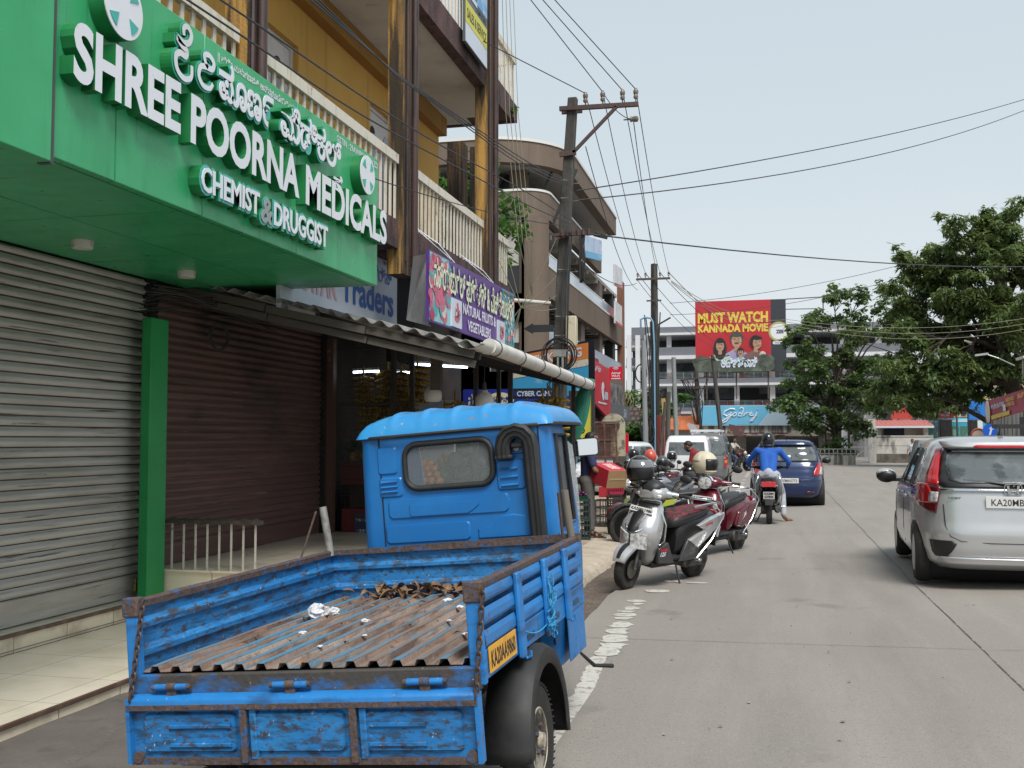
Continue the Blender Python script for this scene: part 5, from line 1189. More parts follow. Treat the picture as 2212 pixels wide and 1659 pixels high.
for k in range(6): b.bar((BX-4.5+.9*k, YA+1.3, 9.4), (BX-3.6+.9*k, YA+1.3, 11.4), .1, .1)
B_(b, 'lattice', m_fram)
for y in (YA+9.2, YA+14.5, YB-1.6):
 b = MB(); b.box(BX-.75, BX-.30, y, y+.9, 0, 9.3); B_(b, 'column', m_brin if y < YB-3 else m_bdark)
b = MB(); b.box(BX-.28, BX+.03, YB-.05, YB+.75, 3.4, 10.2); B_(b, 'end_column', m_rustcol)
for z in (6.62, 4.05, 9.1):
 b = MB()
 for k in range(7): b.box(BX-2.2, BX-.3, YA+2.4+2.8*k, YA+2.7+2.8*k, z, z+.24)
 B_(b, 'beam', m_brsoff)
b = MB()
for k in range(16): y = YA+4+1.15*k; b.box(BX-1.1+.0, BX-.35, y, y+.09, 6.50, 6.56)
b.box(BX-.95, BX-.87, YA+4, YA+10, 6.56, 6.61); b.box(BX-.95, BX-.87, YA+12, YA+20, 6.56, 6.61); B_(b, 'hanging_rack', m_fram)
b = MB(); b.box(BX-2.21, BX-2.15, YA+10, YA+13, 5.5, 6.8); b.box(BX-2.21, BX-2.15, YA+3.5, YA+5, 4.5, 6.5); b.box(BX-2.21, BX-2.15, YA+15, YA+18, 8.0, 9.0); B_(b, 'doorway', m_bdark)
b = MB(); b.box(BX-.02, BX+.012, YA+7, YB-8.5, 4.43, 5.3); B_(b, 'maroon_band', m_maroon)
m_print = mat('printed_glass', (.17,.16,.16), .2, layers=[((.42,.36,.33), .9, .5, .6, .8), ((.03,.02,.02), 1.4, .5, .6, .9), ((.30,.05,.06), 2, .62, .68, .8)])
b = MB(); b.box(BX+.02, BX+.08, YA+11, YB-.2, 3.4, 4.42); B_(b, 'printed_front', m_print)
m_grey = mat('slate_grey_cladding', (.105,.11,.12), .5)
b = MB(); b.box(BX-2, BX+.25, YB-6.2, YB+1.2, 2.6, 3.38); B_(b, 'shop_fascia', m_grey)
b = MB(); text(b, 'Silk', FX(BX+.256, YB-1.6, 2.75), width=1.3, height=.45, off=.0, shear=.2); B_(b, 'fascia_lettering', m_signw)
b = MB(); b.box(BX-2.5, BX-.2, YA+10, YB+1, 0, 2.6); B_(b, 'street_wall', m_bdark)
b = MB(); b.box(BX-.19, BX-.1, YB-7.2, YB-6.4, 0, 2.7); b.box(BX-.15, BX+.0, YB-5.2, YB-4.9, 0, 2.6); B_(b, 'shop_pier', m_maroon)
sg1 = thing('phone_shop_board', (BX+.1, YA+13.5, 3.0), 'red phone company board, slanting away, with white logo print', 'sign')
P_ = [at(1277, 896, 44.5), at(1318, 833, 0) if False else None]
m_red = mat('bright_red_sign', (.55,.008,.022), .38)
q0, q1, q2, q3 = atx(1277, 866, BX+.2), atx(1316, 908, BX+.2), atx(1316, 800, BX+.2), atx(1277, 775, BX+.2)
b = MB(); b.quad(q0, Vector((q1.x, q1.y, q1.z+.0)), q2, q3); loc(b.build('board', m_red, sg1, solid=.12), sg1)
yl = q1.y-q0.y
b = MB(); text(b, 'ಎರ್ಟೆಲ್', FX(BX+.275, q0.y+yl*.12, q0.z+1.35), width=yl*.32, height=.28, off=.03, split=True); b.prism([(.42*math.cos(R(a)), .42*math.sin(R(a))) for a in range(30, 331, 15)]+[(.15,-.1),(.2,.0),(.15,.1)], FX(BX+.275, q0.y+yl*.55, q0.z+.55), 0, .01); b.prism([(-.1,-.15),(.75,-.15),(.75,.2),(-.1,.2)], FX(BX+.276, q0.y+yl*.68, q0.z+.35), 0, .011); b.prism([(-1.3,-.04),(1.3,-.04),(1.3,.03),(-1.3,.03)], FX(BX+.276, q0.y+yl*.52, q0.z+.0), 0, .008); loc(b.build('lettering', m_signw, sg1), sg1)
t_, w, h = fboard('wifi_board', 'square red wi-fi board facing the road beside the slanting red board', 47.6, 1316, 1344, 792, 821, m_red, .12)
ftext(t_, 'Airtel', w*.16, h*.44, w*.68, h*.17, m_signw, .03, .01); ftext(t_, 'Wi-Fi', w*.18, h*.22, w*.62, h*.17, m_signw, .03, .01)
b = MB(); b.box(w*.16, w*.86, -.012, -.002, h*.07, h*.14)
for r_ in (.06,.11,.16): b.tube([(w*.5+r_*math.cos(R(a)), -.008, h*.70+r_*math.sin(R(a))) for a in range(35, 146, 11)], .014, 5)
b.build('wave_mark', m_signw, t_)
for (nm, lb, ua, ub, va, vb, xo, c_) in (('white_banner', 'white banner with a blue photo hung on the brown balcony', 1262, 1298, 508, 565, .45, (.45,.55,.72)), ('white_notice', 'white notice board with red foot fixed on the brown parapet', 1328, 1342, 650, 708, .3, (.62,.62,.62)), ('bank_banner', 'white banner with red swoosh under the brown roof corner', 1326, 1343, 570, 625, .4, (.62,.63,.65))):
 a0, a1, a2, a3 = atx(ua, vb-10, BX+xo), atx(ub, vb, BX+xo), atx(ub, va+12, BX+xo), atx(ua, va, BX+xo); t_ = thing(nm, a0, lb, 'banner')
 b = MB(); b.quad(a0, a1, a2, a3); loc(b.build('sheet', mat(nm, c_, .5, layers=[((c_[0]*.75, c_[1]*.75, c_[2]*.8), 1.2, .5, .6, .8)]), t_, solid=.08), t_)
 b = MB(); lo = a0.lerp(a3, .06); hi = a1.lerp(a2, .06); k_ = .28 if nm != 'white_banner' else .75
 b.quad(a0+Vector((.06,.05,0)), a1+Vector((.06,-.05,0)), a1.lerp(a2, k_*.4)+Vector((.06,-.05,0)), a0.lerp(a3, k_*.4)+Vector((.06,.05,0))); loc(b.build('print', m_red if nm != 'white_banner' else m_sky, t_), t_)
m_cage = mat('rusty_wire_cage', (.13,.055,.04), .7, layers=[((.24,.12,.08), 12, .5, .65, .7)])
def cage(nm, lab, Y, u0, u1, v0, v1, skew=0.):
 p, q = at(u0, v1, Y), at(u1, v0, Y); w, h = q.x-p.x, q.z-p.z; t_ = thing(nm, (p.x, Y, p.z), lab, 'wire cage')
 b = MB(); n = 22
 for i in range(n+1): x = w*i/n; b.bar((x, 0, 0), (x+skew, 0, h), .007, .007)
 for i in range(24): z = h*i/23; b.bar((skew*z/h, 0, z), (w+skew*z/h, 0, z), .007, .007)
 b.build('mesh', m_cage, t_)
 b = MB()
 for x in (0, w/2, w): b.bar((x, -.01, 0), (x+skew, -.01, h), .03, .03)
 for z in (0, h*.45, h*.72, h): b.bar((skew*z/h, -.012, z), (w+skew*z/h, -.012, z), .03, .03)
 b.build('cage_frame', m_cage, t_)
cage('wire_cage', 'tall rusty brown wire cage panel right of the yellow banner', 19.2, 1284, 1334, 912, 1048, -.03)
m_mottle = mat('lichen_stained_board', (.42,.39,.28), .85, layers=[((.10,.09,.07), 6, .5, .6, .9), ((.55,.52,.40), 14, .5, .7, .6), ((.20,.13,.07), 3, .6, .72, .7)])
t_ = thing('stained_board', at(1290, 975, 21), 'lichen stained cream board with a rounded top behind the rusty cage', 'board')
p, q = at(1300, 985, 21), at(1350, 893, 21); w, h = q.x-p.x, q.z-p.z; cx = w/2
b = MB(); b.prism([(0,0),(w,0),(w,h*.72)] + [(cx+w/2*math.cos(R(a)), h*.72+h*.28*math.sin(R(a))) for a in range(10, 171, 10)] + [(0,h*.72)], FY(p.x, 21, p.z), -.05, .05); loc(b.build('board', m_mottle, t_), t_)
b = MB(); b.box(p.x-.35, q.x-.1, 20.7, 20.95, p.z+h*.68, p.z+h*.76); b.box(p.x-.35, p.x+.2, 20.8, 20.9, p.z, p.z+h*.68); loc(b.build('lean_to', m_fram, t_), t_)
t_, w, h = fboard('red_hoarding', 'plain red hoarding with a white script mark behind the parked bikes', 25, 1334, 1357, 937, 979, m_red, .08); ftext(t_, 'du', w*.1, h*.35, w*.45, h*.4, m_signw, .04, .01)
b = MB(); b.box(w*.1, w*.75, -.01, -.002, h*.12, h*.2); b.build('small_print', mat('dull_red_print', (.35,.05,.06), .5), t_)
b = MB(); p = at(1330, 1000, 22); q = at(1352, 1000, 22); b.box(p.x, q.x, 22, 22.1, 0, 1.25); b.box(p.x-.05, p.x+.05, 21.9, 22, 0, 1.9); tag(b.build('plank_fence', m_plank), 'weathered grey plank fence beside the rusty cages', 'fence')
# ================================================================== OTHER POLES
m_gp = mat('grey_steel_pole', (.25,.26,.265), .55, metal=.3, layers=[((.17,.17,.16), (10,10,1), .5, .7, .7), ((.36,.36,.35), 8, .6, .72, .6)])
m_lp = mat('weathered_pole', (.06,.055,.048), .9, layers=[((.12,.11,.10), (8,8,.6), .45, .7, .8), ((.025,.022,.02), (9,9,1), .5, .68, .8)])
def pole(nm, label, Y, ub, ut, vt, r0, r1, m, square=False):
 p = at(ub, 950, Y); q = at(ut, vt, Y); t_ = thing(nm, (p.x, Y, 0), label, 'utility pole' if 'power' in label else 'pole'); b = MB()
 b.cyl((0,0,-.1), (q.x-p.x, 0, q.z), r0, r1, n=4 if square else 12); b.build('shaft', m, t_, smooth=40 if not square else None); return t_, q.x-p.x, q.z
p2, dx2, z2 = pole('utility_pole', 'second power pole with a light blue pipe strapped to it and a symmetric crossarm', 37.5, 1415, 1413, 570, .17, .12, m_lp, True)
P2B = at(1415, 950, 37.5)
b = MB(); b.bar((-.62,-.18,z2-.57), (.60,-.18,z2-.57), .07, .07); b.bar((-.25,-.18,z2-1.36), (.28,-.18,z2-1.36), .05, .05); b.bar((-.6,-.18,z2-.57), (-.05,-.18,z2-1.3), .02, .02); b.build('crossarm', m_iron, p2)
INS2 = []
for x in (-.56,-.28,.24,.55):
 b = MB(); b.lathe([(.012,z2-.55),(.012,z2-.48),(.045,z2-.46),(.03,z2-.42),(.05,z2-.38),(.02,z2-.33)], Matrix.Translation((x,-.18,0)), 10); b.build('insulator', m_ins, p2, smooth=40); INS2.append(Vector((P2B.x+x, 37.3, z2-.36)))
m_bpipe = mat('light_blue_pipe', (.16,.30,.42), .5)
zb = at(1413, 690, 37.5).z
b = MB(); b.tube([(-.45,-.25,zb-.3),(-.46,-.25,zb-.02),(-.3,-.25,zb+.05),(-.1,-.25,zb+.02),(-.02,-.25,zb-.12),(.02,-.25,zb-1),(.03,-.25,.2)], .035, 8); b.build('blue_pipe', m_bpipe, p2, smooth=60)
b = MB(); random.seed(9)
for k in range(7):
 x = -.32+.1*k; b.tube([(x+random.uniform(-.05,.05),-.22,z2-1.5-random.random()), (x*.6,-.24,4+random.random()), (x*.5+random.uniform(-.1,.1),-.24,2.4), (x*.5,-.24,.3)], .022, 5)
b.tube([(-.3+.12*math.cos(t)*1.6,-.3,2.05+.42*math.sin(t)) for t in [2*PI*i/24 for i in range(24)]], .03, 5, closed=True); b.tube([(-.22+.12*math.cos(t)*1.8,-.32,1.85+.35*math.sin(t)) for t in [2*PI*i/24 for i in range(24)]], .03, 5, closed=True); b.tube([(-.45+.2*math.cos(t),-.3,3.95+.32*math.sin(t)) for t in [2*PI*i/24 for i in range(24)]], .025, 5, closed=True)
b.build('strapped_cables', m_cable, p2, smooth=60)
b = MB(); b.rbox((.36,-.3,2.65), (.14,.08,.8), (0,-.06,0)); b.build('yellow_tag', mat('mustard_board', (.40,.26,.07), .6), p2)
b = MB(); b.bar((.05,-.15,at(1425,706,37.5).z), (at(1450,690,37.5).x-P2B.x,-.3,at(1450,688,37.5).z), .05, .05); b.build('bracket_arm', m_lp, p2)
pole('steel_post', 'tall plain grey steel post left of the blue piped pole', 31.5, 1397, 1389.5, 735, .085, .07, m_gp)
pole('steel_post', 'tall plain grey steel post right of the blue piped pole', 37, 1464, 1455, 772, .09, .075, m_gp)
pole('timber_post', 'short dark timber post between the two grey steel posts', 36, 1440, 1444, 846, .09, .08, m_lp)
pole('timber_post', 'dark timber prop leaning right beside the striped red sheet', 34, 1419, 1437, 868, .05, .05, m_lp)
t_, dx_, z_ = pole('utility_pole', 'far power pole with tangled drop wires left of the blue shop board', 58, 1517, 1503, 800, .16, .11, m_lp)
b = MB(); b.bar((dx_*.93-.9,-.15,z_-.55), (dx_*.93+1.1,-.15,z_-.35), .07, .07); b.bar((dx_*.9-.6,-.15,z_-1.0), (dx_*.9+.7,-.15,z_-1.0), .06, .06); b.build('crossarm', m_iron, t_)
b = MB()
for k in range(10): b.tube([(dx_+random.uniform(-.8,.8),-.2,z_-.5), (dx_*.8+random.uniform(-.4,.4),-.25,z_-1.8), (dx_*.6+random.uniform(-.2,.2),-.2,z_-3.5)], .02, 4)
b.build('drop_wire', m_cable, t_)
t_, dx_, z_ = pole('utility_pole', 'far power pole leaning left across the blue shop board', 57, 1566, 1539, 768, .14, .10, m_lp)
b = MB(); b.bar((dx_-.85,-.12,z_-.30), (dx_+.9,-.12,z_-.02), .06, .06); b.build('crossarm', m_iron, t_)
b = MB(); p = at(1420, 1000, 34.5); q = at(1436, 883, 34.5); b.grid(lambda u, v: (p.x+(q.x-p.x)*u, 34.5+.03*math.sin(u*40), .3+(q.z-.5)*v), 24, 1); tag(b.build('corrugated_sheet', mat('faded_red_sheet', (.28,.07,.06), .7, layers=[((.18,.06,.05), 3, .5, .7, .7)]), solid=.01), 'faded red corrugated sheet standing between the poles', 'sheet')
# ================================================================== OVERHEAD WIRES
m_w = mat('bare_wire', (.035,.035,.038), .6); m_wy = mat('pale_fibre_cable', (.24,.225,.16), .6)
def wire(p, q, sag, r, label, m=m_w, grp='overhead wires', n=24):
 p, q = Vector(p), Vector(q); b = MB()
 b.tube([p.lerp(q, i/n) - Vector((0, 0, sag*4*(i/n)*(1-i/n))) for i in range(n+1)], r, 5)
 return tag(b.build('overhead_wire', m, smooth=180), label, 'wire', grp)
for i, (a_, c_) in enumerate(zip(INS, INS2)): wire(a_, c_, .28, .008, 'bare wire strung between the two nearest power poles', grp='bare wires between the two nearest power poles')
for i, (u, v) in enumerate(((1187,162),(1217,90),(1230,65),(1300,112))):
 d_ = at(u, v, 16.2) - INS[i]; wire(INS[i], INS[i]+d_*7, -.0, .008, 'bare wire rising from the nearest pole over the yellow building', grp='bare wires rising from the nearest pole')
far = [at(1600, 700, 104) + Vector((x, 0, 0)) for x in (-3,-1.5,0,1.5)]
for a_, c_ in zip(INS2, ((-3,85,9),(-2,85,9),(0,85,9),(1,85,9))): wire(a_, c_, .8, .012, 'bare wire running from the second pole towards the grey mall', grp='bare wires from the second pole to the grey mall')
PA, PB, PC = Vector((-3.12, 16.85, 5.85)), Vector((-3.05, 16.8, 5.2)), Vector((-2.7, 16.8, 4.95))
def thru(p, u, v, X, ext=1.6): q = atx(u, v, X); return Vector(p) + (q-Vector(p))*ext
def pathwire(pts, r, label, grp='overhead wires'):
 pts = [Vector(p) for p in pts]; pts = pts + [pts[-1]*2-pts[-2]]; b = MB(); out = []
 for i in range(len(pts)-1):
  p0, p1, p2, p3 = pts[max(0, i-1)], pts[i], pts[i+1], pts[min(len(pts)-1, i+2)]
  for k in range(8): t = k/8; out.append(.5*((2*p1)+(p2-p0)*t+(2*p0-5*p1+4*p2-p3)*t*t+(3*p1-p0-3*p2+p3)*t**3))
 b.tube(out+[pts[-1]], r, 5); return tag(b.build('overhead_wire', m_w, smooth=180), label, 'wire', grp)
A3 = lambda u, v: atx(u, v, -3.1)
pathwire([PB, A3(1134,413), A3(896,281), A3(486,6)], .007, 'uppermost single black cable crossing in front of the ochre wall'); pathwire([PB+Vector((0,0,-.06)), A3(1134,440), A3(1042,390), A3(793,255), A3(486,53)], .007, 'lower black cable passing just above the top edge of the green sign')
for k in range(3): pathwire([PA+Vector((0,0,-.03*k)), A3(1134,346+8*k), A3(905,193+3*k), A3(852,155+2*k), A3(671+9*k,0)], .007, 'black cable of the bundle crossing the ochre wall', 'cable bundle crossing the ochre wall')
wire(PB+Vector((0,0,-.1)), thru(PB, 820, 385, -3.6, 1.05), .08, .006, 'thin cable from the nearest pole to the corner of the green sign')
wire(at(1245, 412, 17), at(2330, 176, 40), .3, .011, 'upper of two black cables crossing the sky to the right'); wire(at(1250, 432, 17), at(2330, 185, 40), .6, .011, 'lower of two black cables crossing the sky to the right')
wire(PC, at(2600, 520, 60), .9, .014, 'black cable running right from the nearest pole into the big tree')
b = MB(); b.bar(at(1283, 506, 17), at(1312, 513, 17), .06, .06); tag(b.build('cable_joint', m_cable), 'black cable joint box on the wire right of the nearest pole', 'cable joint')
for k in range(3): wire(at(1450, 606+2*k, 37.4), at(1700, 690, 50)+Vector((0,0,-.12*k)), .5+.1*k, .011, 'pale fibre cable drooping right from the second pole', m_wy, 'pale fibre cables drooping from the second pole'); wire(at(1700, 690, 50)+Vector((0,0,-.12*k)), at(2420, 640, 58)+Vector((0,0,-.15*k)), .9+.15*k, .011, 'pale fibre cable strung across before the trees', m_wy, 'pale fibre cables strung before the trees')
wire(at(1447, 655, 60), at(1943, 573, 62), .3, .014, 'thin wire above the red billboard, upper one'); wire(at(1447, 680, 60), at(1980, 590, 62), .5, .014, 'thin wire crossing the red billboard, lower one')
wire(at(1232, 545, 20), at(1375, 612, 37), .3, .010, 'cable linking the brown building to the second pole'); wire(INS[0]+Vector((.0,0,-.9)), INS2[0]+Vector((0,0,-.6)), .5, .008, 'slack lower wire between the two nearest poles')
sp = thing('spare_insulator', at(1360, 258, 17), 'insulator hanging on a slack wire right of the nearest crossarm', 'insulator')
b = MB(); b.cyl((-.10,0,0), (.0,0,0), .012, n=6); b.lathe([(.02,0),(.05,.02),(.04,.05),(.05,.08),(.05,.13),(.02,.15)], frame((0,0,0),(0,1,0),(0,0,1)), 12); b.build('body', m_ins, sp, smooth=40)
wire(INS[1], at(1366, 258, 17), .1, .007, 'jumper wire from the crossarm to the hanging insulator'); wire(at(1368, 258, 17), INS2[2]+Vector((-.1,0,0)), .3, .008, 'wire from the hanging insulator to the second pole')
b = MB(); random.seed(12)
hub = Vector((-3.86, 16.6, 3.75))
for k in range(10):
 q = Vector((-3.9+random.uniform(-.5,.6), 16.5, random.choice((5.2, 5.6, 4.9, 2.9, 2.7)) )) if k < 6 else Vector((-3.3, 16.8, random.uniform(3.6,5.2)))
 q.x = -4.9+1.1*random.random() if k < 6 else q.x; b.tube([hub, hub.lerp(q, .5)+Vector((random.uniform(-.05,.05), 0, -.05)), q], .006, 4)
for k in range(4): b.tube([at(1085+8*k, -5, 15.6), at(1092+9*k, 240, 15.7), at(1120+9*k, 520, 16), at(1150, 640, 16.4)], .006, 4)
tag(b.build('service_wires', m_wy), 'star of thin pale service wires between the building corner and the nearest pole', 'wires')
# ================================================================== BACKGROUND ACROSS THE JUNCTION
m_mgrey = mat('mall_slate_paint', (.15,.16,.18), .7, layers=[((.125,.133,.15), .4, .45, .7, .6), ((.21,.22,.24), (1,1,.2), .55, .75, .4)])
m_mwhite = mat('mall_white_paint', (.60,.61,.63), .7, layers=[((.48,.48,.49), .6, .5, .7, .5)])
m_mdark = mat('mall_interior', (.085,.088,.095), .7, layers=[((.17,.17,.18), .5, .5, .6, .8)])
m_railc = mat('coloured_railing', (.30,.36,.38), .5, layers=[((.30,.10,.08), .8, .5, .58, .8), ((.08,.28,.28), 1.1, .55, .62, .8)])
ml = thing('shopping_mall', (0, 105, 0), 'long grey and white open fronted mall with dark parking floors', 'building')
L_ = lambda mb, nm, m, par=None: loc(mb.build(nm, m, ml), ml)
def fbox(b, u0, u1, v0, v1, Y, d0=0., d1=.4):
 p, q, m_ = at(u0, v1, Y), at(u1, v0, Y), min(u0+60, (u0+u1)/2); b.box(p.x, q.x, Y+d0, Y+d1, at(m_, v1, Y).z, at(m_, v0, Y).z)
YM = 105
U0, U1 = 1400, 1990
b = MB(); fbox(b, 1352, 1990, 712, 990, YM, 6, 9); L_(b, 'inner_wall', m_mdark)
for v0, v1 in ((706,719),(750,768),(818,829),(880,889)):
 b = MB(); fbox(b, U0, U1, v0, v1, YM, 0, .3); L_(b, 'parapet', m_mgrey)
for v0, v1 in ((719.2,724),(768.2,776),(829.2,834),(889.2,894)):
 b = MB(); fbox(b, U0-2, U1, v0, v1, YM, -.3, 6); L_(b, 'slab_edge', m_mwhite)
for v0, v1 in ((735,747),(773,790),(832,841)):
 b = MB(); fbox(b, 1353, U0-3, v0, v1, YM+2, 0, .3); L_(b, 'wing_parapet', m_mgrey)
for v0, v1 in ((747.2,751),(790.2,795),(841.2,847)):
 b = MB(); fbox(b, 1352, U0-3, v0, v1, YM+2, -.3, 6); L_(b, 'wing_slab', m_mwhite)
b = MB(); fbox(b, 1364, 1412, 707, 733, YM+3, 0, 4); L_(b, 'roof_room', m_mgrey)
for k, u in enumerate((1355,1374,1394,1442,1511,1588,1665,1742,1819,1896)):
 b = MB(); fbox(b, u, u+8, 724, 990, YM+.5, 0, .5); L_(b, 'column', m_mwhite)
for v0, v1, ua in ((804,818,U0),(866,880,U0),(822,832,1353)):
 b = MB()
 for k in range(5): fbox(b, ua, U1 if ua == U0 else U0-3, v0+(v1-v0)*k/5, v0+(v1-v0)*k/5+.55, YM+(.4 if ua == U0 else 2.4), -.03, .03)
 for k in range(30 if ua == U0 else 4): u = ua+k*19; fbox(b, u, u+.7, v0, v1, YM+(.4 if ua == U0 else 2.4), -.05, .05)
 L_(b, 'railing', m_railc)
for u0, u1, v0, v1 in ((1450,1503,725,744),(1376,1392,752,772),(1540,1585,838,862),(1600,1655,838,862),(1700,1730,728,745)):
 b = MB(); fbox(b, u0, u1, v0, v1, YM+5.5, 0, .3); L_(b, 'window', m_bdark if u0 != 1540 else m_mgrey)
for u in (1515, 1640, 1760):
 b = MB(); fbox(b, u, u+60, 836, 850, YM+5.2, 0, .3); L_(b, 'shop_panel', m_mgrey)
bbp = at(1503, 805, 98); bq = at(1697, 646, 98)
bi = thing('billboard', (bbp.x, 98, bbp.z), 'huge red film billboard with yellow capitals and a dark right strip on the mall front', 'billboard')
w, h = bq.x-bbp.x, bq.z-bbp.z; ws = w*(1665-1503)/194
b = MB(); b.box(0, ws, -.1, .15, 0, h); b.build('red_panel', mat('billboard_red', (.42,.018,.028), .5, layers=[((.33,.012,.02), .25, .45, .7, .6)]), bi)
b = MB(); b.box(ws+.002, w, -.1, .15, 0, h); b.build('dark_panel', mat('billboard_charcoal', (.03,.035,.042), .5), bi)
m_by = mat('billboard_yellow', (.68,.48,.07), .5, layers=[((.45,.28,.03), .9, .55, .68, .7)])
def bt(s, x, z, ww, hh, m, off, d=.13, split=False, nm='lettering'):
 b = MB(); text(b, s, FY(x, -d, z), width=ww, height=hh, off=off, split=split, res=2); return b.build(nm, m, bi)
bt('MUST WATCH', ws*.035, h*.685, ws*.93, h*.155, m_by, .05); bt('KANNADA MOVIE', ws*.035, h*.555, ws*.93, h*.115, m_by, .05)
m_sk1 = mat('poster_skin', (.42,.24,.15), .6, layers=[((.25,.13,.08), .9, .45, .7, .7)]); m_hair = mat('poster_black', (.012,.012,.014), .6); m_fol = mat('poster_foliage', (.06,.075,.055), .6, layers=[((.13,.15,.11), 1.2, .5, .65, .8), ((.02,.025,.02), 1.5, .5, .65, .8)])
m_sh1 = mat('poster_lilac_shirt', (.36,.33,.48), .6, layers=[((.22,.2,.34), (9,1,9), .45, .55, .8)]); m_sh2 = mat('poster_mint', (.40,.52,.45), .6); m_sh3 = mat('poster_brown', (.16,.085,.075), .6); m_sh4 = mat('poster_blue_shirt', (.35,.52,.58), .6); m_wh = mat('poster_pale', (.52,.47,.42), .6)
def ell(b, x, z, rx, rz, d, n=20, a0=0, a1=360):
 b.prism([(rx*math.cos(R(a0+(a1-a0)*i/n)), rz*math.sin(R(a0+(a1-a0)*i/n))) for i in range(n)], FY(x, -d, z), 0, .012)
def bust(x, z, s, skin, hair, shirt, d, moust=False, longhair=False, beard=False, face=0):
 b = MB(); b.prism([(-1.25*s,-2.2*s),(1.25*s,-2.2*s),(1.15*s,-1.25*s),(.55*s,-.95*s),(.3*s,-.75*s),(-.3*s,-.75*s),(-.55*s,-.95*s),(-1.15*s,-1.25*s)], FY(x, -d, z), 0, .012); b.build('printed_shirt', shirt, bi)
 b = MB()
 if longhair: ell(b, x, z-.35*s, .72*s, 1.25*s, d+.014)
 else: ell(b, x, z+.18*s, .58*s, .62*s, d+.014)
 b.build('printed_hair', hair, bi)
 b = MB(); ell(b, x+face*.1*s, z-.05*s, .44*s, .60*s, d+.028); b.prism([(-.2*s,-1.0*s),(.2*s,-1.0*s),(.2*s,-.5*s),(-.2*s,-.5*s)], FY(x, -(d+.027), z), 0, .01); b.build('printed_face', skin, bi)
 b = MB()
 for e_ in (-1, 1): ell(b, x+face*.16*s+e_*.17*s, z+.07*s, .07*s, .018*s, d+.042, 8); ell(b, x+face*.16*s+e_*.17*s, z+.17*s, .11*s, .016*s, d+.042, 8)
 ell(b, x+face*.16*s, z-.30*s, .17*s, (.03 if moust else .02)*s, d+.042, 10)
 if moust: ell(b, x+face*.14*s, z-.22*s, .22*s, .06*s, d+.042, 10)
 ell(b, x+face*.12*s, z+.48*s, .46*s, .20*s, d+.043, 14)
 b.build('printed_features', hair, bi)
bust(ws*.55, h*.44, 1.05, m_sk1, mat('poster_grey_hair', (.06,.058,.055), .6), m_sh1, .12, moust=True); bust(ws*.33, h*.37, .82, m_sk1, m_hair, m_sh2, .18, longhair=True); bust(ws*.80, h*.40, .88, m_sk1, m_hair, m_sh3, .24, face=1.5); bust(ws*.60, h*.27, .55, m_sk1, m_hair, m_sh4, .30, moust=True); bust(ws*.89, h*.22, .50, m_sk1, m_wh, m_wh, .33, moust=True)
b = MB(); random.seed(6)
for i in range(60): x = random.random(); ell(b, max(.5, min(ws-.5, ws*x)), h*(.04+.14*random.random()*(1.2-.8*math.sin(PI*x))), .45+.4*random.random(), .3+.25*random.random(), .38+.0012*i, 9)
b.build('printed_trees', m_fol, bi)
b = MB(); b.box(0, ws, -.50, -.49, 0, h*.055); b.build('printed_trees', m_fol, bi)
bt('ಅಜ್ಞಾತವಾಸಿ', ws*.34, h*.05, ws*.48, h*.16, m_signw, .03, .53, split=True)
for i, (c_, r_) in enumerate((((.60,.30,.05),.92),((.08,.40,.36),.85),((.62,.55,.15),.79),((.66,.68,.72),.70))):
 b = MB(); b.prism([(r_*math.cos(2*PI*k/36), r_*math.sin(2*PI*k/36)) for k in range(36)], FY(ws+(w-ws)*.52, -.11-.013*i, h*.55), 0, .012); b.build('logo_ring', mat('logo_ring_%s' % 'abcd'[i], c_, .5), bi)
bt('ZEE', ws+(w-ws)*.34, h*.525, (w-ws)*.50, h*.05, m_signk, .04, .18)
b = MB(); b.prism(rr_pts(ws+(w-ws)*.12, ws+(w-ws)*.92, h*.375, h*.415, .1), FY(0, -.11, 0), 0, .02); b.build('logo_pill', m_signw, bi); bt("WATCH NOW", ws+(w-ws)*.24, h*.385, (w-ws)*.55, h*.018, m_signk, .03, .14)
b = MB()
for x in (w*.12, w*.45, w*.8): b.bar((x, .3, -2.5), (x, .3, h*.9), .12, .12); b.bar((x, .3, h*.5), (x, 5, h*.1), .1, .1)
b.build('support', m_iron, bi)
b = MB(); b.bar((w, .1, h), (w+3.4, .3, h*1.02), .08, .08); b.bar((w+3.3,.3,h*1.02), (w+3.3,.3,h*.8), .1, .1); b.bar((w, .1, h*.86), (w+2.7,.3,h*.86), .07, .07); b.build('support', m_iron, bi)
YG = 75
gd = thing('shop_row', (0, YG, 0), 'low old shop row with rain streaked parapet and grey roller shutters', 'building')
G_ = lambda mb, nm, m: loc(mb.build(nm, m, gd), gd)
m_streak = mat('rain_streaked_parapet', (.46,.44,.40), .9, layers=[((.06,.055,.05), (2.6,2.6,.25), .46, .56, .9), ((.25,.23,.2), (5,5,.5), .5, .65, .7)])
m_oldw = mat('old_plaster', (.27,.24,.20), .9, layers=[((.15,.13,.11), 1.2, .45, .65, .8), ((.40,.37,.33), 2, .55, .7, .6)])
b = MB(); fbox(b, 1492, 1800, 919, 935, YG, -1.3, 0); G_(b, 'parapet', m_streak)
b = MB(); fbox(b, 1492, 1800, 880, 990, YG, 1.2, 5); G_(b, 'back_wall', m_oldw)
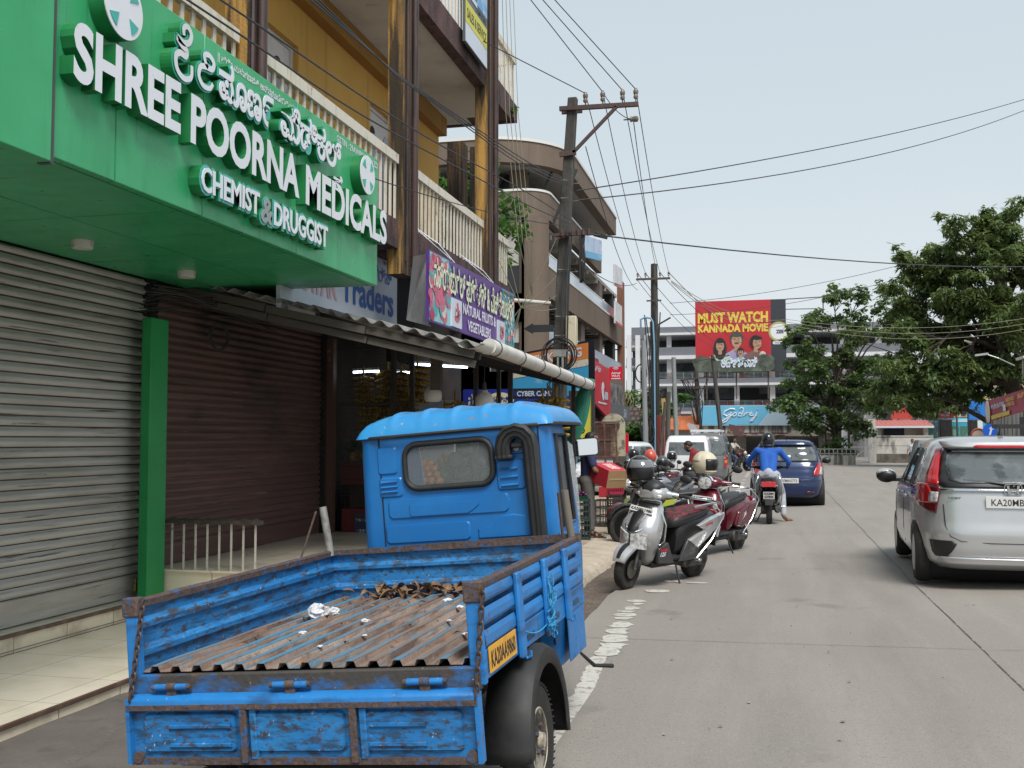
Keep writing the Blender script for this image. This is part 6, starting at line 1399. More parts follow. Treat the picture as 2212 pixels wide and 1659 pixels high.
def gshut(u0, u1):
 p, q = at(u0, 996, YG), at(u1, 941, YG); b = MB(); n = 26
 for i in range(n): z0 = .02+(q.z-.02)*i/n; dz = (q.z-.02)/n; b.add([(p.x,YG+.45,z0),(q.x,YG+.45,z0),(q.x,YG+.40,z0+dz*.5),(p.x,YG+.40,z0+dz*.5),(q.x,YG+.45,z0+dz),(p.x,YG+.45,z0+dz)], [(0,1,2,3),(3,2,4,5)])
 G_(b, 'roller_shutter', mat('far_grey_shutter', (.135,.125,.118), .6, layers=[((.2,.19,.18), .6, .45, .7, .5)]))
for u0, u1 in ((1510,1586),(1612,1675),(1697,1768)): gshut(u0, u1)
for u0, u1 in ((1492,1510),(1587,1611),(1676,1696),(1769,1800)):
 b = MB(); fbox(b, u0, u1, 935.2, 999, YG, 0, .6); G_(b, 'pier', m_oldw)
m_awn = mat('striped_pink_awning', (.33,.22,.2), .7, layers=[((.16,.07,.065), (6,1,1), .47, .53, .9)])
b = MB(); p, q = at(1586, 938, YG-1.2), at(1703, 938, YG-1.2); b.add([(p.x,YG-.1,p.z+.25),(q.x,YG-.1,q.z+.25),(q.x,YG-1.6,q.z-.05),(p.x,YG-1.6,p.z-.05)], [(0,1,2,3)]); loc(b.build('awning', m_awn, gd, solid=.04), gd)
gb = thing('appliance_shop_board', at(1505, 919, YG), 'wide pale blue shop board with white script and a grey furniture picture', 'sign')
P = at(1505, 919.5, YG-1.5); Q = at(1782, 874, YG-1.5); w, h = Q.x-P.x, Q.z-P.z
gb.location = P
b = MB(); b.box(0, w, 0, .2, 0, h); b.build('board', mat('board_pale_grey', (.36,.46,.54), .45, layers=[((.42,.52,.60), 1, .5, .7, .5)]), gb)
b = MB(); b.prism([(.05,.05),(w*.49,.05),(w*.62,h-.05),(.05,h-.05)], FY(0,0,0), .001, .012); b.build('blue_panel', mat('board_sky_blue', (.13,.42,.62), .45, layers=[((.18,.48,.66), 1, .5, .7, .5)]), gb)
b = MB(); b.prism([(w*.49,.05),(w*.495,.05),(w*.625,h-.05),(w*.62,h-.05)], FY(0,0,0), .003, .014); b.build('white_stripe', m_signw, gb)
b = MB()   # script lettering as brush strokes
def stroke(pts, r): b.tube([(p_[0]*w, -.03, p_[1]*h) for p_ in pts], r, 6)
stroke([(.305,.80),(.27,.83),(.225,.70),(.215,.55),(.24,.47),(.265,.55),(.275,.66),(.262,.40),(.235,.20),(.21,.13),(.205,.22),(.25,.40),(.285,.52)], .06)
stroke([(.30,.62),(.285,.52),(.295,.44),(.315,.52),(.315,.62),(.30,.62)], .05); stroke([(.355,.60),(.335,.60),(.33,.47),(.35,.45),(.365,.62),(.372,.84),(.352,.88),(.345,.80)], .05); stroke([(.372,.46),(.388,.63),(.385,.5),(.395,.60),(.41,.64)], .05); stroke([(.415,.53),(.44,.58),(.435,.65),(.42,.60),(.422,.48),(.455,.50)], .05); stroke([(.478,.66),(.462,.42),(.44,.22),(.425,.20),(.44,.33),(.475,.50)], .06); stroke([(.481,.79),(.483,.81)], .05)
b.build('script_lettering', m_signw, gb)
m_ch = mat('printed_chair_grey', (.10,.12,.14), .5)
b = MB(); x = w*.735; b.prism([(x-.2,h*.42),(x+.2,h*.42),(x+.22,h*.72),(x-.22,h*.72)], FY(0,0,0), .002, .014); b.prism([(x-.25,h*.32),(x+.25,h*.32),(x+.25,h*.40),(x-.25,h*.40)], FY(0,0,0), .002, .014); b.prism([(x-.03,h*.12),(x+.03,h*.12),(x+.03,h*.32),(x-.03,h*.32)], FY(0,0,0), .002, .014); b.prism([(x-.28,h*.08),(x+.28,h*.08),(x+.03,h*.18),(x-.03,h*.18)], FY(0,0,0), .003, .015); b.build('printed_chair', m_ch, gb)
b = MB(); b.prism([(w*.79,h*.12),(w*.85,h*.05),(w*.85,h*.85),(w*.79,h*.80)], FY(0,0,0), .002, .014); b.prism([(w*.87,h*.15),(w*.95,h*.15),(w*.95,h*.75),(w*.87,h*.75)], FY(0,0,0), .002, .014); b.build('printed_cupboard', m_gltop, gb)
t_ = thing('tilted_poster', at(1590, 930, 57), 'small tilted dark poster tied to the leaning far pole', 'poster'); b = MB(); b.rbox((0,-.2,0), (.85,.03,.5), (0,.25,0)); b.build('sheet', mat('dark_photo_print', (.10,.05,.05), .5, layers=[((.45,.36,.28), 2.5, .5, .62, .8), ((.35,.04,.05), 3, .58, .66, .8)]), t_)
fp = at(1503, 988, 42); fb = thing('feather_banner', fp, 'grey feather shaped advertising flag beside the grey van', 'banner')
b = MB(); Zt = at(1490, 914, 42).z - fp.z; pts = [(-.02,0),(-.08,.5),(-.20,1.0),(-.32,Zt-.05),(-.30,Zt),(-.05,Zt-.05),(.18,Zt-.35),(.28,Zt-.8),(.28,0)]; b.prism(pts[::-1], FY(0,0,0), -.01, .01); b.build('flag', mat('banner_pale_grey', (.40,.40,.42), .6), fb)
b = MB(); b.prism(rr_pts(-.15,.2,Zt-.66,Zt-.55,.02), FY(0,0,0), .011, .014); b.build('flag_print', m_maroon, fb); b = MB(); b.prism([(.05+.17*math.cos(R(a)), Zt-1.05+.2*math.sin(R(a))) for a in range(0,360,30)], FY(0,0,0), .011, .014); b.build('printed_face', m_sk1, fb)
b = MB(); b.tube([(.28,0,-fp.z),(.28,0,.8),(.2,0,Zt-.4),(-.0,0,Zt-.05)], .02, 6); b.build('flag_pole', m_gp, fb)
th_ = thing('tiled_house', (-7, 62, 0), 'old house with a dark brown tiled roof beyond the brown building', 'house')
m_rtile = brick_mat('old_roof_tile', (.12,.075,.055), (.085,.055,.042), (.03,.022,.018), 1, .32, .30, .06, .5, .9, ((.05,.05,.04), 1.5, .5, .7, .6), axes='XZ', bump=.9)
p, q = at(1284, 955, 60), at(1452, 878, 60)
b = MB(); b.add([(p.x-1.5,59,p.z-.2),(q.x+.3,59,p.z-.2),(q.x+.3,63,q.z),(p.x-1.5,63,q.z)], [(0,1,2,3)]); loc(b.build('roof', m_rtile, th_, solid=.12), th_)
b = MB(); b.box(p.x-1.3, q.x, 60.3, 62, 0, p.z+.2); loc(b.build('wall', m_oldw, th_), th_)
ws_ = thing('white_shop', (-3.2, 58, 0), 'small white walled shop with an orange tiled roof strip behind the posts', 'building')
p, q = at(1448, 1000, 58), at(1503, 922, 58); b = MB(); b.box(p.x, q.x, 58, 61, 0, q.z); loc(b.build('wall', m_mwhite, ws_), ws_)
b = MB(); p, q = at(1444, 930, 57.5), at(1510, 908, 57.5); b.add([(p.x,57.2,p.z),(q.x,57.2,p.z),(q.x,59,q.z+.25),(p.x,59,q.z+.25)], [(0,1,2,3)]); loc(b.build('roof', mat('orange_roof_tile', (.46,.13,.04), .8, layers=[((.3,.08,.03), (9,2,2), .48, .58, .7)]), ws_, solid=.1), ws_)
b = MB(); fbox(b, 1358, 1446, 962, 1000, 56, 0, .1); tag(b.build('dark_fence', m_fram), 'dark sheet fence behind the parked white car', 'fence')
# ================================================================== TREES
def leaf_mat(name, c1, c2, c3):
 m = mat(name, c1, .5, layers=[(c2, .5, .42, .6, .85), (c3, 1.7, .52, .66, .8)], spec=.35); n, l = m.node_tree.nodes, m.node_tree.links
 t = n.new('ShaderNodeBsdfTranslucent'); t.inputs[0].default_value = (c2[0]*1.2, c2[1]*1.25, c2[2], 1); x = n.new('ShaderNodeMixShader'); x.inputs[0].default_value = .35
 l.new(n['Principled BSDF'].outputs[0], x.inputs[1]); l.new(t.outputs[0], x.inputs[2]); l.new(x.outputs[0], n['Material Output'].inputs[0]); return m
m_leafA = leaf_mat('round_leaf_green', (.10,.165,.06), (.16,.225,.085), (.06,.10,.042))
m_leafB = leaf_mat('long_leaf_green', (.10,.155,.057), (.165,.21,.072), (.06,.098,.04))
m_leafC = leaf_mat('shrub_leaf', (.035,.11,.022), (.08,.17,.04), (.02,.06,.015))
m_bark = mat('tree_bark', (.075,.058,.045), .95, layers=[((.14,.12,.10), (6,6,2), .5, .7, .7), ((.03,.025,.02), (9,9,2), .5, .7, .7)], bump=(16, .7, .04))
def leaves(b, c, n, rad, ls, wr, droop=.3, flat=.75):
 for _ in range(n):
  while True:
   d = Vector((random.uniform(-1,1), random.uniform(-1,1), random.uniform(-1,1)))
   if d.length <= 1: break
  d = d*(.55+.45*random.random()); p = Vector(c)+Vector((d.x*rad, d.y*rad, d.z*rad*flat))
  a = random.uniform(0, 2*PI); e = random.uniform(-.9, .5)-droop; t = Vector((math.cos(a)*math.cos(e), math.sin(a)*math.cos(e), math.sin(e)))
  s = t.cross(Vector((random.uniform(-.4,.4), random.uniform(-.4,.4), 1))).normalized(); L = ls*random.uniform(.7,1.3); w = L*wr
  b.add([p, p+t*L*.45+s*w, p+t*L, p+t*L*.45-s*w], [(0,1,2,3)])
def tree(nm, label, base, trunk, tips, leafm, nleaf, rad, ls, wr, extra=0, r0=.25):
 """trunk: list of points; tips: (point, radius scale); limbs curve from the trunk to each tip"""
 t_ = thing(nm, base, label, 'tree'); b = MB(); k = len(trunk); b.tube(trunk, [r0*(1-.55*i/(k-1)) for i in range(k)], 10)
 subs = []
 for j, (tp, rs) in enumerate(tips):
  tp = Vector(tp); i = min(k-1, max(1, int(k*(.35+.6*random.random())))); o = Vector(trunk[i]);
  if tp.z < o.z+.3: i = max(1, i-2); o = Vector(trunk[i])
  mid = o.lerp(tp, .5)+Vector((random.uniform(-.3,.3), random.uniform(-.3,.3), .12*(tp-o).length)); pts = [o, o.lerp(mid, .5)+Vector((0,0,.1)), mid, mid.lerp(tp, .5)+Vector((0,0,.05)), tp]
  b.tube(pts, [r0*.36*rs**.5, r0*.28, r0*.2, r0*.13, r0*.05], 6)
  for q in range(3):
   e_ = tp+Vector((random.gauss(0,1), random.gauss(0,1), random.gauss(0,.7)))*rad*rs*.7; b.tube([pts[3], pts[3].lerp(e_, .5)+Vector((0,0,.1)), e_], [r0*.1, r0*.06, r0*.025], 5); subs.append((e_, rs*.62))
 b.build('trunk', m_bark, t_, smooth=60)
 b = MB()
 for tp, rs in list(tips)+subs:
  n = int(nleaf*rs**2)
  for q in range(7):
   c = Vector(tp)+Vector((random.gauss(0,.42), random.gauss(0,.42), random.gauss(0,.34)))*rad*rs; leaves(b, c, n//7, rad*rs*.42, ls, wr)
 b.build('crown', leafm, t_); return t_
random.seed(40)
YT = 68
def rel(u, v, Y, base): return at(u, v, Y)-Vector(base)
base = Vector((at(1805, 1000, YT).x, YT, 0))
tr_ = [(0,0,0), (.05,0,1.0), (.02,0,1.9), (-.08,.1,2.8), (.05,.1,3.8), (.12,0,5.0), (0,.1,6.3)]
tips = []
for u, v, s in ((1797,640,.75),(1775,690,.8),(1855,640,.7),(1850,700,.95),(1905,690,.95),(1945,690,.7),(1745,690,.75),(1732,745,.85),(1750,770,.95),(1722,825,.95),(1708,872,.85),(1745,850,1.05),(1770,800,.9),(1820,760,.9),(1850,810,1.1),(1880,860,1.1),(1810,870,1.2),(1760,910,1.0),(1730,915,.65),(1840,920,.9),(1905,790,.9),(1810,960,.55),(1785,970,.45)):
 p = rel(u, v, YT+random.uniform(-1.3,1.3), base); tips.append((p, s))
tree('street_tree', 'mid sized round leaved tree growing in the railed planter', base, tr_, tips, m_leafA, 640, 1.28, .225, .38, r0=.26)
b_ = tr_
random.seed(41)
YB_ = 60
base = Vector((at(2185, 1000, YB_).x, YB_, 0))
p = [rel(u, v, YB_, base) for u, v in ((2200,880),(2185,830),(2165,760),(2160,700),(2165,640),(2160,560),(2150,490))]
tr_ = [Vector((0,0,0)), Vector((-.1,0,1.8))] + p
tips = []
for u, v, s in ((2165,470,.75),(2130,490,.8),(2080,515,.85),(2040,540,.8),(2100,560,1.0),(2170,540,1.0),(2200,570,1.1),(2240,600,1.2),(2060,600,1.05),(2010,590,.8),(1975,605,.8),(1965,650,.7),(1985,640,.8),(2030,650,1.0),(2090,650,1.05),(2140,640,1.05),(2000,700,.9),(1970,740,.75),(2030,730,.9),(2080,740,.9),(2190,680,1.05),(2230,730,1.1),(1990,790,1.1),(1950,800,1.0),(1920,820,.8),(1940,850,.85),(1990,850,.95),(2040,820,.9),(2080,800,.9),(2120,770,.8),(2150,800,.8),(2180,800,.8),(2110,850,.6),(2060,870,.6),(2210,780,.9),(2270,680,1.3),(2260,520,1.0)):
 p = rel(u, v, YB_+random.uniform(-2.2,2.2), base); tips.append((p, s))
tree('big_tree', 'huge spreading long leaved tree rising over the right side of the street', base, tr_, tips, m_leafB, 1150, 1.5, .36, .17, r0=.5)
random.seed(42)
def bush(nm, label, base, rad, n, ls, m, wr=.4, h=1.0, nb=6):
 t_ = thing(nm, base, label, 'plant'); b = MB()
 for i in range(nb): b.tube([(0,0,0),(random.uniform(-.3,.3)*rad, random.uniform(-.3,.3)*rad, rad*h*.5),(random.uniform(-.6,.6)*rad, random.uniform(-.6,.6)*rad, rad*h)], [.03*rad,.02*rad,.008*rad], 5)
 b.build('stem', m_bark, t_); b = MB()
 for i in range(nb*2): leaves(b, (random.gauss(0,.38)*rad, random.gauss(0,.38)*rad, rad*h*random.uniform(.35,1.05)), n//(nb*2), rad*.38, ls, wr)
 b.build('foliage', m, t_); return t_
p = at(1362, 1000, 46); bush('shrub', 'broad leaved bright green shrub behind the left grey post', (p.x, 46, 1.0), 1.15, 900, .30, m_leafC)
p = at(1425, 1000, 44); bush('shrub', 'leafy green creeper climbing beside the blue piped pole', (p.x-.15, 44, 2.0), .85, 600, .26, m_leafC, h=1.9)
p = at(1347, 880, 66); bush('shrub', 'dark bushy tree top above the tiled roof', (p.x, 66, p.z-1.3), 2.1, 1600, .28, m_leafA, .3)
b_p = at(1318, 870, 64); pt = thing('palm_tree', (b_p.x, 64, 0), 'palm with drooping pale fronds beside the grey shop fascia', 'tree')
b = MB(); b.tube([(0,0,0),(.1,0,2.5),(0,0,b_p.z+.4)], .14, 8); b.build('trunk', m_bark, pt)
b = MB()
for k in range(14):
 a = 2*PI*k/14; n = 9; pts = [Vector((math.cos(a)*1.7*math.sin(1.7*i/n), math.sin(a)*1.7*math.sin(1.7*i/n), b_p.z+.4+.5*math.sin(2.4*i/n)-1.6*(i/n)**2)) for i in range(n+1)]
 for i in range(n):
  for s_ in (-1, 1):
   q = pts[i]; sd = Vector((-math.sin(a), math.cos(a), 0))*s_; b.add([q, q+(pts[i+1]-q)*.6, q+(pts[i+1]-q)*.8+sd*.42-Vector((0,0,.38))], [(0,1,2)])
b.build('frond', mat('palm_frond', (.13,.125,.05), .7, layers=[((.05,.075,.02), 1.5, .45, .6, .9)]), pt)
random.seed(43)
p = at(1015, 430, 23); t_ = bush('garden_tree', 'leafy tree with pale blossom seen past the yellow building columns', (p.x-.1, 23, 4.6), 1.5, 1500, .20, m_leafC, .35, 2.2, 8)
b = MB()
for i in range(14): leaves(b, (random.gauss(0,.45), random.gauss(0,.4), random.uniform(.5,2.6)), 90, .3, .07, .5)
b.build('blossom', mat('pale_blossom', (.42,.40,.22), .7), t_)
b = MB(); p = at(1098, 238, 17.4); leaves(b, (p.x, 17.5, p.z+.05), 160, .16, .05, .4, 0); leaves(b, (p.x+.05, 17.3, p.z-.05), 120, .12, .05, .4, 0); tag(b.build('ledge_weeds', m_leafC), 'small weeds growing on the slab corner of the yellow building', 'weeds', kind='stuff')
# ================================================================== PLANTER, GATE, WALL, SHED, BUS, RIGHT SIDE
m_silv = mat('silver_railing', (.42,.42,.42), .4, metal=.4)
plt = thing('tree_planter', (at(1790, 1000, 67).x, 67, 0), 'low stained kerbed planter with a silver railing round the small tree', 'planter')
p, q = at(1745, 1004, 66), at(1848, 984, 66); ox = plt.location.x
b = MB(); b.box(p.x-ox, q.x-ox, -1, 3.5, 0, q.z); b.build('planter_wall', m_streak, plt)
b = MB(); zt = at(1800, 970, 66).z
for z in (zt, zt-.28, zt-.52): b.bar((p.x-ox, -.8, z), (q.x-ox, -.8, z), .045, .045)
for k in range(12): x = p.x-ox+(q.x-p.x)*k/11; b.bar((x, -.8, q.z), (x, -.8, zt+(.1 if k % 4 == 0 else 0)), .045, .045)
b.build('planter_railing', m_silv, plt)
random.seed(44)
b = MB()
for k in range(16): leaves(b, (random.uniform(p.x, q.x), 67+random.uniform(-.6,1.2), q.z+.25), 45, .3, .2, .35)
tag(b.build('planter_weeds', m_leafA), 'low green growth filling the planter under the small tree', 'weeds', kind='stuff')
m_wwall = mat('stained_white_wall', (.52,.50,.46), .9, layers=[((.10,.09,.08), (1.2,1.2,.3), .56, .66, .9), ((.36,.33,.29), 1, .5, .7, .7)])
m_footw = mat('dark_wall_foot', (.14,.12,.10), .9, layers=[((.05,.045,.04), 1.5, .45, .6, .8)])
cw = thing('compound_wall', (at(1950, 1000, 76).x, 76, 0), 'stained white compound wall with a dark foot behind the walking man', 'wall')
p, q = at(1893, 998, 76), at(2016, 943, 76); ox = cw.location.x
b = MB(); b.box(p.x-ox, q.x-ox, 0, .25, .62, q.z); b.build('upper_wall', m_wwall, cw); b = MB(); b.box(p.x-ox, q.x-ox, -.03, .25, -.1, .618); b.build('wall_foot', m_footw, cw); b = MB(); b.box(p.x-ox, q.x-ox, -.05, .27, q.z, q.z+.07); b.box(p.x-ox, q.x-ox, -.02, 0, q.z*.66, q.z*.66+.05); b.build('coping', m_wwall, cw)
b = MB(); b.box(p.x-ox-.5, p.x-ox-.02, -.1, .5, 0, q.z+1.2); b.build('gate_pier', m_wwall, cw)
gt_ = thing('iron_gate', (at(1866, 1000, 75).x, 75, 0), 'tall white barred iron gate beside the compound wall', 'gate')
p, q = at(1838, 996, 75), at(1892, 938, 75); ox = gt_.location.x
b = MB()
for k in range(20): x = p.x-ox+(q.x-p.x)*k/19; b.bar((x, 0, .08), (x, 0, q.z+(.12 if k % 2 else 0)), .04, .04)
for z in (.15, q.z*.55, q.z-.1): b.bar((p.x-ox, 0, z), (q.x-ox, 0, z), .06, .06)
b.bar((p.x-ox, -.02, .15), (p.x-ox+1.6, -.02, q.z*.75), .05, .05); b.build('gate_leaf', m_silv, gt_)
sh = thing('red_roof_shed', (at(1950, 1000, 80).x, 80, 0), 'small white stall with a red corrugated roof behind the wall', 'building')
ox = sh.location.x; p, q = at(1902, 990, 80), at(2004, 920, 80)
b = MB(); b.box(p.x-ox, q.x-ox, 1.2, 3, 0, q.z); b.box(p.x-ox-.1, p.x-ox+.25, 0, 1.2, 0, q.z); b.box(q.x-ox-.3, q.x-ox, 0, 1.2, 0, q.z); b.build('wall', m_wwall, sh)
b = MB(); b.box(p.x-ox+.3, p.x-ox+1.8, 1.15, 1.19, 1.2, q.z); b.build('opening', mat('navy_opening', (.02,.035,.07), .7), sh)
b = MB(); z0, z1 = at(1900, 921, 79).z, at(1900, 908, 79).z; x0, x1 = at(1886, 920, 79).x-ox, at(2016, 905, 79).x-ox; b.grid(lambda u, v: (x0+(x1-x0)*u, -1.2+3.5*v, z0+(z1-z0)*v+.05*abs(math.sin(u*40))), 90, 1); b.build('roof', mat('red_roof_sheet', (.42,.11,.09), .6, layers=[((.30,.07,.06), 1, .5, .7, .6)]), sh, solid=.05)
b = MB(); b.box(x0, x1, -1.3, -1.2, z0-.12, z0+.03); b.build('eave', m_mwhite, sh)
m_bk = [mat('far_cream_wall', (.42,.35,.26), .9, layers=[((.25,.2,.16), .5, .5, .65, .7)]), mat('far_grey_wall', (.20,.20,.20), .9, layers=[((.36,.35,.33), .5, .5, .6, .8)]), mat('far_pink_wall', (.38,.17,.13), .9, layers=[((.16,.08,.07), .6, .5, .6, .7)]), mat('far_white_wall', (.50,.50,.50), .9, layers=[((.2,.19,.18), .4, .55, .65, .8)])]
random.seed(45)
def farb(label, u0, u1, v0, v1, Y, m, nwin=4, nrow=2):
 p, q = at(u0, 995, Y), at(u1, v0, Y); t_ = thing('town_building', (p.x, Y, 0), label, 'building'); b = MB(); w = q.x-p.x; b.box(0, w, 0, 6, 0, q.z); b.build('wall', m, t_)
 b = MB(); b.box(-.2, w+.2, -.5, 6, q.z, q.z+.25); b.build('roof_slab', m_oldw, t_)
 for r_ in range(nrow):
  for k in range(nwin): x = w*(k+.3)/nwin; z = q.z*(r_+.55)/nrow; b = MB(); b.box(x, x+w/nwin*.45, -.06, .0, z-.4, z+.7); f = b.build('window', m_bdark, t_)
farb('far cream block behind the black shelter', 2052, 2110, 800, 990, 112, m_bk[0], 3, 3); farb('far grey block right of the small tree', 1868, 1935, 838, 990, 100, m_bk[1], 3, 2); farb('far pinkish red house right of the small tree', 1930, 1968, 845, 990, 98, m_bk[2], 2, 2); farb('far white block behind the big tree', 1965, 2050, 832, 990, 116, m_bk[3], 4, 3); farb('far cream block behind the yellow and blue tower', 2125, 2260, 800, 990, 120, m_bk[0], 5, 3); farb('far grey flats seen through the big tree', 2030, 2150, 740, 990, 135, m_bk[3], 5, 4)
b = MB(); p, q = at(1925, 905, 90), at(1950, 868, 90); b.prism([(0,0),(1.7,0),(.15,2.3)], FY(p.x, 90, p.z), -.05, .05); b.box(p.x+.5, p.x+.62, 90.1, 90.2, 0, p.z+.3); tag(b.build('red_flag', mat('red_cloth', (.45,.05,.04), .8)), 'red triangular flag right of the small tree', 'flag')
bs = thing('roof_shelter', (at(2030, 1000, 92).x, 92, 0), 'black roofed open frame shelter below the big tree', 'shelter')
ox = bs.location.x; p, q = at(1962, 870, 92), at(2100, 848, 92)
b = MB(); b.add([(p.x-ox,0,p.z-.3),(q.x-ox,0,q.z),(q.x-ox,4,q.z+.3),(p.x-ox,4,p.z)], [(0,1,2,3)]); b.build('roof', m_bdark, bs, solid=.2)
b = MB()
for k in range(6): x = p.x-ox+.3+(q.x-p.x-.6)*k/5; b.bar((x, .3, 0), (x, .3, p.z+(q.z-p.z)*k/5-.2), .12, .12)
for z in (3.4, 4.3): b.bar((p.x-ox, .3, z), (q.x-ox, .3, z), .07, .07)
b.build('frame', m_fram, bs)
m_bus = mat('bus_turquoise', (.03,.32,.45), .4, layers=[((.05,.40,.52), 1, .5, .7, .5)])
bu = thing('city_bus', (at(2080, 1000, 96).x, 96, 0), 'turquoise city bus with green tinted windows behind the wall', 'bus')
ox = bu.location.x; p, q = at(1998, 1000, 96), at(2168, 903, 96); w = q.x-p.x; x0 = p.x-ox
b = MB(); b.box(x0, x0+w, 0, 2.5, .5, q.z); b.build('body', m_bus, bu, bevel=.2, seg=3)
for k in range(9): b = MB(); xx = x0+.35+(w-.6)*k/9; b.box(xx, xx+(w-.6)/9-.1, -.03, .0, 1.75, 2.75); f = b.build('window', mat('green_bus_glass', (.05,.14,.10), .1, layers=[((.16,.33,.22), 2, .5, .6, .8)]), bu)
b = MB(); b.box(x0+.1, x0+w-.1, -.025, 0, q.z-.32, q.z-.18); b.build('stripe', m_mwhite, bu)
for xx in (x0+1.6, x0+w-2): b = MB(); b.cyl((xx, -.02, .5), (xx, .3, .5), .5, n=20); b.build('wheel', m_rub, bu)
rb = thing('red_banner', at(1990, 905, 94), 'long red banner above the turquoise bus', 'banner'); p, q = at(1985, 904, 94), at(2060, 893, 94); rb.location = p; b = MB(); b.box(0, q.x-p.x, 0, .06, 0, q.z-p.z); b.build('sheet', m_red, rb)
b = MB(); text(b, 'ಶ್ರೀ ಕೃಷ್ಣ ಬಸ್ ಸ್ಟಾಂಡ್', FY(.3, -.01, .12), width=(q.x-p.x)*.8, height=.25, off=.02, split=True, res=2); b.build('lettering', m_signw, rb)
tw = thing('tower_sign', (at(2111, 1000, 84).x, 84, 0), 'white yellow and blue tower sign on a pale post', 'sign'); ox = tw.location.x
for v0, v1, m in ((800,845,m_mwhite),(845.3,862,mat('tower_yellow', (.66,.42,.02), .5)),(862.3,906,mat('tower_blue', (.012,.17,.55), .45))):
 b = MB(); p, q = at(2094, v1, 84), at(2128, v0, 84); b.box(p.x-ox, q.x-ox, 0, .4, p.z, q.z); b.build('panel', m, tw)
b = MB(); b.box(.1, .45, .05, .35, 0, at(2111, 906, 84).z); b.build('post', m_mwhite, tw)
b = MB(); p = at(2111, 835, 84); b.tube([(p.x-ox+.55*math.cos(t), -.05, p.z+.55*math.sin(t)) for t in [2*PI*i/24 for i in range(24)]], .09, 6, closed=True); b.build('ring_mark', mat('tower_mark_blue', (.03,.10,.40), .5), tw)
def blackbox(label, u0, u1, v0, v1, Y):
 p, q = at(u0, v1, Y), at(u1, v0, Y); t_ = thing('covered_cart', (p.x, Y, 0), label, 'cart'); b = MB(); b.box(0, q.x-p.x, 0, .8, p.z, q.z); b.build('cover', mat('black_tarpaulin', (.014,.014,.015), .55, bump=(5, .5, .05)), t_, bevel=.06); b = MB()
 for x in (.08, q.x-p.x-.08): b.bar((x,.1,0), (x,.1,p.z), .05, .05)
 b.build('leg', m_fram, t_)
blackbox('black tarpaulin covered hand cart in front of the bus', 2031, 2057, 905, 946, 70); blackbox('tall black covered stand beside the tower sign post', 2096, 2112, 906, 960, 74)
rs = thing('road_sign', (at(2137, 1000, 50).x, 50, 0), 'blue road sign with a white arrow above the silver car', 'sign'); p = at(2138, 930, 50); ox = rs.location.x
b = MB(); b.lathe([(.0,0),(.31,0),(.31,.03),(0,.03)], frame((p.x-ox,0,p.z),(1,0,0),(0,0,1)), 8); b.build('disc', mat('sign_disc_blue', (.01,.10,.55), .4), rs)
b = MB(); b.prism([(-.05,-.2),(.03,-.2),(.10,.05),(.16,.05),(.08,.2),(-.04,.08),(.02,.06)], FY(p.x-ox, -.03, p.z), 0, .01); b.build('arrow', m_signw, rs); b = MB(); b.cyl((p.x-ox,.02,0), (p.x-ox,.02,p.z-.3), .03, n=8); b.build('post', m_gp, rs)
nr = thing('round_sign', (at(2113, 1000, 56).x, 56, 0), 'faded round traffic sign with a rusty red rim behind the silver car', 'sign'); p = at(2113, 940, 56); ox = nr.location.x
b = MB(); b.lathe([(0,0),(.32,0),(.32,.03),(0,.03)], frame((p.x-ox,0,p.z),(1,0,0),(0,0,1)), 24); b.build('disc', mat('faded_cream_disc', (.42,.32,.25), .6), nr); b = MB(); b.tube([(p.x-ox+.32*math.cos(t), -.03, p.z+.32*math.sin(t)) for t in [2*PI*i/24 for i in range(24)]], .05, 6, closed=True); b.build('rim', mat('rusty_red_rim', (.30,.07,.04), .6), nr); b = MB(); b.cyl((p.x-ox,.02,0), (p.x-ox,.02,p.z-.3), .03, n=8); b.build('post', m_gp, nr)
def carroof(label, u0, u1, v, Y, c):
 p, q = at(u0, 1000, Y), at(u1, v, Y); t_ = thing('parked_car', ((p.x+q.x)/2, Y, 0), label, 'car'); w = (q.x-p.x)/2
 b = MB(); rings = []
 for z, k, y in ((.25,.98,1.9),(.5,1,2.0),(.9,.98,1.95),(1.0,.93,1.5),(q.z-.12,.78,1.0),(q.z,.68,.8)): rings.append([(w*k*math.copysign(abs(math.cos(t))**.4, math.cos(t)), 2+y*math.copysign(abs(math.sin(t))**.4, math.sin(t)), z) for t in [2*PI*i/28 for i in range(28)]])
 b.loft(rings); b.build('body', mat(c[0], c[1], .3, coat=.5), t_, smooth=50)
 for sx in (-1, 1):
  for y in (.8, 3.2): b = MB(); b.cyl((sx*w*.8, y, .3), (sx*w*1.0, y, .3), .3, n=18); b.build('wheel', m_rub, t_)
 b = MB(); b.box(-w*.7, w*.7, .92, 1.0, 1.02, q.z-.15); b.build('rear_window', m_glass, t_)
carroof('dark roofed car parked beyond the silver hatchback', 2052, 2112, 946, 34, ('dark_car_paint', (.05,.05,.055))); carroof('grey roofed car just left of the silver hatchback roof', 1990, 2040, 951, 40, ('grey_car_paint', (.16,.155,.15)))
m_rb = mat('red_shop_banner', (.36,.03,.055), .5, layers=[((.28,.05,.10), .9, .5, .6, .6)])
rsn = thing('right_shop', (9.5, 44, 0), 'old shop at the right edge with a stained balcony and a dark interior', 'building')
Xr = 9.95
b = MB(); b.box(Xr, Xr+6, 44, 44.6, at(2205, 818, 44.5).z, at(2205, 778, 44.5).z); b.box(Xr+1.2, Xr+6, 46, 58, 0, 3.6); loc(b.build('balcony', m_streak, rsn), rsn)
b = MB(); b.box(Xr-.1, Xr+.0, 43.9, 45.2, at(2205, 776, 44.5).z, at(2205, 776, 44.5).z+.1); loc(b.build('balcony_rail', m_pvc, rsn), rsn)
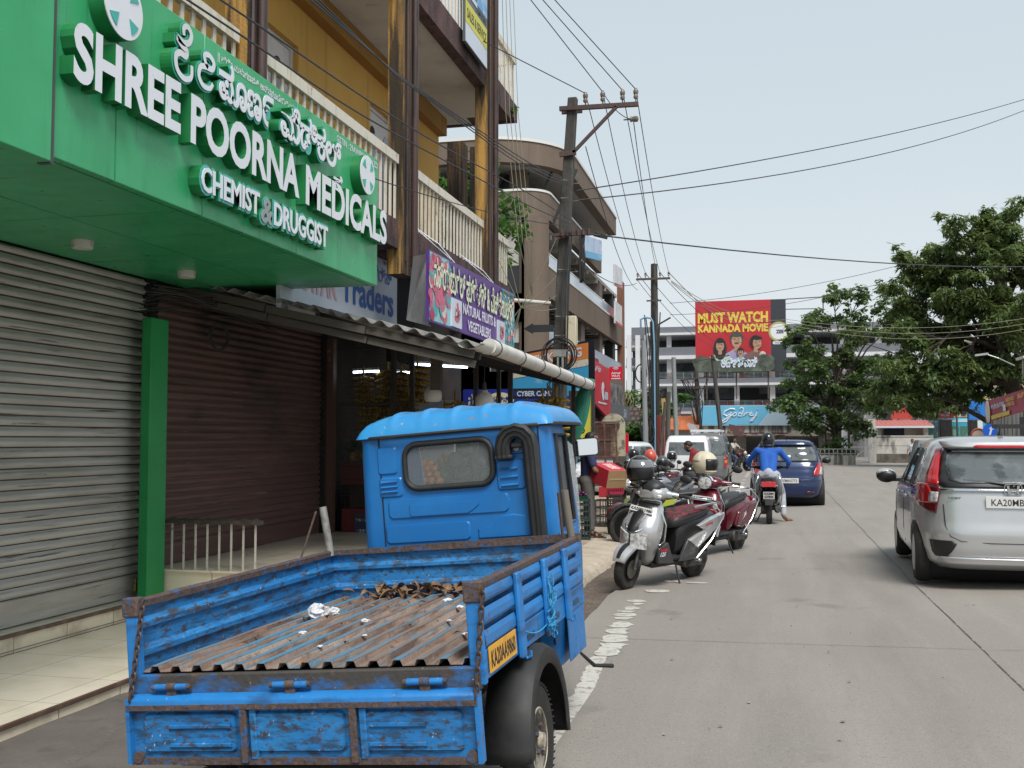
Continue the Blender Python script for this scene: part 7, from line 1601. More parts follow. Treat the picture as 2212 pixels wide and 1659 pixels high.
b = MB(); b.box(Xr+.2, Xr+1.3, 43, 46.2, 0, 2.5); b.box(8.3, 11, 41.6, 42.2, 2.0, 2.15); loc(b.build('dark_interior', m_bdark, rsn), rsn)
rbn = thing('shop_banner', (8.3, 41, 2.4), 'long tilted red shop banner with white and yellow lettering at the right edge', 'banner')
a0, a1, a2, a3 = at(2131, 912, 43), at(2240, 880, 37.5), at(2240, 832, 37.5), at(2128, 868, 43)
b = MB(); b.quad(a0, a1, a2, a3); loc(b.build('sheet', m_rb, rbn, solid=.05), rbn)
ex = (a1-a0).normalized(); ez = (a3-a0); ez = (ez-ex*ez.dot(ex)).normalized(); MF = frame(a0 - Vector((.05,.08,0)), ex, ez); L0 = (a1-a0).length; H0 = (a3-a0).length
b = MB(); b.prism([(L0*.14,.02),(L0*.52,.02),(L0*.52,.17),(L0*.14,.17)], MF, 0, .01); text(b, 'BAKERY & HOTEL', MF @ Matrix.Translation((L0*.47, H0*.62, .01)), width=L0*.16, height=.14, off=.03); text(b, 'FLOWER STALL', MF @ Matrix.Translation((L0*.47, H0*.40, .01)), width=L0*.16, height=.14, off=.03); text(b, 'ಪವನ್ ಹೋಟೆಲ್', MF @ Matrix.Translation((L0*.70, H0*.6, .01)), width=L0*.28, height=.2, off=.03, split=True); loc(b.build('yellow_print', m_by, rbn), rbn)
b = MB(); text(b, 'ಶ್ರೀ ವಿಷ್ಣು ಫ್ಲವರ್ ಸ್ಟಾಲ್', MF @ Matrix.Translation((L0*.15, H0*.45, .01)), width=L0*.28, height=.24, off=.03, split=True); b.prism([(L0*.4,H0*.25),(L0*.45,H0*.25),(L0*.45,H0*.55),(L0*.4,H0*.55)], MF, 0, .012); loc(b.build('white_print', m_signw, rbn), rbn)
b = MB(); b.prism([(L0*.07+.28*math.cos(R(a)), H0*.45+.42*math.sin(R(a))) for a in range(0,360,30)], MF, .0, .012); loc(b.build('printed_flowers', m_fruit[2], rbn), rbn)
sl_ = thing('street_lamp', at(2120, 760, 58), 'silver street lamp arm sticking out of the big tree', 'street lamp'); p = at(2120, 766, 56); sl_.location = p; b = MB(); b.rbox((0,0,0), (.62,.2,.1), (0,-.12,0)); b.build('lamp_head', m_silv, sl_); b = MB(); b.tube([(.3,0,-.02),(.8,.0,-.2),(1.6,.4,-.55)], .03, 6); b.build('lamp_arm', m_silv, sl_)
# ================================================================== CARS
m_chrome = mat('chrome', (.75,.76,.78), .12, metal=1.)
m_lred = mat('lamp_red', (.42,.006,.01), .12, coat=.6); m_lclr = mat('lamp_clear', (.62,.62,.62), .08, coat=.6, layers=[((.22,.22,.23), 22, .45, .58, .9)]); m_ldark = mat('lamp_smoked', (.10,.008,.012), .1, coat=.6)
m_carglass = mat('car_glass', (.045,.055,.058), .04, spec=1., layers=[((.13,.15,.15), 2.2, .5, .62, .8)])
m_rearglass = mat('rear_screen_glass', (.10,.112,.115), .05, spec=.7, layers=[((.19,.21,.215), 2.5, .5, .64, .7), ((.04,.045,.045), 3.3, .52, .6, .8)])  # noise layers paint blurred reflections into the glass colour
m_alloy = mat('alloy_rim', (.42,.42,.42), .35, metal=.7, layers=[((.16,.14,.12), 9, .5, .7, .7)]); m_plate = mat('white_plate', (.62,.62,.61), .45)
m_trimk = mat('black_trim', (.014,.014,.015), .35)
def zr(x): return .03*max(0, min(4.4, x+1.2))
class Car:
 def __init__(s, name, loc_, rz, label, paint, lev, group=None):
  s.t = thing(name, loc_, label, 'car', group, rz); s.lev = lev; s.paint = paint
 def prm(s, z):
  L = s.lev
  if z <= L[0][0]: return L[0][1:]
  for a, c in zip(L, L[1:]):
   if z <= c[0]:
    t = (z-a[0])/(c[0]-a[0]); t = t*t*(3-2*t)*.35+t*.65; return tuple(p+(q-p)*t for p, q in zip(a[1:], c[1:]))
  return L[-1][1:]
 def ry(s, x, z, front=False):
  w, r, f, n = s.prm(z); yc, l = (r+f)/2, (f-r)/2; q = (1-min(1, abs(x/w))**n)**(1/n); return yc+l*q if front else yc-l*q
 def sx(s, y, z):
  w, r, f, n = s.prm(z); yc, l = (r+f)/2, (f-r)/2; return w*(1-min(1, abs((y-yc)/l))**n)**(1/n)
 def body(s, arches, ar=.335, nz=46):
  b = MB(); z0, z1 = s.lev[0][0], s.lev[-1][0]; N = 88; rings = []
  for i in range(nz+1):
   z = z0+(z1-z0)*i/nz; w, r, f, n = s.prm(z); yc, l = (r+f)/2, (f-r)/2
   rings.append([(w*math.copysign(abs(math.cos(t))**(2/n), math.cos(t)), yc+l*math.copysign(abs(math.sin(t))**(2/n), math.sin(t)), z) for t in [2*PI*j/N for j in range(N)]])
  w, r, f, n = s.lev[-1][1:]; yc, l = (r+f)/2, (f-r)/2
  for k in (.8, .5, .2): rings.append([(p[0]*k, yc+(p[1]-yc)*k, z1+.012*(1-k)) for p in rings[nz]])
  b.loft(rings); o = b.build('body', s.paint, s.t)
  cs = []
  for y in arches:
   for sx in (-1, 1): c = MB(); c.cyl((sx*.50, y, .31), (sx*1.2, y, .31), ar, n=36); cs.append(c.build('k', s.paint, s.t))
  cut(o, cs); o.data.shade_smooth(); o.data.set_sharp_from_angle(angle=R(42))
  b = MB()
  for y in arches: b.cyl((-.70, y, .36), (.70, y, .36), ar+.02, n=24)
  b.box(-.68, .68, s.lev[0][2]+.25, s.lev[0][3]-.2, .15, .5); b.build('underbody', m_under, s.t); return o
 def patch(s, rows, m, nm, front=False, off=.006, nx=10, par=None, sub=4, thick=.012):
  b = MB(); R_ = []
  for (z, a, c), (z2, a2, c2) in zip(rows, rows[1:]):
   for k in range(sub): t = k/sub; R_.append((z+(z2-z)*t, a+(a2-a)*t, c+(c2-c)*t))
  R_.append(rows[-1]); sg = 1 if front else -1; g = []
  for z, a, c in R_: g.append([(a+(c-a)*i/nx, s.ry(a+(c-a)*i/nx, z, front)+sg*off, z) for i in range(nx+1)])
  b.loft(g, caps=False, closed=False); return b.build(nm, m, par or s.t, smooth=40, solid=thick, soff=0)
 def side(s, rows, m, nm, off=.005, ny=10, par=None, sub=4, both=True):
  for sg in ((-1, 1) if both else (-1,)):
   b = MB(); R_ = []
   for (z, a, c), (z2, a2, c2) in zip(rows, rows[1:]):
    for k in range(sub): t = k/sub; R_.append((z+(z2-z)*t, a+(a2-a)*t, c+(c2-c)*t))
   R_.append(rows[-1]); b.loft([[(sg*(s.sx(a+(c-a)*i/ny, z)+off), a+(c-a)*i/ny, z) for i in range(ny+1)] for z, a, c in R_], caps=False, closed=False); b.build(nm, m, par or s.t, smooth=40, solid=.008, soff=0)
 def wheel(s, y, x, r=.30, w=.17):
  for sg in (-1, 1):
   M_ = frame((sg*(x-w/2), y, r), (0, sg, 0), (0, 0, 1)); h = w/2; b = MB()
   b.lathe([(r*.62,-h),(r*.9,-h*.95),(r*.985,-h*.6),(r,-h*.3),(r,h*.3),(r*.985,h*.6),(r*.9,h*.95),(r*.66,h),(r*.63,h*.85)], M_, 36); wl_ = b.build('wheel', m_rub, s.t, smooth=30)
   b = MB(); b.lathe([(r*.65,h*.9),(r*.60,h*.6),(r*.55,h*.2),(0,h*.15)], M_, 30); b.build('rim', m_trimk, wl_, smooth=40)
   b = MB()
   for k in range(6): a = 2*PI*k/6; b.bar(M_ @ Vector((.03*math.cos(a), .03*math.sin(a), h*.55)), M_ @ Vector((r*.62*math.cos(a), r*.62*math.sin(a), h*.7)), r*.17, .02, up=M_.to_3x3() @ Vector((0,0,1)))
   b.lathe([(r*.66,h*.94),(r*.62,h*.98),(r*.59,h*.7)], M_, 30); b.lathe([(r*.14,h*.4),(r*.14,h*.8),(0,h*.82)], M_, 14); b.build('rim_spokes', m_alloy, wl_, smooth=40)
 def plate(s, txt, x, z, w, h, y, two=False, front=False):
  b = MB(); sg = 1 if front else -1; b.rbox((x, y+sg*.012, z), (w, .012, h)); p = b.build('number_plate', m_plate, s.t, bevel=.003); b = MB()
  if not front:
   ls = txt.split('/')
   for i, l in enumerate(ls): text(b, l, FY(x-w*.41 if len(ls) == 1 else x-w*.36, y-.0195, z-h*.30 if len(ls) == 1 else z+h*(.08-.44*i)), width=w*.84 if len(ls) == 1 else w*.72, height=h*.58 if len(ls) == 1 else h*.32, off=.008, res=2)
   b.build('plate_lettering', m_plk, p)
m_silver = mat('silver_paint', (.52,.525,.53), .26, metal=.5, coat=.6, layers=[((.47,.475,.48), 1.2, .45, .7, .6)])
LEV = [(.19,.74,.16,3.78,5),(.26,.815,.05,3.88,5),(.40,.842,.01,3.93,5),(.55,.847,.0,3.95,5),(.68,.845,.035,3.93,5),(.80,.842,.055,3.86,5),(.92,.832,.075,3.66,5),(.99,.815,.095,3.20,5),(1.04,.80,.115,2.98,5),(1.15,.762,.23,2.78,5),(1.28,.712,.38,2.52,5),(1.38,.665,.50,2.30,4.8),(1.45,.615,.52,2.12,4.4),(1.49,.55,.60,1.98,4),(1.508,.46,.74,1.85,3.6)]
jz = Car('hatchback_car', (2.36, 11.02, zr(2.36)), R(-2.6), 'silver hatchback car driving away at the right edge of the road', m_silver, LEV)
jz.t.scale = (1.05, 1, 1); jz.body((.66, 3.16), .325); jz.wheel(.66, .835); jz.wheel(3.16, .835)
jz.patch([(.995,-.60,.60),(1.06,-.665,.665),(1.2,-.615,.615),(1.33,-.565,.565),(1.385,-.53,.53)], m_trimk, 'screen_surround', off=.004, nx=16)
jz.patch([(1.045,-.45,.45),(1.075,-.54,.54),(1.2,-.555,.555),(1.31,-.53,.53),(1.355,-.49,.49)], m_rearglass, 'rear_window', off=.016, nx=16)
jz.patch([(1.385,-.50,.50),(1.405,-.56,.56),(1.43,-.565,.565)], m_silver, 'roof_spoiler', off=.09, nx=14, thick=.09)
jz.patch([(1.392,-.27,.27),(1.402,-.30,.30),(1.418,-.27,.27)], m_lred, 'brake_light', off=.14, nx=10)
for sg in (-1, 1):
 X = lambda a, c: (a, c) if sg > 0 else (-c, -a)
 jz.patch([(1.02,*X(.635,.74)),(1.12,*X(.625,.715)),(1.30,*X(.585,.64)),(1.38,*X(.56,.60))], m_lred, 'tail_light', off=.02, nx=5)
 jz.patch([(.745,*X(.665,.70)),(.80,*X(.655,.795)),(.90,*X(.635,.825)),(.985,*X(.62,.815)),(1.03,*X(.635,.79))], m_ldark, 'tail_light', off=.014, nx=8)
 jz.patch([(.835,*X(.66,.80)),(.90,*X(.655,.81)),(.97,*X(.70,.80)),(1.03,*X(.72,.775))], m_lred, 'tail_light', off=.020, nx=6)
 jz.patch([(.85,*X(.655,.72)),(.90,*X(.645,.715)),(.95,*X(.64,.71))], m_lclr, 'indicator_lens', off=.026, nx=4)
 jz.patch([(.315,*X(.58,.67)),(.36,*X(.545,.70)),(.445,*X(.50,.715)),(.475,*X(.53,.72))], m_trimk, 'bumper_grille', off=.008, nx=6)
jz.patch([(.965,-.62,.62),(.985,-.62,.62)], m_chrome, 'chrome_strip', off=.022, nx=14)
jz.patch([(.255,-.62,.62),(.285,-.66,.66),(.315,-.63,.63)], m_silver, 'bumper_lip', off=.025, nx=14, thick=.03)
b = MB(); b.tube([(.0,jz.ry(0,1.035)-.03,1.03),(-.15,jz.ry(.1,1.06)-.03,1.05),(-.42,jz.ry(.4,1.075)-.02,1.075)], [.018,.014,.008], 6); b.tube([(.16,jz.ry(.1,1.05)-.03,1.045),(0,jz.ry(0,1.035)-.03,1.03)], .016, 6); b.build('rear_wiper', m_trimk, jz.t)
b = MB(); lines = [(-.60,.83),(-.59,.62),(-.55,.52),(-.46,.475),(-.2,.462),(.2,.462),(.46,.475),(.55,.52),(.59,.62),(.60,.83)]
b.tube([(x, jz.ry(x, z)-.001, z) for x, z in lines], .0045, 4); b.tube([(-.74,jz.ry(-.74,.735)-.0,.735),(-.66,jz.ry(-.66,.74),.74)], .004, 4); b.build('panel_gap', m_trimk, jz.t)
jz.plate('KA20MB2914', .02, .86, .52, .115, jz.ry(0,.86)-.01)
b = MB(); yq = jz.ry(0,.985)-.03; b.tube([(.075*math.copysign(abs(math.cos(t))**.5, math.cos(t)), yq, .985+.055*math.copysign(abs(math.sin(t))**.5, math.sin(t))) for t in [2*PI*i/20 for i in range(20)]], .006, 5, closed=True); b.bar((-.035,yq,.945),(-.045,yq,1.025),.012,.02); b.bar((.035,yq,.945),(.045,yq,1.025),.012,.02); b.bar((-.04,yq,.982),(.04,yq,.982),.02,.012); b.build('badge', m_chrome, jz.t)
b = MB(); text(b, 'HONDA', FY(-.56, jz.ry(-.5,.90)-.012, .885), width=.17, height=.022, off=.04, res=2); b.build('badge_lettering', mat('badge_grey', (.09,.09,.09), .4), jz.t)
GL = [(1.0,.92,2.80),(1.06,.78,2.74),(1.2,.80,2.56),(1.33,.88,2.30),(1.385,1.0,2.12)]
jz.side(GL, m_carglass, 'side_window', ny=14)
for sg in (-1, 1):
 b = MB()
 for ya, yb in (((1.72,1.0),(1.70,1.38)),((1.0,1.0),(1.12,1.38)),((.90,1.01),(.98,1.36))): b.tube([(sg*(jz.sx(ya[0]+(yb[0]-ya[0])*t, ya[1]+(yb[1]-ya[1])*t)+.008), ya[0]+(yb[0]-ya[0])*t, ya[1]+(yb[1]-ya[1])*t) for t in (0,.25,.5,.75,1)], .016, 5)
 b.build('window_pillar', m_trimk, jz.t)
 b = MB()
 for y in (1.70, 2.78): b.tube([(sg*(jz.sx(y, z)+.0), y-.02*(z > .8), z) for z in (.32,.5,.7,.85,.98)], .004, 4)
 b.tube([(sg*(jz.sx(y, .84+.03*(3-y)/3)+.002), y, .80+.05*(3-y)/3) for y in (.9,1.4,2,2.6,3.2)], .006, 4); b.build('door_gap', m_trimk, jz.t)
 b = MB()
 for y in (1.28, 2.32): b.rbox((sg*(jz.sx(y,.86)+.02), y, .86), (.03,.2,.035))
 b.build('door_handle', m_silver, jz.t, bevel=.01)
 b = MB(); b.ball((sg*.96, 2.62, 1.03), (.115,.07,.085), 14, 10); b.rbox((sg*.85, 2.66, .98), (.12,.05,.04)); mr_ = b.build('wing_mirror', m_trimk, jz.t, smooth=60); b = MB(); b.ball((sg*.965, 2.635, 1.055), (.112,.075,.068), 14, 10); b.build('mirror_cap', m_silver, mr_, smooth=60)
b = MB(); b.lathe([(.028,0),(.022,.03),(.01,.06),(.005,.09)], Matrix.Translation((0,.72,1.515)), 10); b.tube([(0,.72,1.58),(0,.60,1.72)], .004, 5); b.build('roof_aerial', m_trimk, jz.t, smooth=50)
jz.patch([(1.06,-.6,.6),(1.2,-.56,.56),(1.36,-.5,.5)], m_carglass, 'windscreen', front=True, off=.004)
for sg in (-1,1): jz.patch([(.66,*((.5,.78) if sg > 0 else (-.78,-.5))),(.80,*((.5,.78) if sg > 0 else (-.78,-.5)))], m_lclr, 'headlight', front=True)
m_navy = mat('navy_paint', (.005,.019,.078), .25, metal=.25, coat=.7, layers=[((.008,.026,.10), 1.5, .45, .7, .6)])
LEV2 = [(.20,.74,.14,3.70,5),(.28,.82,.03,3.80,5),(.45,.845,.0,3.85,5),(.62,.847,.01,3.85,5),(.75,.845,.05,3.82,5),(.90,.835,.10,3.62,5),(.99,.812,.14,3.15,5),(1.06,.785,.19,2.95,5),(1.2,.735,.30,2.72,4.8),(1.35,.675,.40,2.42,4.5),(1.45,.62,.44,2.2,4.2),(1.50,.55,.50,2.05,3.8),(1.525,.44,.66,1.9,3.4)]
p = at(1698, 1000, 25.2)
sw = Car('hatchback_car', (p.x, 24.6, zr(p.x)), R(-1.5), 'dark blue hatchback car ahead of the scooter rider', m_navy, LEV2)
sw.body((.62, 3.05), .33); sw.wheel(.62, .838); sw.wheel(3.05, .838)
sw.patch([(1.02,-.70,.70),(1.15,-.69,.69),(1.30,-.645,.645),(1.42,-.58,.58)], m_trimk, 'screen_surround', off=.003, nx=14)
sw.patch([(1.045,-.655,.655),(1.15,-.65,.65),(1.28,-.61,.61),(1.36,-.57,.57)], m_rearglass, 'rear_window', off=.016, nx=14)
sw.patch([(1.40,-.58,.58),(1.455,-.58,.58)], m_navy, 'roof_spoiler', off=.045, nx=12, thick=.06)
for sg in (-1, 1):
 X = lambda a, c: (a, c) if sg > 0 else (-c, -a)
 sw.patch([(.72,*X(.58,.80)),(.80,*X(.60,.815)),(.92,*X(.655,.81)),(1.0,*X(.70,.795))], m_lred, 'tail_light', off=.016, nx=6)
 sw.patch([(.74,*X(.72,.80)),(.82,*X(.735,.81)),(.91,*X(.745,.805))], m_lclr, 'indicator_lens', off=.024, nx=4)
 sw.patch([(.32,*X(.42,.60)),(.36,*X(.42,.60))], m_ldark, 'reflector', off=.01, nx=4)
 b = MB(); b.ball((sg*.95, 2.55, 1.02), (.11,.07,.08), 12, 8); b.rbox((sg*.86, 2.58, .98), (.12,.05,.04)); b.build('wing_mirror', m_trimk, sw.t, smooth=60)
sw.patch([(.60,-.845,.845),(.625,-.845,.845)], m_navy, 'bumper_crease', off=.012, nx=14)
b = MB(); b.tube([(x, sw.ry(x, z)-.001, z) for x, z in ((-.58,1.0),(-.62,.72),(-.55,.655),(-.2,.64),(.2,.64),(.55,.655),(.62,.72),(.58,1.0))], .006, 4); b.build('panel_gap', m_trimk, sw.t)
sw.plate('KA20MA0773', 0, .60, .52, .115, sw.ry(0,.60)-.02)
b = MB(); y_ = sw.ry(0,.90)-.012; text(b, 'SWIFT', FY(.40, sw.ry(.45,.92)-.012, .90), width=.2, height=.035, off=.04, res=2); b.prism([(-.035,-.03),(.0,-.05),(.035,-.03),(.01,0),(.035,.03),(0,.05),(-.035,.03),(-.01,0)], FY(0, y_, .92), 0, .008); b.build('badge', m_chrome, sw.t)
sw.side([(1.0,.95,2.80),(1.1,.80,2.70),(1.25,.85,2.5),(1.40,.98,2.2)], m_carglass, 'side_window'); b = MB(); b.tube([(0,.62,1.525),(0,.5,1.62)], .006, 5); b.build('roof_aerial', m_trimk, sw.t)
sw.patch([(1.06,-.62,.62),(1.2,-.58,.58),(1.38,-.52,.52)], m_carglass, 'windscreen', front=True)
m_vgrey = mat('van_grey_paint', (.16,.165,.17), .32, metal=.4, coat=.4)
LEV3 = [(.22,.66,.10,3.55,6),(.35,.725,.01,3.62,6),(.6,.737,.0,3.66,6),(.95,.735,.02,3.6,6),(1.1,.725,.05,3.40,6),(1.4,.69,.11,3.05,5.5),(1.62,.645,.17,2.75,5),(1.74,.58,.24,2.6,4.5),(1.79,.46,.4,2.4,4)]
p = at(1524, 1000, 36); vn = Car('passenger_van', (p.x, 36, 0), R(-1), 'grey passenger van with a white roof carrier parked beyond the motorbikes', m_vgrey, LEV3)
vn.t['category'] = 'van'; vn.body((.75, 2.9), .31); vn.wheel(.75, .73, .28); vn.wheel(2.9, .73, .28)
vn.patch([(1.06,-.60,.60),(1.13,-.63,.63),(1.45,-.58,.58),(1.58,-.53,.53)], m_rearglass, 'rear_window', off=.012, nx=12)
for sg in (-1, 1): vn.patch([(.62,*((.62,.715) if sg > 0 else (-.715,-.62))),(1.0,*((.62,.715) if sg > 0 else (-.715,-.62)))], m_lred, 'tail_light', off=.014, nx=4); vn.patch([(.78,*((.63,.71) if sg > 0 else (-.71,-.63))),(.88,*((.63,.71) if sg > 0 else (-.71,-.63)))], m_orange, 'indicator_lens', off=.022, nx=4)
b = MB(); b.tube([(x, vn.ry(x, z)-.002, z) for x, z in ((-.62,1.62),(-.64,1.0),(-.60,.5),(.60,.5),(.64,1.0),(.62,1.62))], .007, 4); b.tube([(x, vn.ry(x,.93)-.002, .93) for x in (-.62,-.3,0,.3,.62)], .006, 4); b.build('panel_gap', m_trimk, vn.t)
vn.side([(1.08,.35,3.05),(1.5,.42,2.7)], m_carglass, 'side_window')
b = MB(); b.box(-.5,.5,.35,.43,1.86,1.93); b.box(-.5,.5,2.1,2.18,1.86,1.93); b.bar((-.5,.35,1.88),(-.5,2.2,1.88),.04,.05); b.bar((.5,.35,1.88),(.5,2.2,1.88),.04,.05)
for x in (-.45,.45):
 for y in (.4,2.1): b.cyl((x,y,1.74),(x,y,1.88),.02,n=6)
b.build('roof_carrier', m_mwhite, vn.t)
for sg in (-1, 1): b = MB(); b.ball((sg*.84,2.75,1.15), (.07,.05,.12), 10, 8); b.build('wing_mirror', m_trimk, vn.t, smooth=60)
m_white = mat('white_car_paint', (.62,.63,.64), .25, coat=.6)
p = at(1395, 1000, 27.5); wc = Car('parked_car', (p.x-.6, 31.3, 0), R(168), 'white car parked behind the helmets and motorbikes, its bonnet towards the road', m_white, LEV2)
wc.body((.62, 3.05), .33); wc.wheel(.62, .838); wc.wheel(3.05, .838)
wc.patch([(1.03,-.66,.66),(1.2,-.62,.62),(1.40,-.53,.53)], m_carglass, 'windscreen', front=True, nx=12); wc.side([(1.0,.95,2.85),(1.1,.80,2.75),(1.25,.85,2.55),(1.40,.98,2.25)], m_carglass, 'side_window')
for sg in (-1, 1): wc.patch([(.66,*((.48,.79) if sg > 0 else (-.79,-.48))),(.84,*((.52,.79) if sg > 0 else (-.79,-.52)))], m_lclr, 'headlight', front=True, off=.012); b = MB(); b.ball((sg*.95,2.6,1.02), (.11,.07,.08), 12, 8); b.build('wing_mirror', m_trimk, wc.t, smooth=60)
wc.patch([(.40,-.5,.5),(.58,-.55,.55)], m_trimk, 'front_grille', front=True, off=.008)
p = at(1476, 1000, 33); b = MB(); wv = thing('parked_van', (p.x, 34.5, 0), 'white van half hidden behind the grey posts beside the grey van', 'van')
b.loft([[(sx*w, y, z) for sx, y in ((-1,-.1+o),(1,-.1+o),(1,3.4-o),(-1,3.4-o))] for z, w, o in ((.25,.70,.1),(.45,.74,0),(1.0,.74,0),(1.5,.68,.15),(1.72,.6,.35))]); b.build('body', m_white, wv, bevel=.08, seg=3)
b = MB(); b.quad((-.60,-.075,1.08),(.60,-.075,1.08),(.56,.03,1.5),(-.56,.03,1.5)); b.build('rear_window', m_rearglass, wv, solid=.02)
for sg in (-1,1):
 for y in (.6, 2.7): b = MB(); b.cyl((sg*.55,y,.28),(sg*.75,y,.28),.28,n=20); b.build('wheel', m_rub, wv)
# ================================================================== SCOOTERS AND MOTORBIKES
def yloft(b, secs, n=18, e=2.5, caps=True):
 b.loft([[(cx+hw*math.copysign(abs(math.cos(t))**(2/e), math.cos(t)), y, zc+hh*math.copysign(abs(math.sin(t))**(2/e), math.sin(t))) for t in [2*PI*i/n for i in range(n)]] for y, cx, zc, hw, hh in secs], caps=caps)
def zloft(b, secs, n=20, e=2.6):
 b.loft([[(hw*math.copysign(abs(math.cos(t))**(2/e), math.cos(t)), (yf+yb)/2+(yf-yb)/2*math.copysign(abs(math.sin(t))**(2/e), math.sin(t)), z) for t in [2*PI*i/n for i in range(n)]] for z, yf, yb, hw in secs])
def bwheel(root, y, r, w, spokes=5, rimm=None, disc=True, steer=0, big=False):
 M_ = Matrix.Translation((0, y, r)) @ Matrix.Rotation(steer, 4, 'Z') @ frame((0,0,0), (0,1,0), (0,0,1)); b = MB(); h = w/2; ri = r*.62 if not big else r*.74
 b.lathe([(ri,-h*.7),(r*.86,-h),(r*.95,-h*.8),(r,-h*.25),(r,h*.25),(r*.95,h*.8),(r*.86,h),(ri,h*.7)], M_, 36); wl_ = b.build('wheel', m_rub, root, smooth=35)
 b = MB(); b.lathe([(ri+.004,-h*.7),(ri-.02,-h*.5),(ri-.02,h*.5),(ri+.004,h*.7)], M_, 30)
 for k in range(spokes): a = 2*PI*k/spokes; b.bar(M_ @ Vector((.02*math.cos(a),.02*math.sin(a),0)), M_ @ Vector(((ri-.01)*math.cos(a+.25),(ri-.01)*math.sin(a+.25),0)), .035, .03, up=M_.to_3x3() @ Vector((0,0,1)))
 b.lathe([(.045,-.05),(.045,.05),(0,.05)], M_, 14); b.build('rim', rimm or m_trimk, wl_, smooth=40)
 if disc: b = MB(); b.lathe([(.055,.052),(.10,.052),(.10,.057),(.055,.057)], M_, 28); b.lathe([(.055,-.057),(.10,-.057),(.10,-.052),(.055,-.052)], M_, 28); b.build('brake_disc', mat('brake_disc', (.13,.115,.10), .45, metal=.6), wl_)
m_seatk = mat('black_seat', (.022,.022,.024), .5, bump=(60, .2, .005)); m_chk = m_chrome
m_seatr = mat('red_black_seat_cover', (.16,.018,.026), .75, layers=[((.025,.02,.022), (22,16,22), .47, .52, .95, 3)], bump=(40, .3, .01))
m_gunm = mat('gunmetal_panel', (.075,.075,.078), .38, metal=.4); m_maroon2 = mat('maroon_scooter_paint', (.105,.008,.018), .25, metal=.2, coat=.6); m_blkg = mat('gloss_black_paint', (.012,.012,.013), .2, coat=.5)
m_engine = mat('engine_metal', (.09,.088,.085), .55, metal=.5, layers=[((.03,.028,.026), 14, .5, .65, .8)])
def scooter(name, loc_, rz, lean, label, body, side_m, seat_m, style, plate=None, steer=0., group=None):
 t = bpy.data.objects.new(name, None); COL.objects.link(t); tag(t, label, 'scooter', group)
 t.matrix_world = Matrix.Translation(loc_) @ Matrix.Rotation(rz, 4, 'Z') @ Matrix.Rotation(lean, 4, 'Y')
 sp = style == 'sport'; yF, yR = .645, -.64; rF = .225
 bwheel(t, yF, rF, .105, 5, steer=steer); bwheel(t, yR, rF, .11, 5, disc=False)
 b = MB(); St = Matrix.Translation((0,yF,0)) @ Matrix.Rotation(steer, 4, 'Z') @ Matrix.Translation((0,-yF,0)); b.M = St
 rows = []
 for i in range(13):
  a = R(22+98*i/12) if sp else R(-4+140*i/12); rr = rF+.035; hw = .055+.035*math.sin(PI*i/12); y, z = yF+rr*math.cos(a), rF+rr*math.sin(a)
  rows.append([(-hw-.014, yF+(y-yF)*.88, rF+(z-rF)*.88), (-hw, yF+(y-yF)*.97, rF+(z-rF)*.97), (-hw*.4, y, z), (hw*.4, y, z), (hw, yF+(y-yF)*.97, rF+(z-rF)*.97), (hw+.014, yF+(y-yF)*.88, rF+(z-rF)*.88)])
 b.loft(rows, closed=False, caps=False); b.build('front_mudguard', body, t, smooth=45, solid=.008)
 if sp: b = MB(); b.M = St; b.loft([[(q[0]*.6, yF+(q[1]-yF)*1.035, rF+(q[2]-rF)*1.035) for q in r_[2:4]] + [(r_[4][0]*.45, yF+(r_[4][1]-yF)*1.03, rF+(r_[4][2]-rF)*1.03)] for r_ in rows[1:9]], closed=False, caps=False); b.build('mudguard_inlay', m_trimk, t, solid=.006)
 b = MB(); b.M = St
 for sx in (-.085, .085): b.cyl((sx, yF, rF), (sx*.7, yF-.10, .55), .022, n=10)
 b.rbox((-.085, yF-.06, rF+.07), (.05,.07,.07)); b.build('fork', m_engine, t, smooth=40)
 b = MB()
 if sp: zloft(b, [(.235,.36,.30,.06),(.33,.46,.30,.13),(.44,.52,.31,.18),(.52,.63,.31,.215),(.60,.665,.30,.235),(.70,.63,.285,.225),(.80,.545,.27,.19),(.88,.47,.255,.15),(.94,.41,.25,.10)], e=2.3)
 else: zloft(b, [(.30,.42,.31,.16),(.40,.46,.31,.20),(.52,.52,.30,.215),(.64,.55,.285,.225),(.76,.53,.275,.215),(.86,.47,.265,.17),(.93,.42,.26,.11)], e=2.6)
 ap = b.build('apron', body, t, smooth=60)
 b = MB(); b.box(-.17,.17,.26,.30,.32,.86); b.build('inner_shield', m_trimk, t, bevel=.02)
 zc = 1.02 if sp else 1.0
 b = MB(); yloft(b, [(.475,0,zc-.0,.05,.03),(.455,0,zc+.005,.135,.065),(.38,0,zc+.015,.185,.08),(.29,0,zc+.02,.18,.07),(.22,0,zc+.02,.12,.045)], e=2.4)
 for sx in (-1,1): yloft_ = [(sx*.12,.33,zc+.01),(sx*.22,.30,zc+.015),(sx*.28,.27,zc+.02)]; b.tube(yloft_, [.05,.038,.026], 10)
 hb = b.build('handlebar_cowl', body, t, smooth=60)
 b = MB()
 for sx in (-1,1): b.cyl((sx*.26,.275,zc+.02), (sx*.385,.225,zc+.02), .018, n=12)
 b.build('grip', m_blk, t, smooth=40)
 b = MB()
 for sx in (-1,1): b.tube([(sx*.24,.33,zc+.01),(sx*.32,.325,zc+.0),(sx*.38,.29,zc-.005)], .007, 5)
 b.build('brake_lever', m_chrome if not sp else m_blk, t)
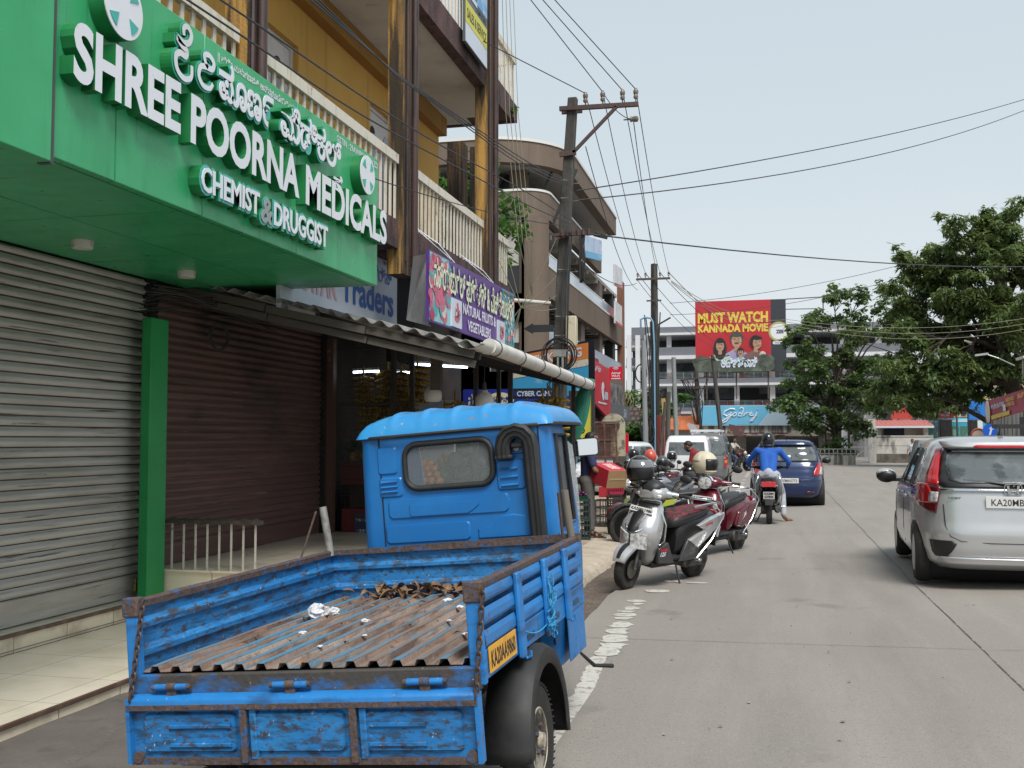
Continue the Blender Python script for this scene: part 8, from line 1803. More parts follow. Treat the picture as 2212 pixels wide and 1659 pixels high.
 for sx in (-1,1):
  b = MB(); b.tube([(sx*.2,.30,zc+.05),(sx*.27,.33,zc+.16),(sx*.33,.32,zc+.20)], .007, 5); mm_ = b.build('mirror_stalk', m_blk, t); b = MB(); b.ball((sx*.37,.315,zc+.215), (.075,.03,.045), 14, 10); b.build('mirror_shell', m_blk, mm_, smooth=60); b = MB(); b.ball((sx*.37,.303,zc+.215), (.066,.021,.038), 14, 10); b.build('mirror_glass', m_mirror, mm_, smooth=60)
 if sp:
  b = MB(); yloft(b, [(.47,0,zc+.045,.06,.035),(.42,0,zc+.07,.125,.07),(.33,0,zc+.09,.13,.06),(.25,0,zc+.07,.10,.04)], e=2.2); b.build('instrument_hood', m_seatk, t, smooth=60)
  for sx in (-1,1): b = MB(); b.rbox((sx*.125,.435,zc-.01), (.09,.05,.04), (0,0,sx*-.5)); b.build('position_lamp', m_lclr, t, bevel=.012)
  b = MB(); b.grid(lambda u, v: ((-.125+.25*u)*(1-.45*(1-v)), .672-.045*v-.22*v**1.5+.012-.05*(2*u-1)**2, .62+.30*v), 10, 10); b.build('front_panel', m_trimk, t, solid=.02)
  for sx in (-1,1):
   b = MB(); b.grid(lambda u, v: (sx*(.018+.15*u), .685-.085*u**1.5-.015*(1-v), .455+.145*v+.03*u*v), 6, 6); b.build('headlight', m_lclr, t, solid=.03)
   b = MB(); b.prism([(.10,.28),(.40,.30),(.42,.46),(.26,.52)], frame((sx*.20,0,0),(0,1,0),(0,0,1)), -.02, .02); b.build('side_cover', m_gunm, t, bevel=.01)
  b = MB(); b.tube([(-.13,.60,.69),(-.06,.665,.635),(0,.68,.62),(.06,.665,.635),(.13,.60,.69)], .006, 6); b.build('chrome_strip', m_chrome, t)
 else:
  b = MB(); b.lathe([(0,0),(.075,.0),(.085,-.02),(.08,-.05),(.05,-.06)], frame((0,.475,zc+.005),(1,0,0),(0,0,1)) @ Matrix.Scale(1.12, 4, (1,0,0)), 24); b.build('headlight', m_lclr, t, smooth=50)
  b = MB(); b.tube([(.10*math.cos(a), .472-.02*abs(math.sin(a)), zc+.012+.088*math.sin(a)) for a in [R(20+14*i) for i in range(11)]], .012, 6); b.build('lamp_visor', m_signw, t)
  for sx in (-1,1): b = MB(); b.ball((sx*.16,.475,.70), (.04,.05,.06), 10, 8); b.build('indicator', m_lclr, t, smooth=60)
 b = MB(); b.box(-.155,.155,-.12,.33,.285,.335); b.box(-.12,.12,-.2,.36,.22,.284); b.build('floorboard', m_blk, t, bevel=.02)
 b = MB(); yloft(b, [(-.06,0,.46,.10,.16),(-.12,0,.50,.135,.20),(-.30,0,.58,.15,.17),(-.55,0,.64,.155,.12),(-.80,0,.70,.11,.075),(-.90,0,.735,.05,.03)], e=2.8); b.build('rear_body', side_m, t, smooth=50)
 b = MB(); yloft(b, [(.02,0,.67,.08,.045),(-.04,0,.70,.125,.075),(-.22,0,.735,.145,.075),(-.40,0,.765,.145,.065),(-.60,0,.79,.12,.05),(-.72,0,.80,.08,.03)], e=2.7); b.build('seat', m_seatk, t, smooth=60)
 b = MB(); yloft(b, [(.01,0,.70,.07,.03),(-.05,0,.75,.115,.035),(-.22,0,.79,.138,.03),(-.40,0,.81,.138,.028),(-.58,0,.825,.115,.024),(-.68,0,.825,.08,.018)], e=2.5); b.build('seat_cover', seat_m, t, smooth=60)
 for sx in (-1,1):
  if sp:
   b = MB(); b.prism([(-.28,.47),(-.30,.44),(-.50,.36),(-.86,.70),(-.90,.77),(-.60,.70),(-.32,.635)][::-1] if False else [(-.22,.50),(-.40,.40),(-.62,.52),(-.90,.74),(-.88,.785),(-.55,.715),(-.36,.655),(-.50,.60)], frame((sx*.155,0,0),(0,1,0),(0,0,1)), -.03, .03); b.build('side_panel', body, t, bevel=.012)
   b = MB(); b.prism([(-.08,.27),(-.35,.27),(-.50,.42),(-.33,.47),(-.2,.5)], frame((sx*.15,0,0),(0,1,0),(0,0,1)), -.02, .02); b.build('side_cover', m_gunm, t, bevel=.01)
  else:
   b = MB(); b.prism([(-.20,.40),(-.42,.36),(-.72,.46),(-.90,.62),(-.86,.74),(-.55,.70),(-.28,.60)], frame((sx*.145,0,0),(0,1,0),(0,0,1)), -.035, .035); b.build('side_panel', body, t, bevel=.03, seg=3)
 b = MB(); yloft(b, [(-.84,0,.735,.11,.05),(-.905,0,.735,.10,.045),(-.925,0,.735,.07,.03)], e=2.6); b.build('tail_light', m_lred, t, smooth=50)
 for sx in (-1,1): b = MB(); b.ball((sx*.10,-.90,.715), (.035,.03,.035), 10, 8); b.build('indicator', m_lclr, t, smooth=60)
 b = MB(); b.loft([[(-.06,-.78,.62),(.06,-.78,.62),(.06,-.80,.60),(-.06,-.80,.60)],[(-.08,-.93,.50),(.08,-.93,.50),(.08,-.92,.47),(-.08,-.92,.47)],[(-.07,-.96,.36),(.07,-.96,.36),(.07,-.94,.36),(-.07,-.94,.36)]]); b.build('rear_mudguard', m_blk, t, bevel=.01)
 b = MB(); b.rbox((0,-.95,.535), (.20,.01,.13), (.25,0,0)); rp = b.build('number_plate', m_plate, t)
 if plate:
  b = MB()
  for i, l in enumerate(plate[1]): text(b, l, FY(-.08, -.962+.012*i, .548-.058*i) @ Matrix.Rotation(.25, 4, 'X'), width=.16, height=.042, off=.04, res=2)
  b.build('plate_lettering', m_plk, rp)
  if plate[0]:
   zz, yy = (.845, .515) if sp else (.80, .535); Mp = frame((0,yy,zz), (-1,0,0), (0,-.5,.87) if sp else (0,-.28,.96)); b = MB(); b.prism([(-.15,-.03),(.15,-.03),(.15,.03),(-.15,.03)], Mp, 0, .006); fp_ = b.build('front_plate', m_plate, t); b = MB(); text(b, plate[0], Mp @ Matrix.Translation((-.135,-.018,.008)), width=.27, height=.036, off=.04, res=2); b.build('plate_lettering', m_plk, fp_)
 b = MB(); b.cyl((.15,-.42,.24), (.17,-.86,.30), .055, .06, n=16); b.build('silencer', m_engine, t, smooth=40); b = MB(); b.rbox((.215,-.66,.285), (.012,.30,.08), (.1,0,0)); b.build('heat_shield', m_chrome if sp else m_blk, t, bevel=.01)
 b = MB(); b.rbox((-.08,-.45,.26), (.14,.42,.15)); b.cyl((-.15,-.28,.26), (-.02,-.28,.26), .08, n=16); b.cyl((-.15,-.62,.25), (-.05,-.62,.25), .075, n=16); b.tube([(0,-.35,.35),(.02,-.6,.55)], .03, 8); b.build('engine', m_engine, t, bevel=.02)
 b = MB(); b.tube([(-.10,-.10,.25),(-.19,-.06,.10),(-.25,-.04,.01)] if lean < 0 else [(-.08,-.05,.25),(-.17,-.02,.12),(-.22,0,.0)], .012, 6); b.box(-.28,-.21,-.07,.0,.0,.012); b.build('side_stand', m_blk, t)
 b = MB()
 for sx in (-1,1):
  b.tube([(sx*.19,.42,.86),(sx*.255,.40,.72),(sx*.255,.40,.55),(sx*.20,.40,.50),(sx*.13,.62,.60)], .009, 6); b.tube([(sx*.13,-.30,.86),(sx*.17,-.62,.90),(sx*.13,-.84,.88),(0,-.88,.885)], .012, 6); b.tube([(sx*.17,-.62,.90),(sx*.235,-.78,.76),(sx*.235,-.58,.50),(sx*.215,-.34,.30)], .011, 6)
 b.build('guard_rail', m_chrome, t, smooth=60)
 b = MB()
 for sx in (-1,1): b.rbox((sx*.25,-.30,.30), (.10,.05,.03))
 b.build('foot_peg', m_chrome, t, bevel=.01)
 return t
s1 = scooter('parked_scooter', Vector((-1.14, 11.69, .0)), R(151), R(-9), 'silver sporty scooter with a red and black seat cover parked nearest the truck', m_silver, m_trimk, m_seatr, 'sport', ('KA20EV1986', ('KA20EV','1986')), .12)
for sx in (1,):
 b = MB(); text(b, '125', frame((-.226,.40,.375),(0,-1,0),(0,0,1)), width=.11, height=.05, off=.04, shear=.3, res=2); b.build('number_sticker', m_signw, s1); b = MB(); text(b, 'NTORQ', frame((-.188,-.50,.635),(0,-1,.22),(0,.22,1)), width=.15, height=.03, off=.04, shear=.3, res=2); b.build('sticker', m_red, s1)
 b = MB(); b.prism([(.06,-.012),(-.06,-.012),(-.06,.012),(.06,.012)][::-1], frame((-.2265,.34,.445),(0,-1,0),(0,0,1)), 0, .004); b.build('sticker', m_red, s1)
s2 = scooter('parked_scooter', Vector((-.66, 14.75, .0)), R(157), R(-5), 'maroon scooter with a round headlamp parked behind the silver scooter', m_maroon2, m_maroon2, m_seatk, 'classic', ('KA20EP6323', ('KA20EP','6323')), .0)
p = at(1660, 1000, 19.9)
s3 = scooter('ridden_scooter', Vector((p.x, 20.45, zr(p.x))), 0, 0, 'black and red scooter being ridden away by the blue shirted rider', m_blkg, m_blkg, m_seatk, 'classic', (None, ('KA20M','G7896')))
b = MB(); b.loft([[(-.12,-.925,.69),(.12,-.925,.69),(.14,-.90,.78),(-.14,-.90,.78)],[(-.12,-.94,.69),(.12,-.94,.69),(.13,-.925,.77),(-.13,-.925,.77)]]); b.build('tail_light', m_lred, s3)
def motorbike(name, loc_, rz, label, paint, group, lean=R(-6)):
 t = bpy.data.objects.new(name, None); COL.objects.link(t); tag(t, label, 'motorbike', group); t.matrix_world = Matrix.Translation(loc_) @ Matrix.Rotation(rz, 4, 'Z') @ Matrix.Rotation(lean, 4, 'Y')
 bwheel(t, .66, .30, .09, 6, big=True); bwheel(t, -.62, .30, .10, 6, big=True)
 b = MB(); yloft(b, [(.34,0,.80,.06,.05),(.26,0,.82,.12,.10),(.10,0,.83,.14,.11),(-.06,0,.80,.10,.08),(-.12,0,.78,.06,.05)]); b.build('fuel_tank', paint, t, smooth=60)
 b = MB(); yloft(b, [(-.06,0,.77,.08,.03),(-.15,0,.78,.125,.045),(-.40,0,.80,.135,.045),(-.62,0,.83,.11,.04),(-.76,0,.85,.06,.025)]); b.build('seat', m_seatk, t, smooth=60)
 b = MB(); yloft(b, [(-.15,0,.66,.10,.08),(-.45,0,.70,.10,.08),(-.80,0,.80,.06,.05),(-.90,0,.82,.03,.02)]); b.build('tail_panel', paint, t, smooth=60)
 b = MB(); b.rbox((0,.06,.42), (.22,.34,.26)); b.cyl((0,.12,.5),(0,.22,.72),.08,n=12); b.tube([(.1,.25,.45),(.14,.1,.25),(.15,-.3,.28),(.17,-.75,.36)], [.02,.025,.04,.045], 8); b.build('engine', m_engine, t, bevel=.02)
 b = MB(); b.tube([(0,.40,.85),(0,.3,.45),(0,-.1,.3),(0,-.62,.30)], .025, 8); b.tube([(0,.36,.80),(0,-.2,.70),(0,-.6,.72)], .022, 8)
 for sx in (-1,1): b.cyl((sx*.08,.66,.30),(sx*.08,.42,.95),.022,n=8); b.tube([(sx*.02,.42,.97),(sx*.18,.38,1.03),(sx*.35,.28,1.04)], .013, 6)
 b.build('frame', m_blk, t, smooth=40)
 b = MB(); b.ball((0,.52,.92), (.10,.09,.10), 14, 10); b.build('headlight', m_lclr, t, smooth=60); b = MB(); b.rbox((0,.47,1.02), (.18,.10,.10), (.4,0,0)); b.build('fairing', paint, t, bevel=.03)
 b = MB(); rows = [[(-.06,.66+.33*math.cos(R(a)),.30+.33*math.sin(R(a))),(.06,.66+.33*math.cos(R(a)),.30+.33*math.sin(R(a)))] for a in range(20,161,14)]; b.loft(rows, closed=False, caps=False); b.build('mudguard', paint, t, solid=.012)
 for sx in (-1,1): b = MB(); b.tube([(sx*.28,.3,1.05),(sx*.33,.34,1.18)], .007, 5); b.ball((sx*.36,.34,1.20), (.07,.03,.045), 10, 8); b.build('mirror', m_blk, t, smooth=60)
 b = MB(); b.rbox((0,-.90,.70), (.2,.01,.10)); b.build('number_plate', m_plate, t); b = MB(); b.tube([(-.1,-.05,.3),(-.28,-.02,.02)], .014, 6); b.build('side_stand', m_blk, t)
 return t
m_dgb = mat('dark_grey_bike_paint', (.03,.032,.036), .3, coat=.4); m_rbk = mat('dark_red_bike_paint', (.10,.01,.014), .3, coat=.4); m_sbk = mat('silver_bike_paint', (.30,.31,.33), .35, metal=.4); m_gbk = mat('olive_bike_paint', (.11,.13,.045), .4)
for x, y, rz, lb, m in ((-1.42,15.9,118,'black motorbike with yellow green graphic just behind the silver scooter',m_dgb),(-1.95,17.3,150,'dark red motorbike third from the silver scooter in the parked row',m_rbk),(-2.0,18.7,152,'olive motorbike in the middle of the parked row',m_gbk),(-1.9,20.2,148,'silver motorbike under the coral helmet in the parked row',m_sbk),(-2.1,21.8,150,'dark grey motorbike under the ridged black helmet',m_dgb),(-2.0,23.4,146,'dark motorbike beside the man in the red top',m_rbk),(-2.5,25.0,150,'farthest silver motorbike of the parked row',m_sbk)):
 mb_ = motorbike('parked_motorbike', Vector((x, y, -.06 if x < -1.7 else 0)), R(rz), lb, m, 'motorbikes parked in a row at the kerb')
 if y == 15.9: b = MB(); b.prism([(-.2,.60),(.0,.64),(.06,.72),(-.12,.70)][::-1], frame((-.135,0,0),(0,-1,0),(0,0,1)), 0, .02); b.build('sticker', mat('lime_sticker', (.42,.50,.06), .5), mb_)
def helmet(p, r, rz, label, m, visor=True, full=True, two=None, holder=True):
 t = thing('helmet', p, label, 'helmet', None, rz); b = MB()
 def sh(u, v, k=1.):
  a = 2*PI*u; e = -PI/2*.62+ (PI/2*.62+PI/2)*v; return (r*k*.92*math.cos(e)*math.cos(a), r*k*1.08*math.cos(e)*math.sin(a)*(1.0), r*k*(1.02*math.sin(e)))
 b.grid(lambda u, v: sh(u, v), 28, 14); o = b.build('shell', m, t, smooth=180, merge=.0005, solid=r*.1)
 if full: b = MB(); b.grid(lambda u, v: sh(.08+.34*u, .10+.42*v, 1.08), 14, 6); b.build('opening', m_trimk, t, smooth=60, solid=.006); b = MB(); b.grid(lambda u, v: (sh(.06+.38*u, .02+.13*v, 1.08+.06*math.sin(PI*u))), 14, 4); b.build('chin_bar', m, t, smooth=60, solid=.012)
 if visor: b = MB(); b.grid(lambda u, v: sh(.05+.40*u, .46+.22*v, 1.11), 14, 5); b.build('visor', m_blkg if visor is True else visor, t, smooth=60, solid=.004)
 if two: b = MB(); b.grid(lambda u, v: sh(.55+.45*u, .45+.45*v, 1.07), 14, 8); b.build('decal', two, t, smooth=60, solid=.003)
 b = MB(); b.tube([(r*.7,0,-.5*r),(r*.5,r*.1,-1.05*r),(0,r*.15,-1.25*r),(-r*.5,r*.1,-1.05*r),(-r*.7,0,-.5*r)], r*.05, 5); b.build('chin_strap', m_blk, t)
 return t
m_hcr = mat('cream_helmet', (.56,.51,.38), .5, layers=[((.40,.34,.24), 9, .5, .7, .6)]); m_hco = mat('coral_helmet', (.55,.085,.06), .3, coat=.4); m_hgr = mat('grey_helmet', (.07,.075,.08), .35, coat=.3); m_hsi = mat('silver_helmet', (.32,.33,.31), .35)
helmet(at(1383, 1017, 11.35), .155, R(200), 'glossy black and white full face helmet hanging on the silver scooter mirror', m_blkg, mat('clear_visor', (.16,.17,.18), .06, coat=.6), True, m_silver)
helmet(at(1523, 1001, 14.35), .155, R(245), 'cream full face helmet hanging on the maroon scooter handlebar', m_hcr, False, True, m_hcr)
helmet(at(1489, 1020, 17.2), .115, R(180), 'small dark grey open helmet on the seat of the black motorbike', m_hgr, True, False)
helmet(at(1405, 985, 20.0), .125, R(190), 'coral red helmet on the silver motorbike', m_hco, False, False); helmet(at(1431, 999, 21.2), .13, R(180), 'ridged black helmet right of the coral one', m_hgr, False, True)
helmet(at(1369, 982, 23), .125, R(185), 'black helmet left of the coral one, in front of the white car', m_blkg, True, True); helmet(at(1452, 986, 24), .12, R(170), 'silver and black full face helmet in front of the second grey post', m_hsi, True, True); helmet(at(1438, 1004, 21.8), .12, R(170), 'white topped helmet with a dark visor on the bike under the silver helmet', m_hsi, True, False, m_signw)
# ================================================================== PEOPLE
m_skin = mat('brown_skin', (.20,.095,.055), .55, layers=[((.14,.06,.035), 6, .5, .7, .5)]); m_hairb = mat('black_hair', (.010,.009,.009), .55, bump=(70, .6, .01))
def fuse(mb, name, m, par, vox, sm=4):
 o = mb.build(name, m, par); md = o.modifiers.new('r', 'REMESH'); md.mode = 'VOXEL'; md.voxel_size = vox; s_ = o.modifiers.new('s', 'SMOOTH'); s_.iterations = sm; s_.factor = .5
 bpy.context.view_layer.update(); me = bpy.data.meshes.new_from_object(o.evaluated_get(bpy.context.evaluated_depsgraph_get())); old = o.data; o.modifiers.clear(); o.data = me; me.materials.clear(); me.materials.append(m); me.shade_smooth(); return o
def limb(b, pts, rs):
 b.tube(pts, rs, 12)
 for p_, r_ in zip(pts, rs): b.ball(p_, r_*.99, 10, 8)
def hand(b, w, d, s, side, curl=.6):
 """palm from the wrist w along d, four unequal bent fingers and a thumb leaving the side of the palm"""
 w, d, s = Vector(w), Vector(d).normalized(), Vector(s).normalized(); n = d.cross(s)*side
 b.loft([[w+d*t+s*a*h+n*c*.014 for a, c in ((-1,-1),(1,-1),(1,1),(-1,1))] for t, h in ((0,.024),(.045,.038),(.085,.040))])
 for k, L in enumerate((.068,.078,.072,.056)):
  o = w+d*.083+s*(-.030+.020*k); q = o+(d*math.cos(curl*.6)+n*math.sin(curl*.6))*L*.5; e_ = q+(d*math.cos(curl*1.6)+n*math.sin(curl*1.6))*L*.5; b.tube([o, q, e_], [.0095,.0088,.0065], 7)
 o = w+d*.03-s*.034; q = o+(d*.6-s*.7+n*.3).normalized()*.036; b.tube([o, q, q+(d*.9-s*.1+n*.5).normalized()*.034], [.012,.0105,.008], 7)
def face(root, c, fw, sc=1., beard=False, hair=True, par=None, back=.0):
 """eyes at half head height, nose, mouth and ears on a head centred at c, looking along fw"""
 c = Vector(c); f = Vector(fw).normalized(); r_ = f.cross(Vector((0,0,1))).normalized(); u = r_.cross(f)
 P_ = lambda a, h, d_: c+r_*a*sc+u*h*sc+f*d_*sc
 if hair:
  b = MB(); Mh = Matrix((r_, f, u)).transposed()
  b.ball(P_(0,.035,-.012), (.083*sc,.098*sc,.095*sc), 18, 12, Mh); k0 = len(b.v)
  b.v = [v+f*max(0, -(v-c).dot(u))*-.25*sc if (v-c).dot(u) < 0 else v for v in b.v]
  o = b.build('hair', m_hairb, root, smooth=180)
  for v in o.data.vertices:
   q = v.co-c
   if q.dot(f) > .045*sc and q.dot(u) < .065*sc: v.co -= f*.05*sc
   if q.dot(u) < -.02*sc: v.co += u*.03*sc - f*.0
 b = MB()
 for s_ in (-1,1): b.ball(P_(s_*.031,.005,.083), .011*sc, 8, 6)
 b.build('eye', mat('eye_white_dark', (.10,.09,.085), .3), root, smooth=180)
 b = MB()
 for s_ in (-1,1): b.tube([P_(s_*.05,.024,.078), P_(s_*.03,.03,.088), P_(s_*.012,.026,.09)], .005*sc, 5)
 b.tube([P_(-.025,-.052,.084), P_(0,-.05,.092), P_(.025,-.052,.084)], .006*sc, 5); b.build('brow_and_mouth', m_hairb if not beard else m_hairb, root, smooth=180)
 if beard: b = MB(); b.ball(P_(0,-.065,.03), (.068*sc,.068*sc,.05*sc), 14, 10); b.build('beard', m_hairb, root, smooth=180)
def headgeo(b, c, fw, sc=1.):
 c = Vector(c); f = Vector(fw).normalized(); r_ = f.cross(Vector((0,0,1))).normalized(); u = r_.cross(f); Mh = Matrix((r_, f, u)).transposed()
 b.ball(c+u*.02*sc, (.076*sc,.092*sc,.098*sc), 18, 12, Mh); b.ball(c-u*.055*sc+f*.025*sc, (.056*sc,.062*sc,.055*sc), 14, 10, Mh)
 b.ball(c+f*.096*sc-u*.015*sc, (.014*sc,.020*sc,.022*sc), 8, 6, Mh)
 for s_ in (-1,1): b.ball(c+r_*s_*.078*sc, (.012*sc,.022*sc,.032*sc), 8, 6, Mh)
def person(loc_, rz, label, J, shirt, trousers, sleeve=.45, sc=1., beard=False, helmetm=None, feet='sandal', vox=.013, fdir=(0,1,0), curl=.7):
 t = thing('person', loc_, label, 'person', None, rz); t.scale = (sc,)*3
 V = {k: Vector(v) for k, v in J.items()}; b = MB(); pel, ch, nk, hd = V['pelvis'], V['chest'], V['neck'], V['head']
 limb(b, [pel, pel.lerp(ch, .5), ch, nk], [.09,.08,.085,.055]); limb(b, [nk, hd-Vector((0,0,.06))], [.055,.052]); headgeo(b, hd, fdir)
 sh_, tr_ = MB(), MB()
 rt = (V['shr']-V['shl']).normalized();
 for i in range(7):
  t_ = i/6; q = pel.lerp(ch, t_); hw = .125+.035*t_; sh_.ball(q-rt*(hw*.38), (hw*.75,hw*.75,.10), 12, 8); sh_.ball(q+rt*(hw*.38), (hw*.75,hw*.75,.10), 12, 8)
 limb(sh_, [V['shl'], ch+Vector((0,0,.03)), V['shr']], [.068,.10,.068]); limb(sh_, [ch, nk], [.11,.062])
 for s_ in ('l','r'):
  s0, el, wr = V['sh'+s_], V['el'+s_], V['wr'+s_]; limb(b, [s0, s0.lerp(el,.5), el, el.lerp(wr,.4), wr], [.052,.047,.039,.038,.026])
  d = (wr-el).normalized(); sd = d.cross(Vector((0,0,1)));  sd = Vector((1,0,0)) if sd.length < .1 else sd.normalized(); hand(b, wr, V.get('hd'+s_, wr+d)-wr, V.get('hs'+s_, sd), 1 if s_ == 'r' else -1, curl)
  if sleeve > .9: limb(sh_, [s0, s0.lerp(el,.5), el, el.lerp(wr,.5), wr.lerp(el,.06)], [.066,.06,.052,.046,.038])
  else: limb(sh_, [s0, s0.lerp(el,sleeve), s0.lerp(el,sleeve*1.7)], [.066,.063,.062])
  h, k, a = V['hip'+s_], V['kn'+s_], V['an'+s_]; f_ = V['ft'+s_]; limb(b, [h, k, k.lerp(a,.35), a], [.085,.055,.052,.036]); limb(b, [a, a.lerp(f_,.5)-Vector((0,0,.035)), f_], [.038,.036,.028]); fd = (f_-a); fd.z = 0; fd.normalize(); fs_ = Vector((fd.y,-fd.x,0))
  for q in range(5): b.tube([f_+fs_*(-.03+.015*q), f_+fs_*(-.034+.017*q)+fd*(.045-.004*abs(q-1))-Vector((0,0,.006))], [.011,.008], 6)
  limb(tr_, [pel+(h-pel)*.6, h, h.lerp(k,.5), k, k.lerp(a,.5), a.lerp(k,.10)], [.115,.112,.092,.076,.066,.056])
  if feet == 'sandal': q = MB(); lo = min(a.z, f_.z)-.055; q.rbox(a.lerp(f_,.55)+Vector((0,0,-.02))-Vector((0,0,a.lerp(f_,.55).z-f_.z+.012)), (.085,.26,.018), (0,0,math.atan2(-fd.x, fd.y))); q.rbox(f_+Vector((0,0,.022))-fd*.03, (.085,.05,.012), (0,0,math.atan2(-fd.x, fd.y))); q.rbox(a.lerp(f_,.35)+Vector((0,0,-.005)), (.09,.03,.07), (0,0,math.atan2(-fd.x, fd.y))); q.build('sandal', m_blk, t, bevel=.008)
 limb(tr_, [V['hipl'], pel, V['hipr']], [.11,.125,.11])
 fuse(b, 'body', m_skin, t, vox*.75, 3); fuse(sh_, 'shirt', shirt, t, vox, 14); fuse(tr_, 'trousers', trousers, t, vox, 5)
 face(t, hd, fdir, 1., beard, hair=helmetm is None)
 if helmetm:
  q = MB(); q.ball(hd+Vector((0,-.005,.035)), (.125,.145,.14), 22, 14); q.ball(hd+Vector((0,.02,-.05)), (.115,.13,.085), 20, 10); fuse(q, 'helmet', helmetm, t, .012, 3); q = MB(); q.ball(hd+Vector((0,.03,.02)), (.118,.125,.055), 20, 8); q.build('visor', m_carglass, t, smooth=180); q = MB(); q.ball(hd+Vector((0,-.03,-.085)), (.10,.10,.05), 16, 8); q.build('neck_cloth', m_blk, t, smooth=180)
 return t
STAND = dict(pelvis=(0,0,.92), chest=(0,.02,1.27), neck=(0,.02,1.44), head=(0,.05,1.56), shl=(-.19,.02,1.37), shr=(.19,.02,1.37), ell=(-.24,.0,1.10), elr=(.24,.0,1.10), wrl=(-.25,.06,.87), wrr=(.25,.06,.87), hipl=(-.09,0,.90), hipr=(.09,0,.90), knl=(-.10,.03,.50), knr=(.10,.03,.50), anl=(-.11,0,.09), anr=(.11,0,.09), ftl=(-.13,.14,.03), ftr=(.13,.14,.03))
def cloth(nm, c, c2): return mat(nm, c, .85, layers=[(c2, 5, .45, .68, .7)], bump=(30, .35, .01))
p = at(1268, 1000, 16.0); pb = Vector((p.x, 16.0, .09))
Jb = dict(STAND, ell=(-.27,.10,1.08), wrl=(-.22,.35,1.02), hdl=(-.14,.46,1.00), hsl=(0,0,1), elr=(.27,.10,1.08), wrr=(.22,.34,.96), hdr=(.16,.45,.94), hsr=(0,0,1), head=(.0,.07,1.57), ftl=(-.12,.16,.03), ftr=(.14,.20,.03), anr=(.12,.05,.09))
mn = person(pb, R(-78), 'man in a navy t-shirt and grey trousers holding a red carton beside the truck cab', Jb, cloth('navy_tshirt', (.022,.028,.085), (.014,.018,.055)), cloth('grey_trousers', (.125,.115,.105), (.085,.078,.072)), sleeve=.42, sc=.96, fdir=(0,1,-.15), curl=.9); mn.scale = (1.12, 1.08, .95)
bc = thing('carton', pb + Vector((.36, -.16, .95)), 'red and brown cardboard carton carried by the man in the navy t-shirt', 'carton', None, R(-42))
b = MB(); b.cur = 0; b.rbox((0,0,.0), (.42,.38,.28), (.0,.28,0)); o = b.build('box', [mat('carton_red', (.46,.025,.04), .6, layers=[((.36,.03,.04), 3, .5, .7, .6)]), mat('carton_brown', (.36,.22,.11), .75, layers=[((.29,.17,.08), 3, .5, .7, .6)])], bc, bevel=.004)
for f in o.data.polygons: f.material_index = 1 if f.normal.x > .8 else 0
b = MB(); b.rbox((0,.02,.0), (.26,.17,.287), (.0,.28,0)); b.build('printed_label', mat('carton_pink_print', (.60,.22,.22), .6, layers=[((.66,.6,.58), 26, .5, .55, .9)]), bc); b = MB(); b.rbox((0,0,.0), (.428,.30,.02), (.0,.28,0)); b.build('tape', mat('packing_tape', (.50,.36,.22), .35), bc)
def crate(label, p, rz, size, m, tilt=0.):
 t = thing('plastic_crate', p, label, 'crate', None, rz); w, d, h = size; b = MB(); b.M = Matrix.Rotation(tilt, 4, 'X'); b.box(-w/2,w/2,-d/2,d/2,0,.015)
 for z in (.02,h*.36,h*.68,h-.025):
  for y in (-d/2,d/2-.012): b.box(-w/2,w/2,y,y+.012,z,z+.022)
  for x in (-w/2,w/2-.012): b.box(x,x+.012,-d/2,d/2,z,z+.022)
 for k in range(9): x = -w/2+(w-.012)*k/8; b.box(x,x+.010,-d/2+.001,-d/2+.011,.0,h-.004); b.box(x,x+.010,d/2-.011,d/2-.001,.0,h-.004)
 for k in range(6): y = -d/2+(d-.012)*k/5; b.box(-w/2+.001,-w/2+.011,y,y+.010,.0,h-.004); b.box(w/2-.011,w/2-.001,y,y+.010,.0,h-.004)
 b.build('basket', m, t); return t
m_cr = mat('dark_green_crate', (.025,.045,.04), .6); m_crb = mat('worn_black_crate', (.035,.032,.028), .7, layers=[((.09,.08,.065), 12, .5, .68, .7)]); m_cru = mat('blue_crate', (.02,.10,.40), .5); m_crp = mat('pink_red_crate', (.42,.03,.08), .5)
p = at(1251, 1000, 15.6)
crate('dark green crate at the bottom of the stack beside the truck cab', (p.x,15.6,.09), R(8), (.34,.34,.30), m_cr); crate('dark green crate of aubergines on top of the stack beside the truck cab', (p.x-.01,15.6,.392), R(6), (.34,.34,.30), m_cr)
b = MB(); b.lathe([(.10,0),(.15,.07),(.155,.075),(.145,.07),(.09,.01)], Matrix.Translation((p.x,15.58,.66)), 20); tag(b.build('basin', mat('green_basin', (.02,.22,.12), .4), smooth=50), 'green plastic basin of aubergines on the upper dark green crate', 'basin')
m_aub = mat('aubergine_skin', (.06,.008,.045), .25)
for k in range(14): a = k*2.4; r_ = .025*k**.5; b = MB(); b.ball((0,0,0), (.028,.028,.05), 10, 8); o = b.build('aubergine', m_aub, smooth=180) if k == 0 else o0.copy(); o0 = o; (COL.objects.link(o) if k else None); o.location = (p.x+r_*math.cos(a), 15.58+r_*math.sin(a), .745+.03*(k < 6)); o.rotation_euler = (a, 1.2, a*2); tag(o, 'small purple aubergine in the green basin beside the truck cab', 'aubergine', 'aubergines in the green basin')
p = at(1310, 1000, 18.0); crate('worn black crate standing on its side behind the man with the carton', (p.x,18.0,.09), R(-10), (.36,.42,.46), m_crb)
p = at(1328, 1000, 18.1); crate('weathered brown black crate leaning beside the blue crate', (p.x,18.2,.09), R(14), (.30,.36,.52), m_crb, .06); p = at(1341, 1000, 18.0); crate('bright blue crate at the right end of the crate row', (p.x,18.1,.09), R(-6), (.26,.30,.36), m_cru)
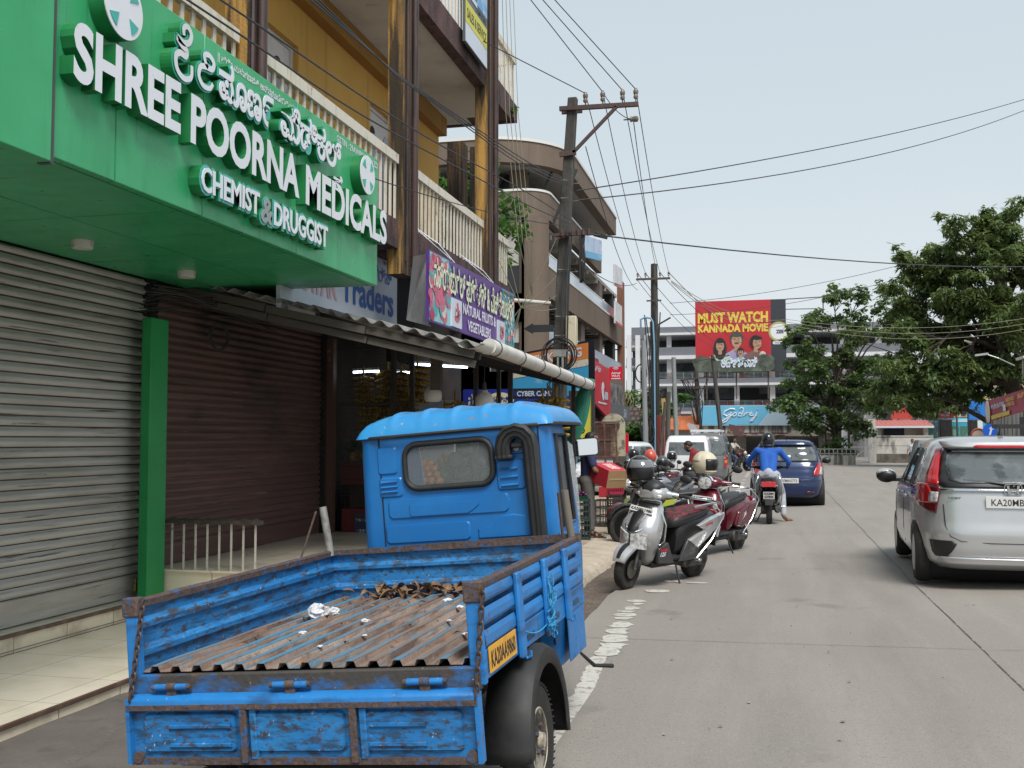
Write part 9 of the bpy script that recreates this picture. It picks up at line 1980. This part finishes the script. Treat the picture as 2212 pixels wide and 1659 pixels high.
p = at(1333, 1000, 18.4); crate('pink red crate on top of the weathered crate', (p.x,18.5,.62), R(4), (.30,.30,.34), m_crp); p = at(1315, 1000, 18.4); b = MB(); b.box(p.x-.18,p.x+.22,18.4,18.7,.56,.74); tag(b.build('red_carton', MATS['carton_red']), 'flat red carton on the worn black crate behind the man', 'carton')
sb = Vector((at(1660,1000,19.9).x, 20.45, zr(.1)))
Jr = dict(pelvis=(0,-.24,.90), chest=(0,-.08,1.22), neck=(0,-.04,1.40), head=(0,.0,1.515), shl=(-.20,-.06,1.34), shr=(.20,-.06,1.34), ell=(-.38,.10,1.12), elr=(.38,.10,1.12), wrl=(-.36,.25,1.03), wrr=(.36,.25,1.03), hdl=(-.36,.36,1.02), hdr=(.36,.36,1.02), hipl=(-.12,-.2,.86), hipr=(.12,-.2,.86), knl=(-.24,.10,.52), knr=(.24,.10,.52), anl=(-.29,-.12,.11), anr=(.27,-.10,.10), ftl=(-.35,-.0,.03), ftr=(.40,.03,.03))
person(sb, 0, 'rider in a bright blue shirt and black helmet, bare feet down beside the scooter', Jr, cloth('bright_blue_shirt', (.018,.11,.46), (.012,.07,.33)), cloth('pale_grey_trousers', (.36,.38,.42), (.26,.28,.33)), sleeve=1., helmetm=m_blkg, feet='bare')
p = at(1502, 1000, 23.5)
Jm = dict(STAND, chest=(0,.14,1.20), neck=(0,.22,1.35), head=(0,.31,1.43), shl=(-.19,.16,1.28), shr=(.19,.16,1.28), ell=(-.22,.22,1.0), elr=(.22,.22,1.0), wrl=(-.14,.42,.93), wrr=(.14,.42,.93))
person((p.x+.15, 23.5, 0), R(80), 'bearded man in a dark red top bending over a parked motorbike', Jm, cloth('dark_red_top', (.22,.012,.02), (.14,.01,.014)), cloth('dark_jeans', (.03,.035,.05), (.02,.024,.035)), sleeve=1., beard=True, fdir=(0,.9,-.45))
bd = at(1498, 1000, 26); nb = thing('notice_board', (bd.x, 26, 0), 'small blue and white notice board behind the man in the red top', 'sign'); p, q = at(1497, 1003, 26), at(1527, 975, 26); b = MB(); b.box(p.x-bd.x,q.x-bd.x,0,.03,p.z,q.z); b.build('board', m_signw, nb); b = MB(); b.box(p.x-bd.x+.02,q.x-bd.x-.02,-.006,-.001,p.z+.02,q.z-.02); b.build('panel', m_nblue, nb); b = MB(); b.prism([(.09*math.cos(R(a)),.06*math.sin(R(a))) for a in range(0,360,24)], FY((p.x+q.x)/2-bd.x,-.008,q.z-.11), 0, .003); b.build('oval', m_ncream, nb); b = MB(); b.box(.15,.18,.03,.06,0,p.z+.1); b.build('post', m_gp, nb)
p = at(1590, 1000, 54); mbk = motorbike('ridden_motorbike', Vector((p.x, 54, 0)), R(-118), 'dark red motorbike ridden towards the right in front of the far shutters', m_rbk, None, 0)
Jf = dict(pelvis=(0,-.25,.92), chest=(0,-.15,1.24), neck=(0,-.12,1.42), head=(0,-.08,1.54), shl=(-.2,-.13,1.36), shr=(.2,-.13,1.36), ell=(-.3,.05,1.14), elr=(.3,.05,1.14), wrl=(-.32,.25,1.07), wrr=(.32,.25,1.07), hipl=(-.12,-.2,.88), hipr=(.12,-.2,.88), knl=(-.2,.16,.66), knr=(.2,.16,.66), anl=(-.2,.0,.28), anr=(.2,.0,.28), ftl=(-.2,.13,.24), ftr=(.2,.13,.24))
person((p.x, 54, 0), R(-118), 'bearded man in a pale checked shirt riding the far red motorbike', Jf, cloth('pale_checked_shirt', (.46,.42,.38), (.25,.22,.2)), cloth('blue_jeans', (.07,.12,.20), (.05,.08,.14)), sleeve=.5, beard=True, vox=.016)
p = at(1972, 1000, 58); Jw = dict(STAND, knl=(-.1,.12,.5), anl=(-.1,.2,.1), ftl=(-.1,.34,.04), anr=(.1,-.16,.12), ftr=(.1,-.04,.04), wrl=(-.24,-.06,.88), wrr=(.24,.16,.9))
person((p.x, 58, 0), R(160), 'man in a white shirt and blue trousers walking before the white compound wall', Jw, cloth('white_shirt', (.58,.58,.60), (.42,.42,.45)), cloth('blue_trousers', (.04,.07,.16), (.03,.05,.11)), sleeve=.5, sc=.97, vox=.016)
# ================================================================== parts made of several like pieces become one object each
def split_parts(names):
 for o in [o for o in COL.objects if o.type == 'MESH' and o.name.split('.')[0] in names]:
  bm = bmesh.new(); bm.from_mesh(o.data); bm.verts.ensure_lookup_table(); seen = set(); isl = []
  for v in bm.verts:
   if v.index in seen: continue
   st = [v]; seen.add(v.index); g = []
   while st:
    q = st.pop(); g.append(q.index)
    for e in q.link_edges:
     w = e.other_vert(q)
     if w.index not in seen: seen.add(w.index); st.append(w)
   isl.append(set(g))
  if 1 < len(isl) <= 6:
   for k, g in enumerate(isl):
    b2 = bm.copy(); b2.verts.ensure_lookup_table(); bmesh.ops.delete(b2, geom=[v for v in b2.verts if v.index not in g], context='VERTS')
    if k == 0: me = o.data; b2.to_mesh(me)
    else:
     c = o.copy(); c.data = o.data.copy(); COL.objects.link(c); b2.to_mesh(c.data)
    b2.free()
  bm.free()
split_parts({'shutter_guide', 'gate_stud', 'gate_side', 'brake_lever', 'grip', 'foot_peg', 'iron_rod', 'tie_cord', 'hinge', 'corner_stake', 'wiper', 'flake', 'gate_rib', 'beam', 'upper_pier', 'picture_fruit', 'strip_slot', 'seam', 'binding_wire', 'eye', 'snorkel_mouth', 'pressed_groove', 'rust_strip', 'louvre', 'roundel_inlay', 'printed_cupboard'})
